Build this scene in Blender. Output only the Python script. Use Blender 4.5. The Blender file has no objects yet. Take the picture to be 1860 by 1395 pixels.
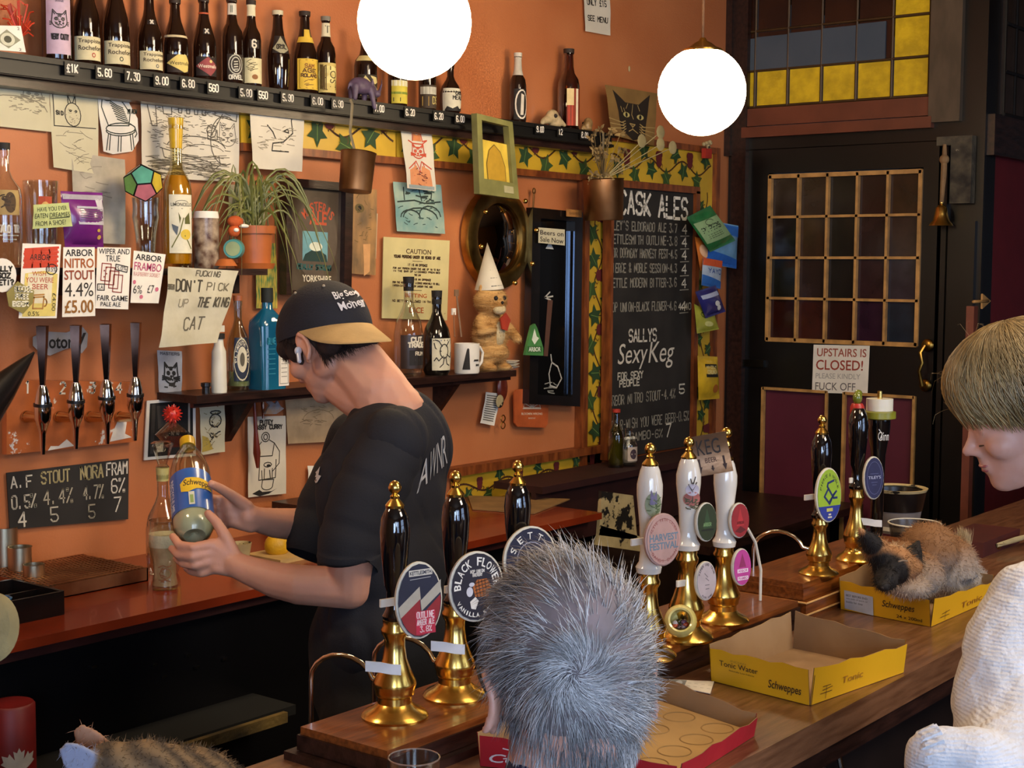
import bpy, bmesh, math, random
import numpy as np
from mathutils import Vector, Matrix, noise
from mathutils.bvhtree import BVHTree
from mathutils.geometry import tessellate_polygon
random.seed(7); np.random.seed(7)
SC = bpy.context.scene
PI = math.pi
# ------------------------------------------------------------------ camera
PHI = math.radians(38.1); PT = math.radians(4.48); RL = math.radians(.38); FPX = 2673.0
FW = Vector((math.cos(PHI)*math.cos(PT), math.sin(PHI)*math.cos(PT), -math.sin(PT)))
_r0 = Vector((math.sin(PHI), -math.cos(PHI), 0)); _u0 = _r0.cross(FW)
RT = _r0*math.cos(RL) + _u0*math.sin(RL); UP = _u0*math.cos(RL) - _r0*math.sin(RL)
CAM = Vector((0, 0, 1.8))
cd = bpy.data.cameras.new('camera'); cam = bpy.data.objects.new('camera', cd); SC.collection.objects.link(cam)
cd.sensor_width = 36; cd.lens = FPX*36/1860; cd.clip_start = .05; cd.clip_end = 60
m = Matrix((RT, UP, -FW)).transposed().to_4x4(); m.translation = CAM; cam.matrix_world = m
SC.camera = cam
def at(u, v, x=None, y=None, z=None, d=None):
    """a point of the room seen at this place of the photograph, on the plane x=, y=, z= or at depth d"""
    r = FW + RT*((u-930)/FPX) + UP*((697.5-v)/FPX)
    t = d if d is not None else (x/r.x if x is not None else (y/r.y if y is not None else (z-1.8)/r.z))
    return CAM + r*t
def depth(p): return (Vector(p)-CAM).dot(FW)
# ------------------------------------------------------------------ light, exposure
w = bpy.data.worlds.new('world'); SC.world = w; w.use_nodes = True
w.node_tree.nodes['Background'].inputs[0].default_value = (.55, .62, .8, 1)
w.node_tree.nodes['Background'].inputs[1].default_value = .02
SC.view_settings.view_transform = 'Standard'; SC.view_settings.look = 'None'
SC.view_settings.gamma = 1; SC.view_settings.use_curve_mapping = False
SC.view_settings.exposure = 0.45
GLOBE_E = 26.0; WIN_E = 55.0
def area(name, loc, look, sx, sy, e, col):
    l = bpy.data.lights.new(name, 'AREA'); l.shape = 'RECTANGLE'; l.size = sx; l.size_y = sy; l.energy = e; l.color = col
    o = bpy.data.objects.new(name, l); SC.collection.objects.link(o); o.location = loc
    o.rotation_euler = (Vector(look)-Vector(loc)).to_track_quat('-Z', 'Y').to_euler(); return o
area('daylight', (-1.0, -2.35, 2.0), (1.6, 1.4, 1.2), 2.2, 1.6, WIN_E, (.62, .78, 1.0))
area('daylight_2', (-2.1, -1.55, 1.8), (1.6, 1.2, 1.3), 1.0, 1.6, WIN_E*.6, (.62, .78, 1.0))
area('fill_light', (2.8, -.6, 3.1), (2.4, 1.5, 1.0), 1.0, 1.0, 48, (1.0, .84, .64))  # added fill to brighten the bar and customers, no fitting overhead
area('fill_light_2', (2.4, .6, 3.1), (2.8, 2.6, 1.2), .8, .8, 8, (1.0, .74, .46))  # second added fill, aimed at the servery, no lamp hangs there
# ------------------------------------------------------------------ materials
def lin(c):
    if isinstance(c, str): c = tuple(int(c[i:i+2], 16) for i in (0, 2, 4))
    return tuple((x/255/12.92 if x/255 <= .04045 else ((x/255+.055)/1.055)**2.4) for x in c)
MC = {}
def mat(name, c, r=.55, m=0.0, var=.12, vs=14, bump=0.0, bs=90, coat=0.0, c2=None, wear=None, ws=5, wt=.62, isl=0.0, emit=0, attr=None, sheen=0, aniso=None):
    if name in MC: return MC[name]
    M = bpy.data.materials.new(name); M.use_nodes = True; nt = M.node_tree; N = nt.nodes; L = nt.links
    b = N['Principled BSDF']; col = (*lin(c), 1)
    b.inputs['Roughness'].default_value = r; b.inputs['Metallic'].default_value = m
    b.inputs['Coat Weight'].default_value = coat; b.inputs['Coat Roughness'].default_value = .06
    if sheen: b.inputs['Sheen Weight'].default_value = sheen
    tc = N.new('ShaderNodeTexCoord')
    mx = N.new('ShaderNodeMix'); mx.data_type = 'RGBA'
    nz = N.new('ShaderNodeTexNoise'); nz.inputs['Scale'].default_value = vs; nz.inputs['Detail'].default_value = 4
    src = tc.outputs['Object']
    if aniso:
        mp = N.new('ShaderNodeMapping'); mp.inputs['Scale'].default_value = aniso; L.new(src, mp.inputs[0]); src = mp.outputs[0]
    L.new(src, nz.inputs['Vector'])
    dark = tuple(x*(1-2*var) for x in col[:3])+(1,) if c2 is None else (*lin(c2), 1)
    lite = tuple(min(1, x*(1+var)) for x in col[:3])+(1,) if c2 is None else col
    rp = N.new('ShaderNodeMapRange'); rp.inputs[1].default_value = .35; rp.inputs[2].default_value = .65
    L.new(nz.outputs[0], rp.inputs[0]); L.new(rp.outputs[0], mx.inputs[0])
    mx.inputs[6].default_value = dark; mx.inputs[7].default_value = lite
    out = mx.outputs[2]
    if attr:
        at_ = N.new('ShaderNodeAttribute'); at_.attribute_name = attr; out = at_.outputs[0]
    if isl:
        g = N.new('ShaderNodeNewGeometry'); mr = N.new('ShaderNodeMapRange'); mr.inputs[3].default_value = 1-isl; mr.inputs[4].default_value = 1+isl
        L.new(g.outputs['Random Per Island'], mr.inputs[0]); sc = N.new('ShaderNodeVectorMath'); sc.operation = 'SCALE'
        L.new(out, sc.inputs[0]); L.new(mr.outputs[0], sc.inputs[3]); out = sc.outputs[0]
    if wear:
        n2 = N.new('ShaderNodeTexNoise'); n2.inputs['Scale'].default_value = ws; n2.inputs['Detail'].default_value = 8; n2.inputs['Roughness'].default_value = .65
        L.new(tc.outputs['Object'], n2.inputs['Vector'])
        r2 = N.new('ShaderNodeMapRange'); r2.inputs[1].default_value = wt; r2.inputs[2].default_value = wt+.02; L.new(n2.outputs[0], r2.inputs[0])
        m2 = N.new('ShaderNodeMix'); m2.data_type = 'RGBA'; L.new(r2.outputs[0], m2.inputs[0]); L.new(out, m2.inputs[6]); m2.inputs[7].default_value = (*lin(wear), 1); out = m2.outputs[2]
    L.new(out, b.inputs['Base Color'])
    if bump:
        n3 = N.new('ShaderNodeTexNoise'); n3.inputs['Scale'].default_value = bs; n3.inputs['Detail'].default_value = 5; L.new(src, n3.inputs['Vector'])
        bp = N.new('ShaderNodeBump'); bp.inputs['Strength'].default_value = bump; bp.inputs['Distance'].default_value = .004
        L.new(n3.outputs[0], bp.inputs['Height']); L.new(bp.outputs[0], b.inputs['Normal'])
    if emit:
        b.inputs['Emission Color'].default_value = col; b.inputs['Emission Strength'].default_value = emit
    MC[name] = M; return M
def glass(name, tint=(.93, .95, .93), r=.03, gl=1.0):
    if name in MC: return MC[name]
    M = bpy.data.materials.new(name); M.use_nodes = True; nt = M.node_tree; N = nt.nodes; L = nt.links
    N.remove(N['Principled BSDF']); o = N['Material Output']
    t = N.new('ShaderNodeBsdfTransparent'); g = N.new('ShaderNodeBsdfGlossy'); g.inputs['Roughness'].default_value = r
    nz = N.new('ShaderNodeTexNoise'); nz.inputs['Scale'].default_value = 9; mx = N.new('ShaderNodeMix'); mx.data_type = 'RGBA'
    L.new(nz.outputs[0], mx.inputs[0]); mx.inputs[6].default_value = (*tint, 1); mx.inputs[7].default_value = (*[x*.9 for x in tint], 1); L.new(mx.outputs[2], t.inputs[0])
    lw = N.new('ShaderNodeLayerWeight'); lw.inputs[0].default_value = .42; mr = N.new('ShaderNodeMapRange')
    mr.inputs[3].default_value = .05*gl; mr.inputs[4].default_value = .75*gl
    s = N.new('ShaderNodeMixShader'); L.new(lw.outputs['Facing'], mr.inputs[0]); L.new(mr.outputs[0], s.inputs[0]); L.new(t.outputs[0], s.inputs[1]); L.new(g.outputs[0], s.inputs[2]); L.new(s.outputs[0], o.inputs[0])
    MC[name] = M; return M
# ------------------------------------------------------------------ mesh builder (everything in world coordinates)
class MB:
    def __init__(s, xf=None): s.v = []; s.f = []; s.mi = []; s.sm = []; s.cur = 0; s.xf = xf; s.smooth = True
    def add(s, vs, fs, xf=None):
        n = len(s.v)
        for p in vs:
            p = Vector(p)
            if xf is not None: p = xf @ p
            if s.xf is not None: p = s.xf @ p
            s.v.append(p)
        for f in fs: s.f.append(tuple(i+n for i in f)); s.mi.append(s.cur); s.sm.append(s.smooth)
        return s
    def box(s, c, d, rz=0, xf=None):
        x, y, z = [k/2 for k in d]; M = Matrix.Translation(Vector(c)) @ Matrix.Rotation(rz, 4, 'Z')
        if xf is not None: M = xf @ M
        vs = [(a*x, b*y, e*z) for a in (-1, 1) for b in (-1, 1) for e in (-1, 1)]
        fs = [(0, 1, 3, 2), (4, 6, 7, 5), (0, 4, 5, 1), (2, 3, 7, 6), (0, 2, 6, 4), (1, 5, 7, 3)]
        k = s.smooth; s.smooth = False; s.add(vs, fs, M); s.smooth = k; return s
    def bb(s, a, b):
        return s.box([(a[i]+b[i])/2 for i in range(3)], [abs(b[i]-a[i]) for i in range(3)])
    def lathe(s, prof, base=(0, 0, 0), seg=20, xf=None, close=True, sc=(1, 1)):
        M = Matrix.Translation(Vector(base)); M = M if xf is None else xf @ M
        vs = []; fs = []
        for r, z in prof:
            for i in range(seg):
                a = 2*PI*i/seg; vs.append((r*math.cos(a)*sc[0], r*math.sin(a)*sc[1], z))
        for j in range(len(prof)-1):
            for i in range(seg):
                k = (i+1) % seg; fs.append((j*seg+i, j*seg+k, (j+1)*seg+k, (j+1)*seg+i))
        if close:
            if prof[0][0] > 1e-5: fs.append(tuple(range(seg))[::-1])
            if prof[-1][0] > 1e-5: fs.append(tuple((len(prof)-1)*seg+i for i in range(seg)))
        return s.add(vs, fs, M)
    def tube(s, pts, rad, seg=8, closed=False, cap=True, flat=1.0):
        pts = [Vector(p) for p in pts]; n = len(pts)
        if not isinstance(rad, (list, tuple)): rad = [rad]*n
        vs = []; fs = []; ref = None
        for i, p in enumerate(pts):
            if closed: t = pts[(i+1) % n]-pts[i-1]
            else: t = pts[min(i+1, n-1)]-pts[max(i-1, 0)]
            if t.length < 1e-9: t = Vector((0, 0, 1))
            t.normalize()
            if ref is None: ref = Vector((0, 0, 1)) if abs(t.z) < .9 else Vector((1, 0, 0))
            a = (ref-t*ref.dot(t)).normalized(); b = t.cross(a); ref = a
            for k in range(seg):
                q = 2*PI*k/seg; vs.append(p+a*(math.cos(q)*rad[i])+b*(math.sin(q)*rad[i]*flat))
        for j in range(n if closed else n-1):
            for k in range(seg):
                l = (k+1) % seg; j2 = (j+1) % n; fs.append((j*seg+k, j*seg+l, j2*seg+l, j2*seg+k))
        if cap and not closed: fs.append(tuple(range(seg))[::-1]); fs.append(tuple((n-1)*seg+k for k in range(seg)))
        return s.add(vs, fs)
    def ell(s, c, r, M3=None, seg=14, rings=9):
        if not isinstance(r, (tuple, list)): r = (r, r, r)
        M = Matrix.Translation(Vector(c)) @ (M3.to_4x4() if M3 is not None else Matrix())
        vs = [(0, 0, -r[2])]; fs = []
        for j in range(1, rings):
            b = -PI/2+PI*j/rings
            for i in range(seg): a = 2*PI*i/seg; vs.append((r[0]*math.cos(a)*math.cos(b), r[1]*math.sin(a)*math.cos(b), r[2]*math.sin(b)))
        vs.append((0, 0, r[2])); T = len(vs)-1
        for i in range(seg):
            k = (i+1) % seg; fs.append((0, 1+k, 1+i)); fs.append((T, T-seg+i, T-seg+k))
            for j in range(rings-2): o = 1+j*seg; fs.append((o+i, o+k, o+seg+k, o+seg+i))
        return s.add(vs, fs, M)
    def grid(s, F, nx, ny, th=0.0, nrm=None):
        """F(s,t) -> point; a sheet, or a slab when th>0 (back side offset by nrm*th)"""
        vs = [F(i/nx, j/ny) for j in range(ny+1) for i in range(nx+1)]; W = nx+1
        fs = [(j*W+i, j*W+i+1, (j+1)*W+i+1, (j+1)*W+i) for j in range(ny) for i in range(nx)]
        if th:
            n = Vector(nrm); K = len(vs); vs += [Vector(p)-n*th for p in vs]
            fs += [tuple(K+i for i in f[::-1]) for f in fs]
            rim = [i for i in range(W)]+[j*W+nx for j in range(1, ny+1)]+[ny*W+i for i in range(nx-1, -1, -1)]+[j*W for j in range(ny-1, 0, -1)]
            for a, b in zip(rim, rim[1:]+rim[:1]): fs.append((a, a+K, b+K, b))
        return s.add(vs, fs)
    def prism(s, poly, d, xf=None):
        """closed polygon of 3-D points swept by vector d"""
        n = len(poly); vs = [Vector(p) for p in poly]+[Vector(p)+Vector(d) for p in poly]
        fs = [tuple(range(n))[::-1], tuple(range(n, 2*n))]+[(i, (i+1) % n, n+(i+1) % n, n+i) for i in range(n)]
        k = s.smooth; s.smooth = False; s.add(vs, fs, xf); s.smooth = k; return s
    def obj(s, name, mt, parent=None, kind=None, label=None, loc=None, fix=True):
        me = bpy.data.meshes.new(name)
        if loc is None:
            if parent is not None: loc = parent['_w']
            else:
                a = np.array([tuple(p) for p in s.v]); lo = a.min(0); hi = a.max(0); loc = ((lo[0]+hi[0])/2, (lo[1]+hi[1])/2, lo[2])
        loc = Vector(loc)
        me.from_pydata([tuple(p-loc) for p in s.v], [], s.f)
        mts = mt if isinstance(mt, (list, tuple)) else [mt]
        for q in mts: me.materials.append(q)
        me.polygons.foreach_set('material_index', s.mi); me.polygons.foreach_set('use_smooth', s.sm)
        if fix:
            bm = bmesh.new(); bm.from_mesh(me); bmesh.ops.recalc_face_normals(bm, faces=bm.faces)
            for e in bm.edges:
                if len(e.link_faces) == 2 and e.calc_face_angle(0) > .7: e.smooth = False
            bm.to_mesh(me); bm.free()
        me.update()
        return link(name, me, loc, parent, kind, label)
def link(name, me, loc, parent=None, kind=None, label=None):
    o = bpy.data.objects.new(name, me); SC.collection.objects.link(o); loc = Vector(loc)
    if parent is not None:
        o.parent = parent; o.location = loc-Vector(parent['_w'])
    else: o.location = loc
    o['_w'] = tuple(loc)
    if kind: o['kind'] = kind
    if label: o['label'] = label
    return o
def T(name, label, cat, loc, group=None):
    o = bpy.data.objects.new(name, None); SC.collection.objects.link(o); o.empty_display_size = .02
    o.location = loc; o['_w'] = tuple(loc); return tag(o, label, cat, group)
def tag(o, label, cat, group=None, kind=None):
    o['label'] = label; o['category'] = cat
    if group: o['group'] = group
    if kind: o['kind'] = kind
    return o
# ------------------------------------------------------------------ surfaces that art is laid on
class QM:
    """a hung sheet: four corners TL,TR,BR,BL in the world, bulge and curl in metres"""
    def __init__(s, c, bulge=0.0, wave=0.0, out=None, seed=0):
        s.c = [Vector(p) for p in c]; tl, tr, br, bl = s.c
        s.n = (tr-tl).cross(tl-bl).normalized()
        if s.n.dot(CAM-tl) < 0: s.n = -s.n
        s.b = bulge; s.w = wave; s.ph = seed*1.7; s.W = ((tr-tl).length+(br-bl).length)/2; s.H = ((tl-bl).length+(tr-br).length)/2
    def __call__(s, a, t, o=0.0):
        tl, tr, br, bl = s.c
        p = (bl*(1-a)+br*a)*(1-t)+(tl*(1-a)+tr*a)*t
        h = s.b*math.sin(PI*min(1, max(0, t)))*.6 + s.b*(1-t)**3 + s.w*math.sin(a*7+s.ph+t*3)*(.3+.7*(1-t))+s.w*.5*math.sin(t*11+s.ph*2+a*2)
        return p+s.n*(abs(s.w)*1.5+h+o)
class CM:
    """wraps round a lathe: radius r(t) between z0 and z1, centred on azimuth az"""
    def __init__(s, base, az, ha, z0, z1, r, r1=None, xf=None):
        s.B = Vector(base); s.az = az; s.ha = ha; s.z0 = z0; s.z1 = z1; s.r = r; s.r1 = r if r1 is None else r1; s.xf = xf
        s.W = 2*ha*(r if not callable(r) else r(.5)); s.H = abs(z1-z0)
    def __call__(s, a, t, o=0.0):
        g = s.az+(a-.5)*2*s.ha; r = (s.r+(s.r1-s.r)*t if not callable(s.r) else s.r(t))+o
        p = s.B+Vector((r*math.cos(g), r*math.sin(g), s.z0+(s.z1-s.z0)*t))
        return s.xf @ p if s.xf is not None else p
class PM:
    """art that follows a finished mesh: four photograph corners thrown onto the mesh's surface"""
    def __init__(s, c, bvh, W, H): s.c = c; s.bvh = bvh; s.W = W; s.H = H
    def __call__(s, a, t, o=0.0):
        tl, tr, br, bl = s.c
        u = (bl[0]*(1-a)+br[0]*a)*(1-t)+(tl[0]*(1-a)+tr[0]*a)*t; v = (bl[1]*(1-a)+br[1]*a)*(1-t)+(tl[1]*(1-a)+tr[1]*a)*t
        d = (at(u, v, d=1)-CAM).normalized(); h = s.bvh.ray_cast(CAM, d)
        if h[0] is None:
            n = s.bvh.find_nearest(at(u, v, d=3)); return n[0]+n[1]*o
        nn = h[1] if h[1].dot(d) < 0 else -h[1]
        return h[0]+nn*(.0015+o)
GL = {'A': "002640 1232", 'B': "00063645443303 3342413000", 'C': "45361605011030 3041", 'D': "00062645412000", 'E': "46060040 0333", 'F': "460600 0333",
'G': "453616050110304143 4323", 'H': "0600 4640 0343", 'I': "1610", 'J': "4641301001", 'K': "0600 460240 1340", 'L': "060040", 'M': "0006234640", 'N': "00064046",
'O': "160501103041453616", 'P': "00063645443303", 'Q': "160501103041453616 2240", 'R': "00063645443303 2340", 'S': "45361605041333424130 301001", 'T': "0646 2620",
'U': "060110304146", 'V': "062046", 'W': "0610243046", 'X': "0640 4600", 'Y': "062346 2320", 'Z': "06460040",
'0': "160501103041453616", '1': "152620", '2': "051636454400 0040", '3': "0646243342413010 1001", '4': "303602 0242", '5': "4606033342413010 1001", '6': "4536160501103041423303",
'7': "064610", '8': "130405163645443313020110304142 4233", '9': "01103041453616050413 1343", '.': "1011", ',': "2110", '%': "4600 0616150506 4041313040", '£': "453626152000 0040 0333",
'!': "2622 2021", '?': "0516364544 4423 2322 2021", '-': "1333", "'": "2625", '&': "400516263501102042", '/': "4600", '(': "26150120", ')': "16350110", ':': "1112 1415", '>': "0343 4334 4332"}
def glyph(ch):
    out = []
    g = GL.get(ch.upper())
    if not g: return out
    for run in g.split(' '):
        pts = [(int(run[i])/4, int(run[i+1])/6) for i in range(0, len(run)-1, 2)]
        if len(pts) > 1: out.append(pts)
    return out
def words(txt, s0, t0, s1, t1, jit=.03, rnd=None):
    """single-stroke handwriting fitted into a box"""
    rnd = rnd or random.Random(len(txt)*7+ord(txt[0])); n = len(txt); cw = (s1-s0)/n; out = []
    for i, ch in enumerate(txt):
        dy = rnd.uniform(-jit, jit)*(t1-t0); k = 1+rnd.uniform(-jit, jit)
        for st in glyph(ch):
            out.append([(s0+cw*(i+.12+.74*x), t0+dy+(t1-t0)*y*k) for x, y in st])
    return out
FC = {}
def bfont(txt, bold=0.0, shear=0.0):
    k = (txt, bold, shear)
    if k not in FC:
        c = bpy.data.curves.new('f', 'FONT'); c.body = txt; c.offset = bold; c.shear = shear; c.resolution_u = 3
        o = bpy.data.objects.new('f', c); me = bpy.data.meshes.new_from_object(o)
        V = [tuple(v.co)[:2] for v in me.vertices]; F_ = [tuple(p.vertices) for p in me.polygons]
        bpy.data.objects.remove(o); bpy.data.curves.remove(c); bpy.data.meshes.remove(me)
        xs = [a[0] for a in V]; ys = [a[1] for a in V]; x0, x1, y0, y1 = min(xs), max(xs), min(ys), max(ys)
        FC[k] = ([((a-x0)/(x1-x0), (b-y0)/(y1-y0)) for a, b in V], F_)
    return FC[k]
INK = {}
def ink(c, metal=0, rough=.7):
    return mat('ink_'+c+('m' if metal else ''), c, r=rough if not metal else .3, m=metal, var=.05, vs=40)
def art(parent, M, items, name='drawing', off=.0008, bev=0):
    """flat print: t=hand lettering, f=type, l=strokes, e=ellipse, r=rectangle, p=polygon, a=type on an arc"""
    mb = MB(); mb.smooth = False; cols = []; off0 = off
    def setc(c):
        if c not in cols: cols.append(c)
        mb.cur = cols.index(c)
    def strokes(pl, w, o):
        for st in pl:
            for (a, b), (c, d) in zip(st[:-1], st[1:]):
                L = math.hypot((c-a)*M.W, (d-b)*M.H); n = max(1, min(6, int(L/.02)))
                for i in range(n):
                    p0 = M(a+(c-a)*i/n, b+(d-b)*i/n, o); p1 = M(a+(c-a)*(i+1)/n, b+(d-b)*(i+1)/n, o)
                    t = p1-p0
                    if t.length < 1e-6: continue
                    q = M(a+(c-a)*i/n+.01, b+(d-b)*i/n, o)-p0; q2 = M(a+(c-a)*i/n, b+(d-b)*i/n+.01, o)-p0
                    nn = q.cross(q2)
                    if nn.length < 1e-12: continue
                    nn.normalize(); t.normalize(); pr = nn.cross(t)*(w/2); e = t*(w*.3)
                    mb.add([p0-e-pr, p1+e-pr, p1+e+pr, p0-e+pr], [(0, 1, 2, 3)])
    for it in items:
        k = it[0]; off += .00006
        if k == 't': _, tx, s0, t0, s1, t1, c, wd = it[:8]; setc(c); strokes(words(tx, s0, t0, s1, t1), wd, off)
        elif k == 'l': _, pl, c, wd = it; setc(c); strokes(pl, wd, off)
        elif k == 'f':
            _, tx, s0, t0, s1, t1, c = it[:7]; bold = it[7] if len(it) > 7 else 0; sh = it[8] if len(it) > 8 else 0; rot = it[9] if len(it) > 9 else 0
            setc(c); V, F_ = bfont(tx, bold, sh)
            if rot: f = lambda x, y: (s0+(s1-s0)*y, t1-(t1-t0)*x) if rot > 0 else (s1-(s1-s0)*y, t0+(t1-t0)*x)
            else: f = lambda x, y: (s0+(s1-s0)*x, t0+(t1-t0)*y)
            mb.add([M(*f(x, y), off) for x, y in V], F_)
        elif k == 'a':   # type along an arc: text, centre s,t, radii rs,rt, middle angle, span, height, colour, inward
            _, tx, cs, ct, rs, rt, mid, span, hh, c, bold, dn = it; setc(c); n = len(tx)
            for i, ch in enumerate(tx):
                if ch == ' ': continue
                V, F_ = bfont(ch, bold); sg = 1 if dn else -1
                aw = span/n*.84
                if ch in 'I1.\'': aw *= .4
                g0 = mid+sg*((i+.5)/n-.5)*span
                pts = []
                for x, y in V:
                    g = g0+sg*(x-.5)*aw; q = 1+(y-.5)*hh*(-1 if dn else 1); pts.append(M(cs+rs*q*math.cos(g), ct+rt*q*math.sin(g), off))
                mb.add(pts, F_)
        elif k == 'e':
            _, cs, ct, rs, rt, c = it[:6]; setc(c); n = 20; R = max(1, int(rs*M.W/.015))
            vs = [M(cs, ct, off)]; fs = []
            for j in range(1, R+1):
                for i in range(n): g = 2*PI*i/n; vs.append(M(cs+rs*j/R*math.cos(g), ct+rt*j/R*math.sin(g), off))
            for i in range(n):
                fs.append((0, 1+i, 1+(i+1) % n))
                for j in range(R-1): o = 1+j*n; fs.append((o+i, o+(i+1) % n, o+n+(i+1) % n, o+n+i))
            mb.add(vs, fs)
        elif k == 'r':
            _, s0, t0, s1, t1, c = it; setc(c); nx = max(1, min(12, int((s1-s0)*M.W/.012))); ny = max(1, min(12, int((t1-t0)*M.H/.03)))
            mb.grid(lambda a, b: M(s0+(s1-s0)*a, t0+(t1-t0)*b, off), nx, ny)
        elif k == 'p':
            _, pts, c = it; setc(c); lim = 1e9 if (type(M) is QM or not isinstance(M, (QM, CM, PM))) and getattr(M, 'b', 0) == 0 and getattr(M, 'w', 0) == 0 else (.02 if type(M) is QM else .007)
            tri = tessellate_polygon([[Vector((a, b, 0)) for a, b in pts]]); st = [(pts[i], pts[j], pts[l]) for i, j, l in tri]
            while st:
                A = st.pop(); e = [math.hypot((A[i][0]-A[(i+1) % 3][0])*M.W, (A[i][1]-A[(i+1) % 3][1])*M.H) for i in range(3)]; k_ = e.index(max(e))
                if e[k_] > lim:
                    p_, q_, r_ = A[k_], A[(k_+1) % 3], A[(k_+2) % 3]; m_ = ((p_[0]+q_[0])/2, (p_[1]+q_[1])/2); st += [(p_, m_, r_), (m_, q_, r_)]
                else: mb.add([M(a, b, off) for a, b in A], [(0, 1, 2)])
    if not mb.v: return None
    for p in mb.v: pass
    return mb.obj(name, [ink(c) if isinstance(c, str) else c for c in cols], parent, fix=False)
def arc(cx, cy, rx, ry, a0, a1, n=8): return [(cx+rx*math.cos(math.radians(a0+(a1-a0)*i/n)), cy+ry*math.sin(math.radians(a0+(a1-a0)*i/n))) for i in range(n+1)]
def scrib(s0, t0, s1, t1, n, rnd, dx=.3):
    out = []
    for i in range(n):
        x = rnd.uniform(s0, s1-dx*(s1-s0)); y = rnd.uniform(t0, t1); L = rnd.uniform(.3, 1)*dx*(s1-s0)
        k = rnd.uniform(-.5, .5)*(t1-t0)*dx; out.append([(x, y), (x+L*.5, y+k*.7), (x+L, y+k)])
    return out
def catface(cx, cy, rx, ry):
    o = [arc(cx, cy, rx, ry*.85, 200, 340), arc(cx, cy, rx, ry*.85, 160, 200, 3), arc(cx, cy, rx, ry*.85, -20, 20, 3),
         [(cx-rx*.95, cy+ry*.3), (cx-rx*.85, cy+ry*1.25), (cx-rx*.35, cy+ry*.75), (cx+rx*.35, cy+ry*.75), (cx+rx*.85, cy+ry*1.25), (cx+rx*.95, cy+ry*.3)],
         [(cx, cy-ry*.2), (cx, cy-ry*.4), (cx-rx*.25, cy-ry*.5)], [(cx, cy-ry*.4), (cx+rx*.25, cy-ry*.5)], [(cx-rx*.12, cy-ry*.1), (cx+rx*.12, cy-ry*.1), (cx, cy-ry*.22), (cx-rx*.12, cy-ry*.1)]]
    for sx in (-1, 1):
        o.append(arc(cx+sx*rx*.42, cy+ry*.2, rx*.2, ry*.16, 0, 360)); o.append([(cx+sx*rx*.42, cy+ry*.32), (cx+sx*rx*.42, cy+ry*.08)])
        for k in (-.12, 0, .12): o.append([(cx+sx*rx*.35, cy-ry*(.3+k*.3)), (cx+sx*rx*1.25, cy-ry*(.3+k*1.6))])
        o.append([(cx+sx*rx*.8, cy+ry*1.0), (cx+sx*rx*.6, cy+ry*.72)])
    for k in (-.2, 0, .2): o.append([(cx+rx*k, cy+ry*.8), (cx+rx*k*.7, cy+ry*.5)])
    return o
def sheet(name, label, cat, cs, mt, y=3.292, x=None, bulge=.006, wave=.0015, items=(), group=None, part='drawing', th=.0006, nx=8, ny=10, seed=0, pts=None):
    """a hung sheet of paper or card, corners given as photograph pixels on the wall plane"""
    q = pts or [at(u, v, y=y) if x is None else at(u, v, x=x) for u, v in cs]
    M = QM(q, bulge, wave, seed=seed); mb = MB(); mb.grid(lambda a, b: M(a, b), nx, ny, th, M.n)
    o = mb.obj(name, mt, None); tag(o, label, cat, group)
    if items: art(o, M, items, part)
    return o, M
# ------------------------------------------------------------------ organic bodies: tapered limbs merged into one surface
class Blob:
    def __init__(s): s.mb = MB(); 
    def e(s, c, r, M3=None): s.mb.ell(c, r, M3, 16, 12); return s
    def c(s, p0, r0, p1, r1):
        p0 = Vector(p0); p1 = Vector(p1); d = p1-p0
        s.mb.ell(p0, r0, None, 14, 9); s.mb.ell(p1, r1, None, 14, 9)
        if d.length > 1e-5: s.mb.tube([p0, p1], [r0, r1], 14)
        return s
    def ch(s, pr):
        for (a, ra), (b, rb) in zip(pr[:-1], pr[1:]): s.c(a, ra, b, rb)
        return s
    def mesh(s, name, voxel=.005, it=6, fac=.5):
        me = bpy.data.meshes.new('t'); me.from_pydata([tuple(p) for p in s.mb.v], [], s.mb.f)
        o = bpy.data.objects.new('t', me); SC.collection.objects.link(o)
        r = o.modifiers.new('r', 'REMESH'); r.mode = 'VOXEL'; r.voxel_size = voxel
        if it: k = o.modifiers.new('s', 'SMOOTH'); k.factor = fac; k.iterations = it
        dg = bpy.context.evaluated_depsgraph_get(); out = bpy.data.meshes.new_from_object(o.evaluated_get(dg))
        out.name = name; bpy.data.objects.remove(o); bpy.data.meshes.remove(me)
        out.polygons.foreach_set('use_smooth', [True]*len(out.polygons)); return out
def put(me, name, mt, parent, kind=None, label=None):
    """link a world-coordinate mesh under its thing"""
    w = Vector(parent['_w']); me.transform(Matrix.Translation(-w)); me.materials.clear()
    for q in (mt if isinstance(mt, list) else [mt]): me.materials.append(q)
    me.name = name
    return link(name, me, w, parent, kind, label)
def bvh_of(me): return BVHTree.FromPolygons([v.co.copy() for v in me.vertices], [tuple(p.vertices) for p in me.polygons])
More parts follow.
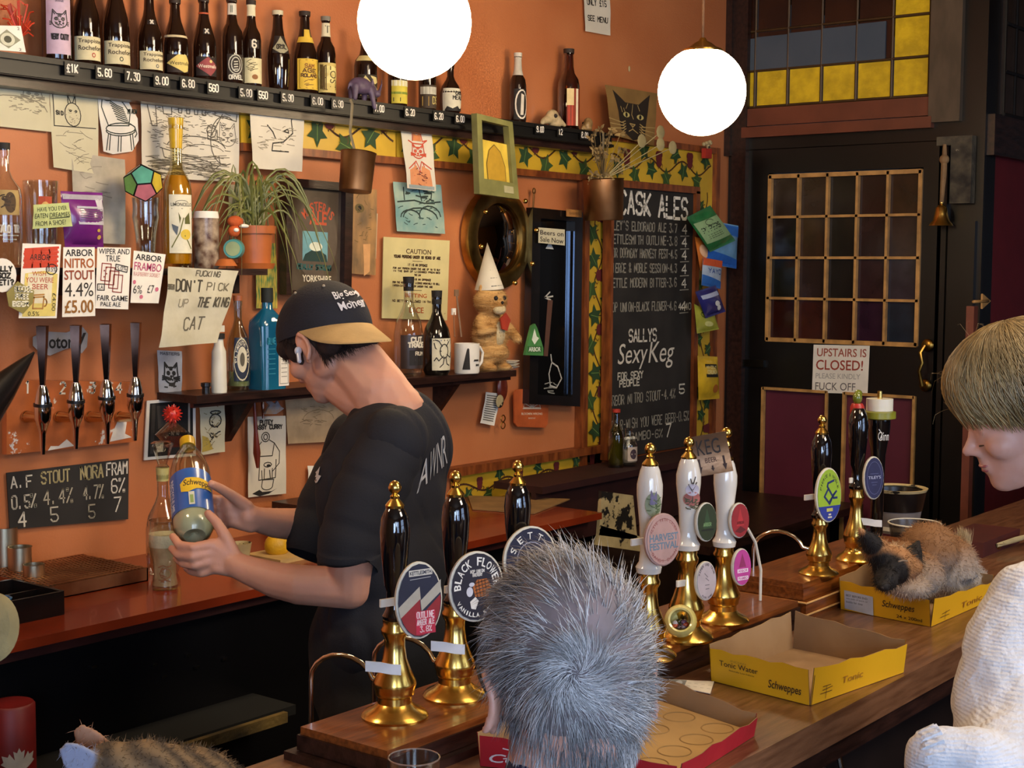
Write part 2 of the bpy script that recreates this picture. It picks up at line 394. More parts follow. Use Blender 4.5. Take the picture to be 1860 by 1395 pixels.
def strands(roots, name, mt, parent, seg=4, cols=None, kind='stuff', label=None):
    """roots: (p, dir, length, radius, bend vector); tapered three-sided hairs in one mesh"""
    V = []; F_ = []; C_ = []
    for i, (p, d, L, r, bend) in enumerate(roots):
        d = Vector(d).normalized(); a = d.orthogonal().normalized(); b = d.cross(a); n0 = len(V)
        for j in range(seg+1):
            t = j/seg; q = Vector(p)+d*(L*t)+Vector(bend)*(t*t); rr = r*(1-t*.85)
            if j == seg: V.append(q); break
            for k in range(3): g = 2*PI*k/3; V.append(q+a*(rr*math.cos(g))+b*(rr*math.sin(g)))
        for j in range(seg-1):
            for k in range(3): l = (k+1) % 3; o = n0+j*3; F_.append((o+k, o+l, o+3+l, o+3+k))
        o = n0+(seg-1)*3
        for k in range(3): F_.append((o+k, o+(k+1) % 3, n0+seg*3))
        if cols: C_ += [cols[i]]*(seg*3+1)
    w = Vector(parent['_w']); me = bpy.data.meshes.new(name); me.from_pydata([tuple(v-w) for v in V], [], F_); me.materials.append(mt)
    me.polygons.foreach_set('use_smooth', [True]*len(me.polygons))
    if cols:
        ca = me.color_attributes.new('Col', 'FLOAT_COLOR', 'POINT'); ca.data.foreach_set('color', [x for c in C_ for x in (*c, 1)])
    return link(name, me, w, parent, kind, label)
def paint(me, f):
    ca = me.color_attributes.new('Col', 'FLOAT_COLOR', 'POINT'); ca.data.foreach_set('color', [x for v in me.vertices for x in (*f(v.co), 1)])
# ================================================================== the setting
Y = 3.3; XD = 5.75; ZB = 1.05; ZC = 1.002
ORANGE = mat('orange_plaster', 'bd7446', r=.5, var=.07, vs=3, bump=.25, bs=140, c2='b0663a', coat=.12)
BLACK = mat('black_gloss_paint', '0c0a09', r=.32, var=.2, vs=6, bump=.1, bs=60, wear='4a443a', ws=11, wt=.74)
DARKW = mat('dark_wood', '2c1812', r=.35, var=.3, vs=10, bump=.15, bs=40, aniso=(1, 6, 6))
REDW = mat('red_brown_gloss', '7a2a12', r=.25, var=.12, vs=5, coat=.3)
MAROON = mat('maroon_paint', '5a2030', r=.45, var=.08, vs=4)
BARW = mat('bar_top_wood', '7c553a', r=.34, c2='5e3c26', vs=9, bump=.12, bs=60, aniso=(1, 9, 9), coat=.25)
BOXW = mat('oak_box_wood', '84481d', r=.28, c2='5a2c10', vs=12, bump=.1, bs=60, aniso=(1, 10, 10), coat=.3)
GOLDP = mat('gold_yellow_paint', 'c7a02c', r=.4, var=.1, vs=6, bump=.1, bs=80)
BEAD = mat('gilt_beading', 'b98a4e', r=.4, var=.15, vs=20)
FRAMEW = mat('orange_brown_wood', '8a4a20', r=.4, c2='5e2c12', vs=12, aniso=(4, 4, 1))
def plain(name, a, b, mt): mb = MB(); mb.bb(a, b); return mb.obj(name, mt, None, kind='structure')
plain('floor', (-2.2, -2.7, -.05), (9.2, 4.0, 0), mat('dark_floorboards', '2a1a12', r=.5, vs=5, aniso=(1, 8, 1)))
plain('ceiling', (-2.2, -2.7, 3.3), (9.2, 4.0, 3.35), mat('ceiling_paint', '8a6a48', r=.8))
plain('wall_back', (-2.2, Y, 0), (5.95, Y+.1, 3.3), ORANGE)
wl = MB(); wl.bb((-2.3, -1.0, 0), (-2.2, 4.0, 3.3)); wl.bb((-2.3, -2.7, 0), (-2.2, -2.1, 3.3)); wl.bb((-2.3, -2.1, 0), (-2.2, -1.0, .9)); wl.bb((-2.3, -2.1, 2.7), (-2.2, -1.0, 3.3)); wl.obj('wall_left', mat('ochre_paint', '9a7038', r=.7), None, kind='structure')
mb = MB(); mb.bb((-2.28, -2.1, .9), (-2.26, -1.0, 2.7)); wo = mb.obj('window_5', mat('daylit_pane_2', 'a8c8ff', r=.4, emit=7, var=0), None, kind='structure')
mb = MB()
for yy in (-2.07, -1.55, -1.03): mb.bb((-2.26, yy-.03, .9), (-2.2, yy+.03, 2.7))
for z in (.93, 1.4, 2.0, 2.67): mb.bb((-2.26, -2.1, z-.025), (-2.2, -1.0, z+.025))
mb.obj('window_frame', BLACK, wo)
fw = MB(); fw.bb((-2.2, -2.8, 0), (9.2, -2.7, .9)); fw.bb((-2.2, -2.8, 2.75), (9.2, -2.7, 3.3)); fw.bb((-2.2, -2.8, .9), (-1.6, -2.7, 2.75)); fw.bb((.6, -2.8, .9), (2.0, -2.7, 2.75)); fw.bb((4.0, -2.8, .9), (9.2, -2.7, 2.75))
fw.obj('wall_front', mat('ochre_paint_2', '8a6430', r=.7), None, kind='structure')
for k, (a, b, nm) in enumerate(((-1.6, .6, 'window_2'), (2.0, 4.0, 'window_3'))):
    mb = MB(); mb.bb((a, -2.76, .9), (b, -2.74, 2.75)); wo = mb.obj(nm, mat('daylit_pane', 'b9d4ff', r=.4, emit=(3.2 if k == 0 else 2.2), var=0), None, kind='structure')
    mb = MB()
    for i in range(4): mb.bb((a+(b-a)*i/3-.03, -2.74, .9), (a+(b-a)*i/3+.03, -2.68, 2.75))
    for z in (.93, 1.85, 2.72): mb.bb((a, -2.74, z-.03), (b, -2.68, z+.03))
    mb.obj('window_frame', BLACK, wo)
plain('wall_far', (9.2, -2.7, 0), (9.3, 4.0, 3.3), DARKW)
# --- door wall, seen end on at the right
dw = MB()
dw.bb((XD, 3.245, 0), (XD+.12, 3.3, 3.3))
dw.bb((XD, 2.30, 2.322), (XD+.12, 3.3, 2.42)); dw.bb((XD, 2.15, 0), (XD+.12, 2.32, 2.33)); dw.bb((XD, 2.15, 2.33), (XD+.12, 2.3, 3.3))
dw.bb((XD, 2.3, 3.0), (XD+.12, 3.3, 3.3)); dw.obj('wall_right', BLACK, None, kind='structure')
mb = MB(); mb.bb((XD-.03, 3.2, 0), (XD, 3.27, 3.3)); mb.bb((XD-.045, 3.27, 2.3), (XD, 3.3, 3.3)); mb.obj('trim_1', DARKW, None, kind='structure')
mb = MB(); mb.bb((XD-.035, 2.36, 2.375), (XD, 3.22, 2.42)); mb.bb((XD-.02, 2.36, 2.425), (XD, 3.22, 2.50)); mb.obj('trim_2', mat('red_brown_sill', '6e3a26', r=.4, vs=6), None, kind='structure')
mb = MB(); mb.bb((XD-.03, 2.245, 2.395), (XD, 2.375, 3.3)); mb.obj('trim_3', mat('grey_brown_post', '5c4c3a', r=.45, c2='463a2b', vs=5, aniso=(3, 3, 1)), None, kind='structure')
mb = MB(); mb.bb((XD-.02, 2.29, .0), (XD, 2.31, 2.30)); mb.bb((XD-.025, 2.17, 0), (XD, 2.28, 2.0)); mb.obj('trim_4', BLACK, None, kind='structure')
mb = MB(); mb.bb((XD-.045, 2.185, 2.07), (XD, 2.27, 2.335)); mb.bb((XD-.045, 2.27, 2.30), (XD, 2.33, 2.335)); mb.obj('trim_5', mat('crumbling_stone', '5c5340', r=.9, bump=1, bs=60, c2='2a241c', wear='b9ac90', ws=28, wt=.66), None, kind='structure')
# upper leaded window: one pane each
wn = MB(); wn.bb((XD+.03, 2.38, 2.5), (XD+.05, 3.2, 2.505)); wn = wn.obj('window_1', BLACK, None, kind='structure')
ycol = [3.335, 3.176, 3.019, 2.862, 2.704, 2.547, 2.387]; zrow = [2.508, 2.664, 2.833, 2.99]
YG = mat('yellow_leaded_glass', 'c9a31c', r=.25, c2='9a7a14', vs=14, bump=.5, bs=45, emit=.16)
DG = mat('dark_red_glass', '3a1c0c', r=.2, c2='24110a', vs=3, bump=.2, bs=30); BG = mat('blue_grey_painted_glass', '4a5560', r=.5, c2='3b4a58', vs=3)
for j in range(3):
    for i in range(6):
        a, b = ycol[i], ycol[i+1]; g = YG if (j == 0 or i == 5) else DG
        mb = MB(); mb.bb((XD+.005, a-.008, zrow[j]+.006), (XD+.02, b+.008, zrow[j+1]-.006)); mb.obj('pane', g, wn)
        if j == 1 and i < 5:
            mb = MB(); mb.bb((XD-.004, a-.004, zrow[1]+.002), (XD+.004, b+(.004 if i < 4 else .03), zrow[2]-.03+.004*i)); mb.obj('painted_panel', BG, wn)
mb = MB(); LEAD = mat('lead_came', '4a3418', r=.5, m=.3)
for yy in ycol: mb.tube([(XD, yy, 2.505), (XD, yy, 3.0)], .006, 6)
for z in zrow: mb.tube([(XD, 3.3, z), (XD, 2.385, z)], .006, 6)
mb.obj('lead_strips', LEAD, wn)
# door
DOOR = T('x', '', '', (XD, 2.8, 0)); DOOR.name = 'door_1'; del DOOR['label']; del DOOR['category']; DOOR['kind'] = 'structure'
mb = MB(); mb.bb((XD-.0, 2.335, 0), (XD+.045, 2.40, 2.325)); mb.bb((XD, 3.10, 0), (XD+.045, 3.235, 2.325)); mb.bb((XD, 2.4, 2.22), (XD+.045, 3.1, 2.325))
mb.bb((XD, 2.4, 1.29), (XD+.045, 3.1, 1.50)); mb.bb((XD, 2.40, 0), (XD+.045, 3.10, .25)); mb.bb((XD, 2.72, .25), (XD+.045, 2.80, 1.29)); mb.obj('door_frame', BLACK, DOOR)
gl = [3.09, 2.953, 2.818, 2.683, 2.548, 2.408]; gz = [2.205, 2.03, 1.855, 1.68, 1.50]
pcs = ['2a1a10', '33200f', '1e1710', '2c150e', '352010', '1c1410', '3a2410', '201a10', '2c1a16', '33221c', '1a1a12', '2c1a12', '1e1812', '301c1c', '2e2830', '2e1008', '3c1408', '2c1009', '2b1424', '1b2430']
k = 0
for j in range(4):
    for i in range(5):
        mb = MB(); mb.bb((XD+.012, gl[i]-.004, gz[j]-.004), (XD+.022, gl[i+1]+.004, gz[j+1]+.004)); mb.obj('pane', mat('door_pane_%d' % k, pcs[k], r=.16, bump=.2, bs=18), DOOR); k += 1
mb = MB()
for yy in gl: mb.box((XD, yy, 1.8525), (.022, .011 if yy not in (gl[0], gl[-1]) else .016, .715))
for z in gz: mb.box((XD, 2.749, z), (.022, .69, .011 if z not in (gz[0], gz[-1]) else .018))
mb.obj('glazing_bars', BEAD, DOOR)
for a, b in ((3.105, 2.80), (2.72, 2.41)):
    mb = MB(); mb.bb((XD+.015, a, .24), (XD+.03, b, 1.285)); mb.obj('door_panel', MAROON, DOOR)
    mb = MB(); yy = [a, b]
    for q in (a, b): mb.box((XD, q, .77), (.02, .012, 1.04))
    mb.box((XD, (a+b)/2, 1.285), (.02, abs(a-b), .012)); mb.obj('panel_beading', BEAD, DOOR)
BRASS = mat('polished_brass', 'e0c070', r=.22, m=1, var=.08, vs=20, c2='cfa650'); OLDBR = mat('old_brass', '9a7434', r=.3, m=1, var=.2, vs=20)
h0 = at(1685, 627, x=XD-.02); h1 = at(1681, 700, x=XD-.02)
mb = MB(); mb.xf = None
for p in (h0, h1): mb.ell(p, (.012, .026, .026))
mb.tube([h0+Vector((-.03, 0, 0)), h0+Vector((-.045, .012, -.03)), h0+Vector((-.05, .0, -.07)), h1+Vector((-.05, .008, .06)), h1+Vector((-.035, 0, .0))], [.008, .008, .007, .007, .009]); mb.obj('door_handle', OLDBR, DOOR)
mb = MB(); p = at(1370, 660, x=XD-.01); mb.box(p, (.02, .10, .03)); mb.obj('letter_slot', mat('dark_steel', '50504a', r=.3, m=1), DOOR)
# red wall beyond
plain('wall_right_rear', (XD+.12, 2.15, 2.30), (9.2, 2.25, 3.3), mat('very_dark_panel', '1c120c', r=.4))
mb = MB(); mb.bb((XD+.02, 2.15, 0), (9.2, 2.25, 2.30)); mb.obj('wall_rear_red', mat('deep_red_paint', '60161c', r=.55, var=.05), None, kind='structure')
mb = MB()
w4 = MB(); w4.bb((5.9, 2.14, 2.43), (7.6, 2.15, 3.3)); w4 = w4.obj('window_4', mat('dark_lattice_glass', '33241a', r=.35, bump=.3, bs=20), None, kind='structure')
for i in range(14): mb.tube([(5.9+.125*i, 2.135, 2.43), (5.9+.125*i, 2.135, 3.3)], .006, 5)
for z in (2.43, 2.6, 2.79): mb.tube([(5.9, 2.135, z), (7.6, 2.135, z)], .008, 5)
mb.obj('lead_strips', mat('dark_lead', '120c08', r=.5), w4)
mb = MB(); mb.bb((XD+.02, 2.12, 2.26), (9.2, 2.15, 2.42)); mb.obj('trim_6', DARKW, None, kind='structure')
mb = MB(); p0 = at(1768, 548, y=2.135); mb.tube([p0, p0+Vector((.16, 0, .0))], .006); mb.prism([p0+Vector((.10, 0, .03)), p0+Vector((.10, 0, -.03)), p0+Vector((.19, 0, 0))], (0, .008, 0))
tag(mb.obj('arrow_ornament', BEAD, None), 'small gilt arrow pointing right on the red wall', 'ornament')
mb = MB(); a = at(1766, 556, y=2.08); mb.bb(a+Vector((-.02, -.015, -a.z)), a+Vector((.02, .015, 0))); tag(mb.obj('wooden_upright', mat('red_brown_upright', '6b3524', r=.5), None), 'reddish brown upright batten beside the door frame', 'post')
# ================================================================== back counter, under-counter, bar
ct = T('back_counter', 'long red-brown back counter along the orange wall', 'counter', (1.9, 3.0, .9))
mb = MB(); mb.bb((-.6, 2.725, .980), (3.96, 3.298, ZC)); mb.obj('worktop', REDW, ct)
mb = MB(); mb.bb((-.6, 2.76, .950), (3.93, 2.80, .980)); mb.obj('under_rail', mat('dark_red_rail', '38120c', r=.5), ct)
mb = MB(); mb.bb((-.6, 2.82, 0), (3.9, 2.84, .965)); mb.obj('front_panel', mat('dark_cupboard', '0f0e10', r=.3, vs=3), ct)
mb = MB(); mb.bb((-.6, 2.66, .68), (2.52, 2.82, .704)); mb.obj('lower_shelf', mat('dark_shelf', '060606', r=.95), ct)
mb = MB(); mb.bb((-.6, 2.625, .68), (2.46, 2.64, .706)); mb.obj('lit_torn_edge', mat('lit_torn_edge', '7a6434', r=.6, c2='1c1810', vs=7, bump=.5), ct)  # light catching the torn shelf edge is put into this pale strip
mb = MB()
for u, v in ((297, 1229), (357, 1212), (408, 1197), (170, 1211), (281, 1208), (341, 1190)): mb.box(at(u, v, y=2.815), (.014, .006, .006))
mb.obj('cupboard_glints', mat('steel_glint', 'c0c0c0', r=.2, m=1), ct)  # small steel bits standing in for glints on the dark front
bc = T('bar_counter', 'dark brown wooden bar counter running across the foreground', 'counter', (2.5, 1.4, 0))
mb = MB(); mb.bb((.5, 1.08, .995), (6.2, 1.645, ZB)); mb.obj('bar_top', BARW, bc)
mb = MB(); mb.bb((.5, 1.16, 0), (6.2, 1.20, .995)); mb.obj('front_panel', mat('dark_bar_front', '1c120e', r=.4), bc)
mb = MB(); mb.bb((.5, 1.60, 0), (6.2, 1.62, .995)); mb.obj('rear_panel', mat('black_rear', '0c0b0c', r=.5), bc)
mb = MB(); mb.bb((.5, 1.085, .96), (6.2, 1.16, .995)); mb.obj('under_moulding', DARKW, bc)
for u, v in ((1440, 1370), (1477, 1375)):
    p = at(u, v, y=1.15); mb = MB(); mb.tube([p+Vector((0, 0, .02)), p+Vector((0, -.05, .01)), p+Vector((0, -.06, -.03)), p+Vector((0, -.03, -.05)), p+Vector((0, -.02, -.03))], .006)
    mb.obj('bag_hook', mat('steel_hook', 'a0968a', r=.25, m=1), bc)
# right-hand end of the servery: boxes on the bar wall
sd = T('side_cupboard', 'dark side cupboard with peeling cream paint beyond the back counter', 'cupboard', (4.9, 2.9, .0))
mb = MB(); mb.bb((4.1, 2.75, 0), (5.7, 3.24, .80)); mb.obj('carcass', mat('dark_brown_cupboard', '23160e', r=.4), sd)
mb = MB(); mb.bb((4.45, 2.6, .80), (5.7, 3.24, .83)); mb.obj('top_board', DARKW, sd)
CREAM = mat('peeling_cream_paint', 'b5a274', r=.6, wear='17120c', ws=9, wt=.53)
for cs in (((1093, 892), (1150, 900), (1158, 981), (1088, 972)), ((1092, 955), (1165, 975), (1172, 1003), (1083, 990))):
    q = [at(u, v, y=2.745) for u, v in cs]; M = QM(q); mb = MB(); mb.grid(lambda a, b: M(a, b), 3, 3, .012, M.n); mb.obj('painted_panel', CREAM, sd)
# ================================================================== globe lamps
GE = mat('lit_opal_glass', 'ffe2b0', r=.3, var=0, emit=GLOBE_E)
GE.node_tree.nodes['Principled BSDF'].inputs['Emission Color'].default_value = (1, .76, .46, 1)
def globe(p, r, label):
    t = T('globe_pendant_lamp', label, 'lamp', p, 'opal globe lamps hanging over the servery')
    mb = MB(); mb.ell(p, r, None, 32, 20); mb.obj('glass_globe', GE, t)
    mb = MB(); mb.lathe([(r*.47, r*.86), (r*.46, r*.93), (r*.3, r*1.0), (r*.2, r*1.08), (r*.1, r*1.13), (.008, r*1.2)], p, 20); mb.obj('brass_gallery', BRASS, t)
    mb = MB(); mb.tube([p+Vector((0, 0, r*1.15)), p+Vector((0, 0, 3.3-p.z))], .004); mb.obj('cord', mat('lamp_cord', '6b4a30', r=.7), t)
globe(at(753, 40, y=2.3), .131, 'large white globe lamp nearest the camera, above the bartender')
globe(at(1275, 166, y=2.3), .131, 'white globe lamp with brass gallery, in front of the cask ale board')
globe(Vector((.95, 2.3, 2.40)), .131, 'white globe lamp at the left end of the servery')
# ================================================================== vine-painted frame and ale board
def vine(L, H, rnd, vert=False, sw=.007):
    it = []; n = max(2, int(L/.12)); amp = .17
    mp = (lambda s, t: (t, 1-s)) if vert else (lambda s, t: (s, t))
    pts = [mp(i/60*.96+.02, .5+amp*math.sin(i/60*n*PI+1)) for i in range(61)]
    it.append(('l', [pts], '4a2a10', sw))
    for k in range(n*2):
        s = .05+.9*(k+.5)/(n*2); t = .5+amp*math.sin(s/.96*n*PI+1); sg = 1 if k % 2 else -1; c = (s+rnd.uniform(-.01, .01), min(.84, max(.16, t+sg*.27)))
        it.append(('l', [[mp(s-.01, t), mp(*c)]], '4a2a10', sw*.6))
        kind = k % 4; R = .34
        sx = R*H/L
        if kind in (0, 3, 2):
            col = ('24401e', '1c3018', '314a1c')[kind % 3]; a0 = rnd.uniform(0, 6)
            po = [mp(c[0]+sx*(1 if j % 2 else .5)*math.cos(a0+j*2*PI/10)*.9, c[1]+R*(1 if j % 2 else .5)*math.sin(a0+j*2*PI/10)*.9) for j in range(10)]
            it.append(('p', po, col)); it.append(('l', [[mp(c[0]-sx*.5*math.cos(a0), c[1]-R*.5*math.sin(a0)), mp(c[0]+sx*.6*math.cos(a0), c[1]+R*.6*math.sin(a0))]], '6a8a40', sw*.35))
        else:
            for j in range(9):
                e = mp(c[0]+sx*.22*((j % 3)-1)*(1-.25*(j//3)), c[1]+R*(.35-.35*(j//3)))
                it.append(('e', e[0], e[1], (.2*H/L*R*1.5 if not vert else .2*R*1.5), (.2*R*1.5 if not vert else .2*H/L*R*1.5), '5c1a1a'))
        it.append(('l', [[mp(s+.02, t), mp(s+.03, t+.1*sg), mp(s+.022, t+.14*sg)]], '5a3416', sw*.4))
    return it
YF = 3.275
fr = T('vine_painted_frame', 'gilt yellow border panels painted with vines framing the orange wall', 'frame', (3.9, YF, 1.0))
def xat(u, v, y=YF): return at(u, v, y=y).x
def gpanel(x0, x1, z0, z1, parent, vert=False, seed=1, y=YF, name='border_panel'):
    q = [Vector((x0, y, z1)), Vector((x1, y, z1)), Vector((x1, y, z0)), Vector((x0, y, z0))]; M = QM(q); mb = MB(); mb.grid(lambda a, b: M(a, b), 1, 1, .018, M.n)
    o = mb.obj(name, GOLDP, parent); L, H = (z1-z0, x1-x0) if vert else (x1-x0, z1-z0)
    art(o, M, vine(L, H, random.Random(seed), vert), 'vine_painting'); return o
def rail(a, b, parent, mt=FRAMEW, name='moulding'):
    mb = MB(); mb.bb(a, b); return mb.obj(name, mt, parent)
X0 = xat(436, 220); X1 = xat(1064, 600); X2 = xat(1106, 600); xm = [X0, xat(720, 250), xat(934, 290), xat(1092, 300)]
for i in range(3): gpanel(xm[i]+.004, xm[i+1]-.004, 2.155, 2.305, fr, seed=i+3)
rail((X0, 3.262, 2.135), (X1, YF+.02, 2.158), fr)
gpanel(X1, X2, 1.03, 2.135, fr, True, 8)
rail((X1-.035, 3.258, 1.01), (X1-.004, 3.298, 2.15), fr); rail((X2, 3.255, .99), (X2+.02, 3.298, 2.3), fr)
zb1 = at(930, 838, y=YF).z; zb0 = at(1000, 884, y=YF).z
gpanel(xat(826, 870), X2-.03, zb0, zb1-.02, fr, seed=12); rail((xat(806, 860), 3.25, zb1-.018), (X2, 3.298, zb1+.012), fr); rail((xat(840, 905), 3.255, zb0-.03), (X2+.02, 3.298, zb0-.002), fr, GOLDP)
ab = T('cask_ale_board', 'tall chalkboard headed CASK ALES in a vine-painted gold border', 'chalkboard', (5.1, 3.25, .9))
SLATE = mat('slate_black', '26231f', r=.7, var=.25, vs=5)
bx0 = xat(1107, 500, 3.24); bx1 = xat(1254, 700, 3.24); bz1 = at(1180, 345, y=3.24).z; bz0 = at(1180, 822, y=3.24).z
q = [Vector((bx0, 3.24, bz1)), Vector((bx1, 3.24, bz1)), Vector((bx1, 3.24, bz0)), Vector((bx0, 3.24, bz0))]; BMp = QM(q); mb = MB(); mb.grid(lambda a, b: BMp(a, b), 1, 1, .02, BMp.n); slate = mb.obj('slate', SLATE, ab)
CH = 'c9c2ae'; CH2 = '8e8878'
lines = [('ALEY\'S ELDORADO ALE 3.7', .845, CH2), ('KETTLESMITH OUTLINE-3.8', .795, CH2), ('MOR DOOMBAY HARVEST FEST-4.5', .745, CH2), ('PIERCE & NOBLE SESSION-4.3', .69, CH2), ('KETTLE MODERN BITTER-3.6', .635, CH2), ('HOP UNION-BLACK FLOWER-4.6', .545, CH2)]
it = []
for k, (tx, t, c) in enumerate(lines):
    it.append(('t', tx, .0, t, .80, t+.032, c, .0055)); it.append(('t', '4', .85, t-.004, .93, t+.03, CH, .006)); it.append(('l', [[(.84, t-.014), (.95, t-.012)]], CH2, .004))
it += [('t', 'CASK', .09, .905, .47, .985, 'e6dfcd', .013), ('t', 'ALES', .55, .9, .93, .98, 'e6dfcd', .013), ('t', '4.40', .82, .545, .99, .57, CH, .005),
       ('t', 'SALLYS', .22, .43, .56, .475, 'd4ccba', .008), ('f', 'Sexy', .10, .325, .45, .425, 'cfc7b5', .0, .2), ('f', 'Keg', .46, .32, .78, .425, 'cfc7b5', .0, .2), ('t', 'FOR SEXY', .1, .292, .4, .317, CH, .006), ('t', 'PEOPLE', .12, .265, .36, .288, CH, .006),
       ('t', 'ARBOR NITRO STOUT-4.4%', .0, .2, .8, .235, CH2, .0055), ('t', '5', .84, .215, .93, .25, CH, .007), ('t', 'ARBOR-WISH YOU WERE BEER-0.5%', .0, .105, .98, .14, CH2, .005), ('t', 'FRAMBO-6%', .2, .055, .65, .085, CH2, .0055), ('t', '7', .68, .05, .76, .1, CH, .007)]
art(slate, BMp, it, 'chalk_lettering')
rz = xat(1291, 500, 3.24)
gpanel(bx0-.02, rz, bz1+.03, bz1+.175, ab, seed=21, y=3.24); gpanel(bx1+.035, rz, bz0-.02, bz1+.03, ab, True, 25, y=3.24); gpanel(bx0, rz, bz0-.14, bz0-.03, ab, seed=27, y=3.24)
for a, b in (((bx0-.012, 3.225, bz1), (bx1+.03, 3.26, bz1+.028)), ((bx1+.002, 3.225, bz0), (bx1+.032, 3.26, bz1+.01)), ((bx0-.01, 3.22, bz0-.03), (bx1+.03, 3.26, bz0-.002)), ((bx0-.02, 3.225, bz1+.175), (rz+.02, 3.27, bz1+.2)), ((rz, 3.22, bz0-.1), (rz+.03, 3.27, bz1+.2)), ((bx0-.02, 3.22, bz0), (bx0-.002, 3.26, bz1+.02))): rail(a, b, ab)
# ================================================================== shelves
ZT = 2.313; YT = 3.185
ts = T('bottle_shelf', 'long black shelf with handwritten price tags under the beer bottles', 'shelf', (3.2, 3.25, ZT-.06))
mb = MB(); mb.bb((1.5, YT, ZT-.014), (at(1118, 245, y=YT).x, 3.298, ZT)); mb.bb((1.5, YT+.012, ZT-.052), (at(1116, 248, y=YT).x, YT+.03, ZT-.014)); mb.bb((1.5, YT+.004, ZT-.05), (at(1117, 248, y=YT).x, YT+.014, ZT-.04)); mb.obj('board', mat('shelf_black', '0b0a09', r=.5, wear='5a5448', ws=16, wt=.75), ts)
mb = MB(); mb.bb((1.5, YT+.04, ZT-.075), (at(1100, 248, y=YT).x, 3.298, ZT-.05)); mb.obj('under_batten', DARKW, ts)
TAGM = mat('black_tag_card', '12110f', r=.5)
for u, v, tx in ((131, 122, '£1K'), (190, 129, '5.60'), (242, 136, '7.30'), (294, 147, '9.00'), (342, 150, '6.80'), (388, 160, '560'), (447, 169, '5.80'), (478, 173, '550'), (523, 178, '5.90'), (577, 184, '6.00'), (614, 189, '6.90'), (689, 197, '7.00'), (745, 201, '6.20'), (797, 210, '6.20'), (836, 212, '6.00'), (981, 231, '9.00'), (1018, 237, '12'), (1062, 242, '8.00')):
    c = at(u, v, y=YT-.004); c.z = min(max(c.z, ZT-.036), ZT-.02); a = .027*(len(tx)/4+.3)/1.3; q = [c+Vector((-a, 0, .016)), c+Vector((a, 0, .017)), c+Vector((a, 0, -.016)), c+Vector((-a, 0, -.017))]; M = QM(q)
    mb = MB(); mb.grid(lambda s, t: M(s, t), 1, 1, .002, M.n); o = mb.obj('price_tag', TAGM, ts); art(o, M, [('t', tx, .1, .22, .9, .8, 'efe9dc', .0034)], 'lettering')
ZL = 1.795; YL = 3.13
ls = T('dark_wall_shelf', 'short dark wall shelf at the left holding the yellow bottle and plant pot', 'shelf', (2.3, 3.2, ZL-.03))
mb = MB(); mb.bb((1.2, YL, ZL-.018), (at(486, 487, y=YL).x, 3.298, ZL)); mb.obj('board', DARKW, ls)
for u in (120, 430):
    x = at(u, 490, y=3.2).x; mb = MB(); mb.bb((x-.01, 3.2, ZL-.07), (x+.01, 3.298, ZL-.018)); mb.obj('bracket', DARKW, ls)
ZM = 1.45; YM = 3.13
msf = T('dark_wall_shelf', 'long dark wall shelf behind the bartender carrying spirit bottles and a plush cat', 'shelf', (3.4, 3.2, ZM-.03))
mb = MB(); mb.bb((at(357, 707, y=YM).x, YM, ZM-.022), (at(938, 668, y=YM).x, 3.298, ZM)); mb.bb((at(360, 707, y=YM).x, YM+.02, ZM-.035), (at(936, 668, y=YM).x, YM+.035, ZM-.02)); mb.obj('board', DARKW, msf)
for u in (455, 830):
    x = at(u, 700, y=3.2).x; mb = MB(); mb.prism([(x-.012, 3.298, ZM-.022), (x-.012, YM+.05, ZM-.022), (x-.012, 3.298, ZM-.16)], (.024, 0, 0)); mb.obj('bracket', DARKW, msf)
# ================================================================== paper and cards on the wall
PC = mat('cream_paper', 'cfc7a6', r=.8, c2='c0b898', vs=6, bump=.2, bs=30); PW = mat('white_paper', 'd8d0bd', r=.8, c2='c8c0ad', vs=6, bump=.15, bs=30); PG = mat('grey_paper', 'b5ac98', r=.8, bump=.3, bs=24); PR = mat('crumpled_paper', 'c8c2aa', r=.85, bump=1.0, bs=22, c2='b3ac92')
CARD = mat('white_card', 'e6e0d2', r=.6, var=.04); PENC = '857d68'; DK = '2a2620'
R_ = random.Random(5)
sc = lambda a, b, c, d, n, dx=.3: scrib(a, b, c, d, n, R_, dx)
GP = 'drawings and notes pinned over the orange wall'
sheet('cat_drawing', 'large faint pencil drawing of a lying cat at far left under the bottle shelf', 'drawing', ((-40, 119), (86, 139), (90, 240), (-40, 226)), PC, items=[('l', sc(.4, .3, .95, .55, 40, .15), PENC, .002), ('l', catface(.75, .62, .14, .12)+[arc(.5, .35, .45, .22, 0, 180)], PENC, .0025)], group=GP, seed=1)
sheet('rabbit_drawing', 'long cream sheet with a spotted rabbit drawing in its upper half', 'drawing', ((87, 141), (176, 152), (176, 317), (94, 304)), PC, items=[('l', [[(.06, .47), (.94, .5)], [(.06, .93), (.94, .95)], [(.06, .47), (.06, .93)], arc(.45, .62, .17, .13, 0, 360, 16), [(.36, .74), (.36, .83), (.42, .75)], [(.46, .75), (.52, .84), (.52, .74)], arc(.4, .66, .02, .01, 0, 360, 6), arc(.52, .66, .02, .01, 0, 360, 6)], DK, .0025), ('t', 'KINGS', .3, .85, .75, .91, PENC, .002), ('t', 'SID', .1, .6, .25, .64, DK, .003), ('l', sc(.3, .5, .6, .7, 30, .08)+sc(.08, .05, .95, .45, 20, .4), PENC, .0014)], group=GP, seed=2)
p = [(178, 175), (182, 157), (205, 160), (230, 180), (250, 215), (252, 255), (240, 275), (205, 280), (188, 275), (185, 240), (180, 210)]
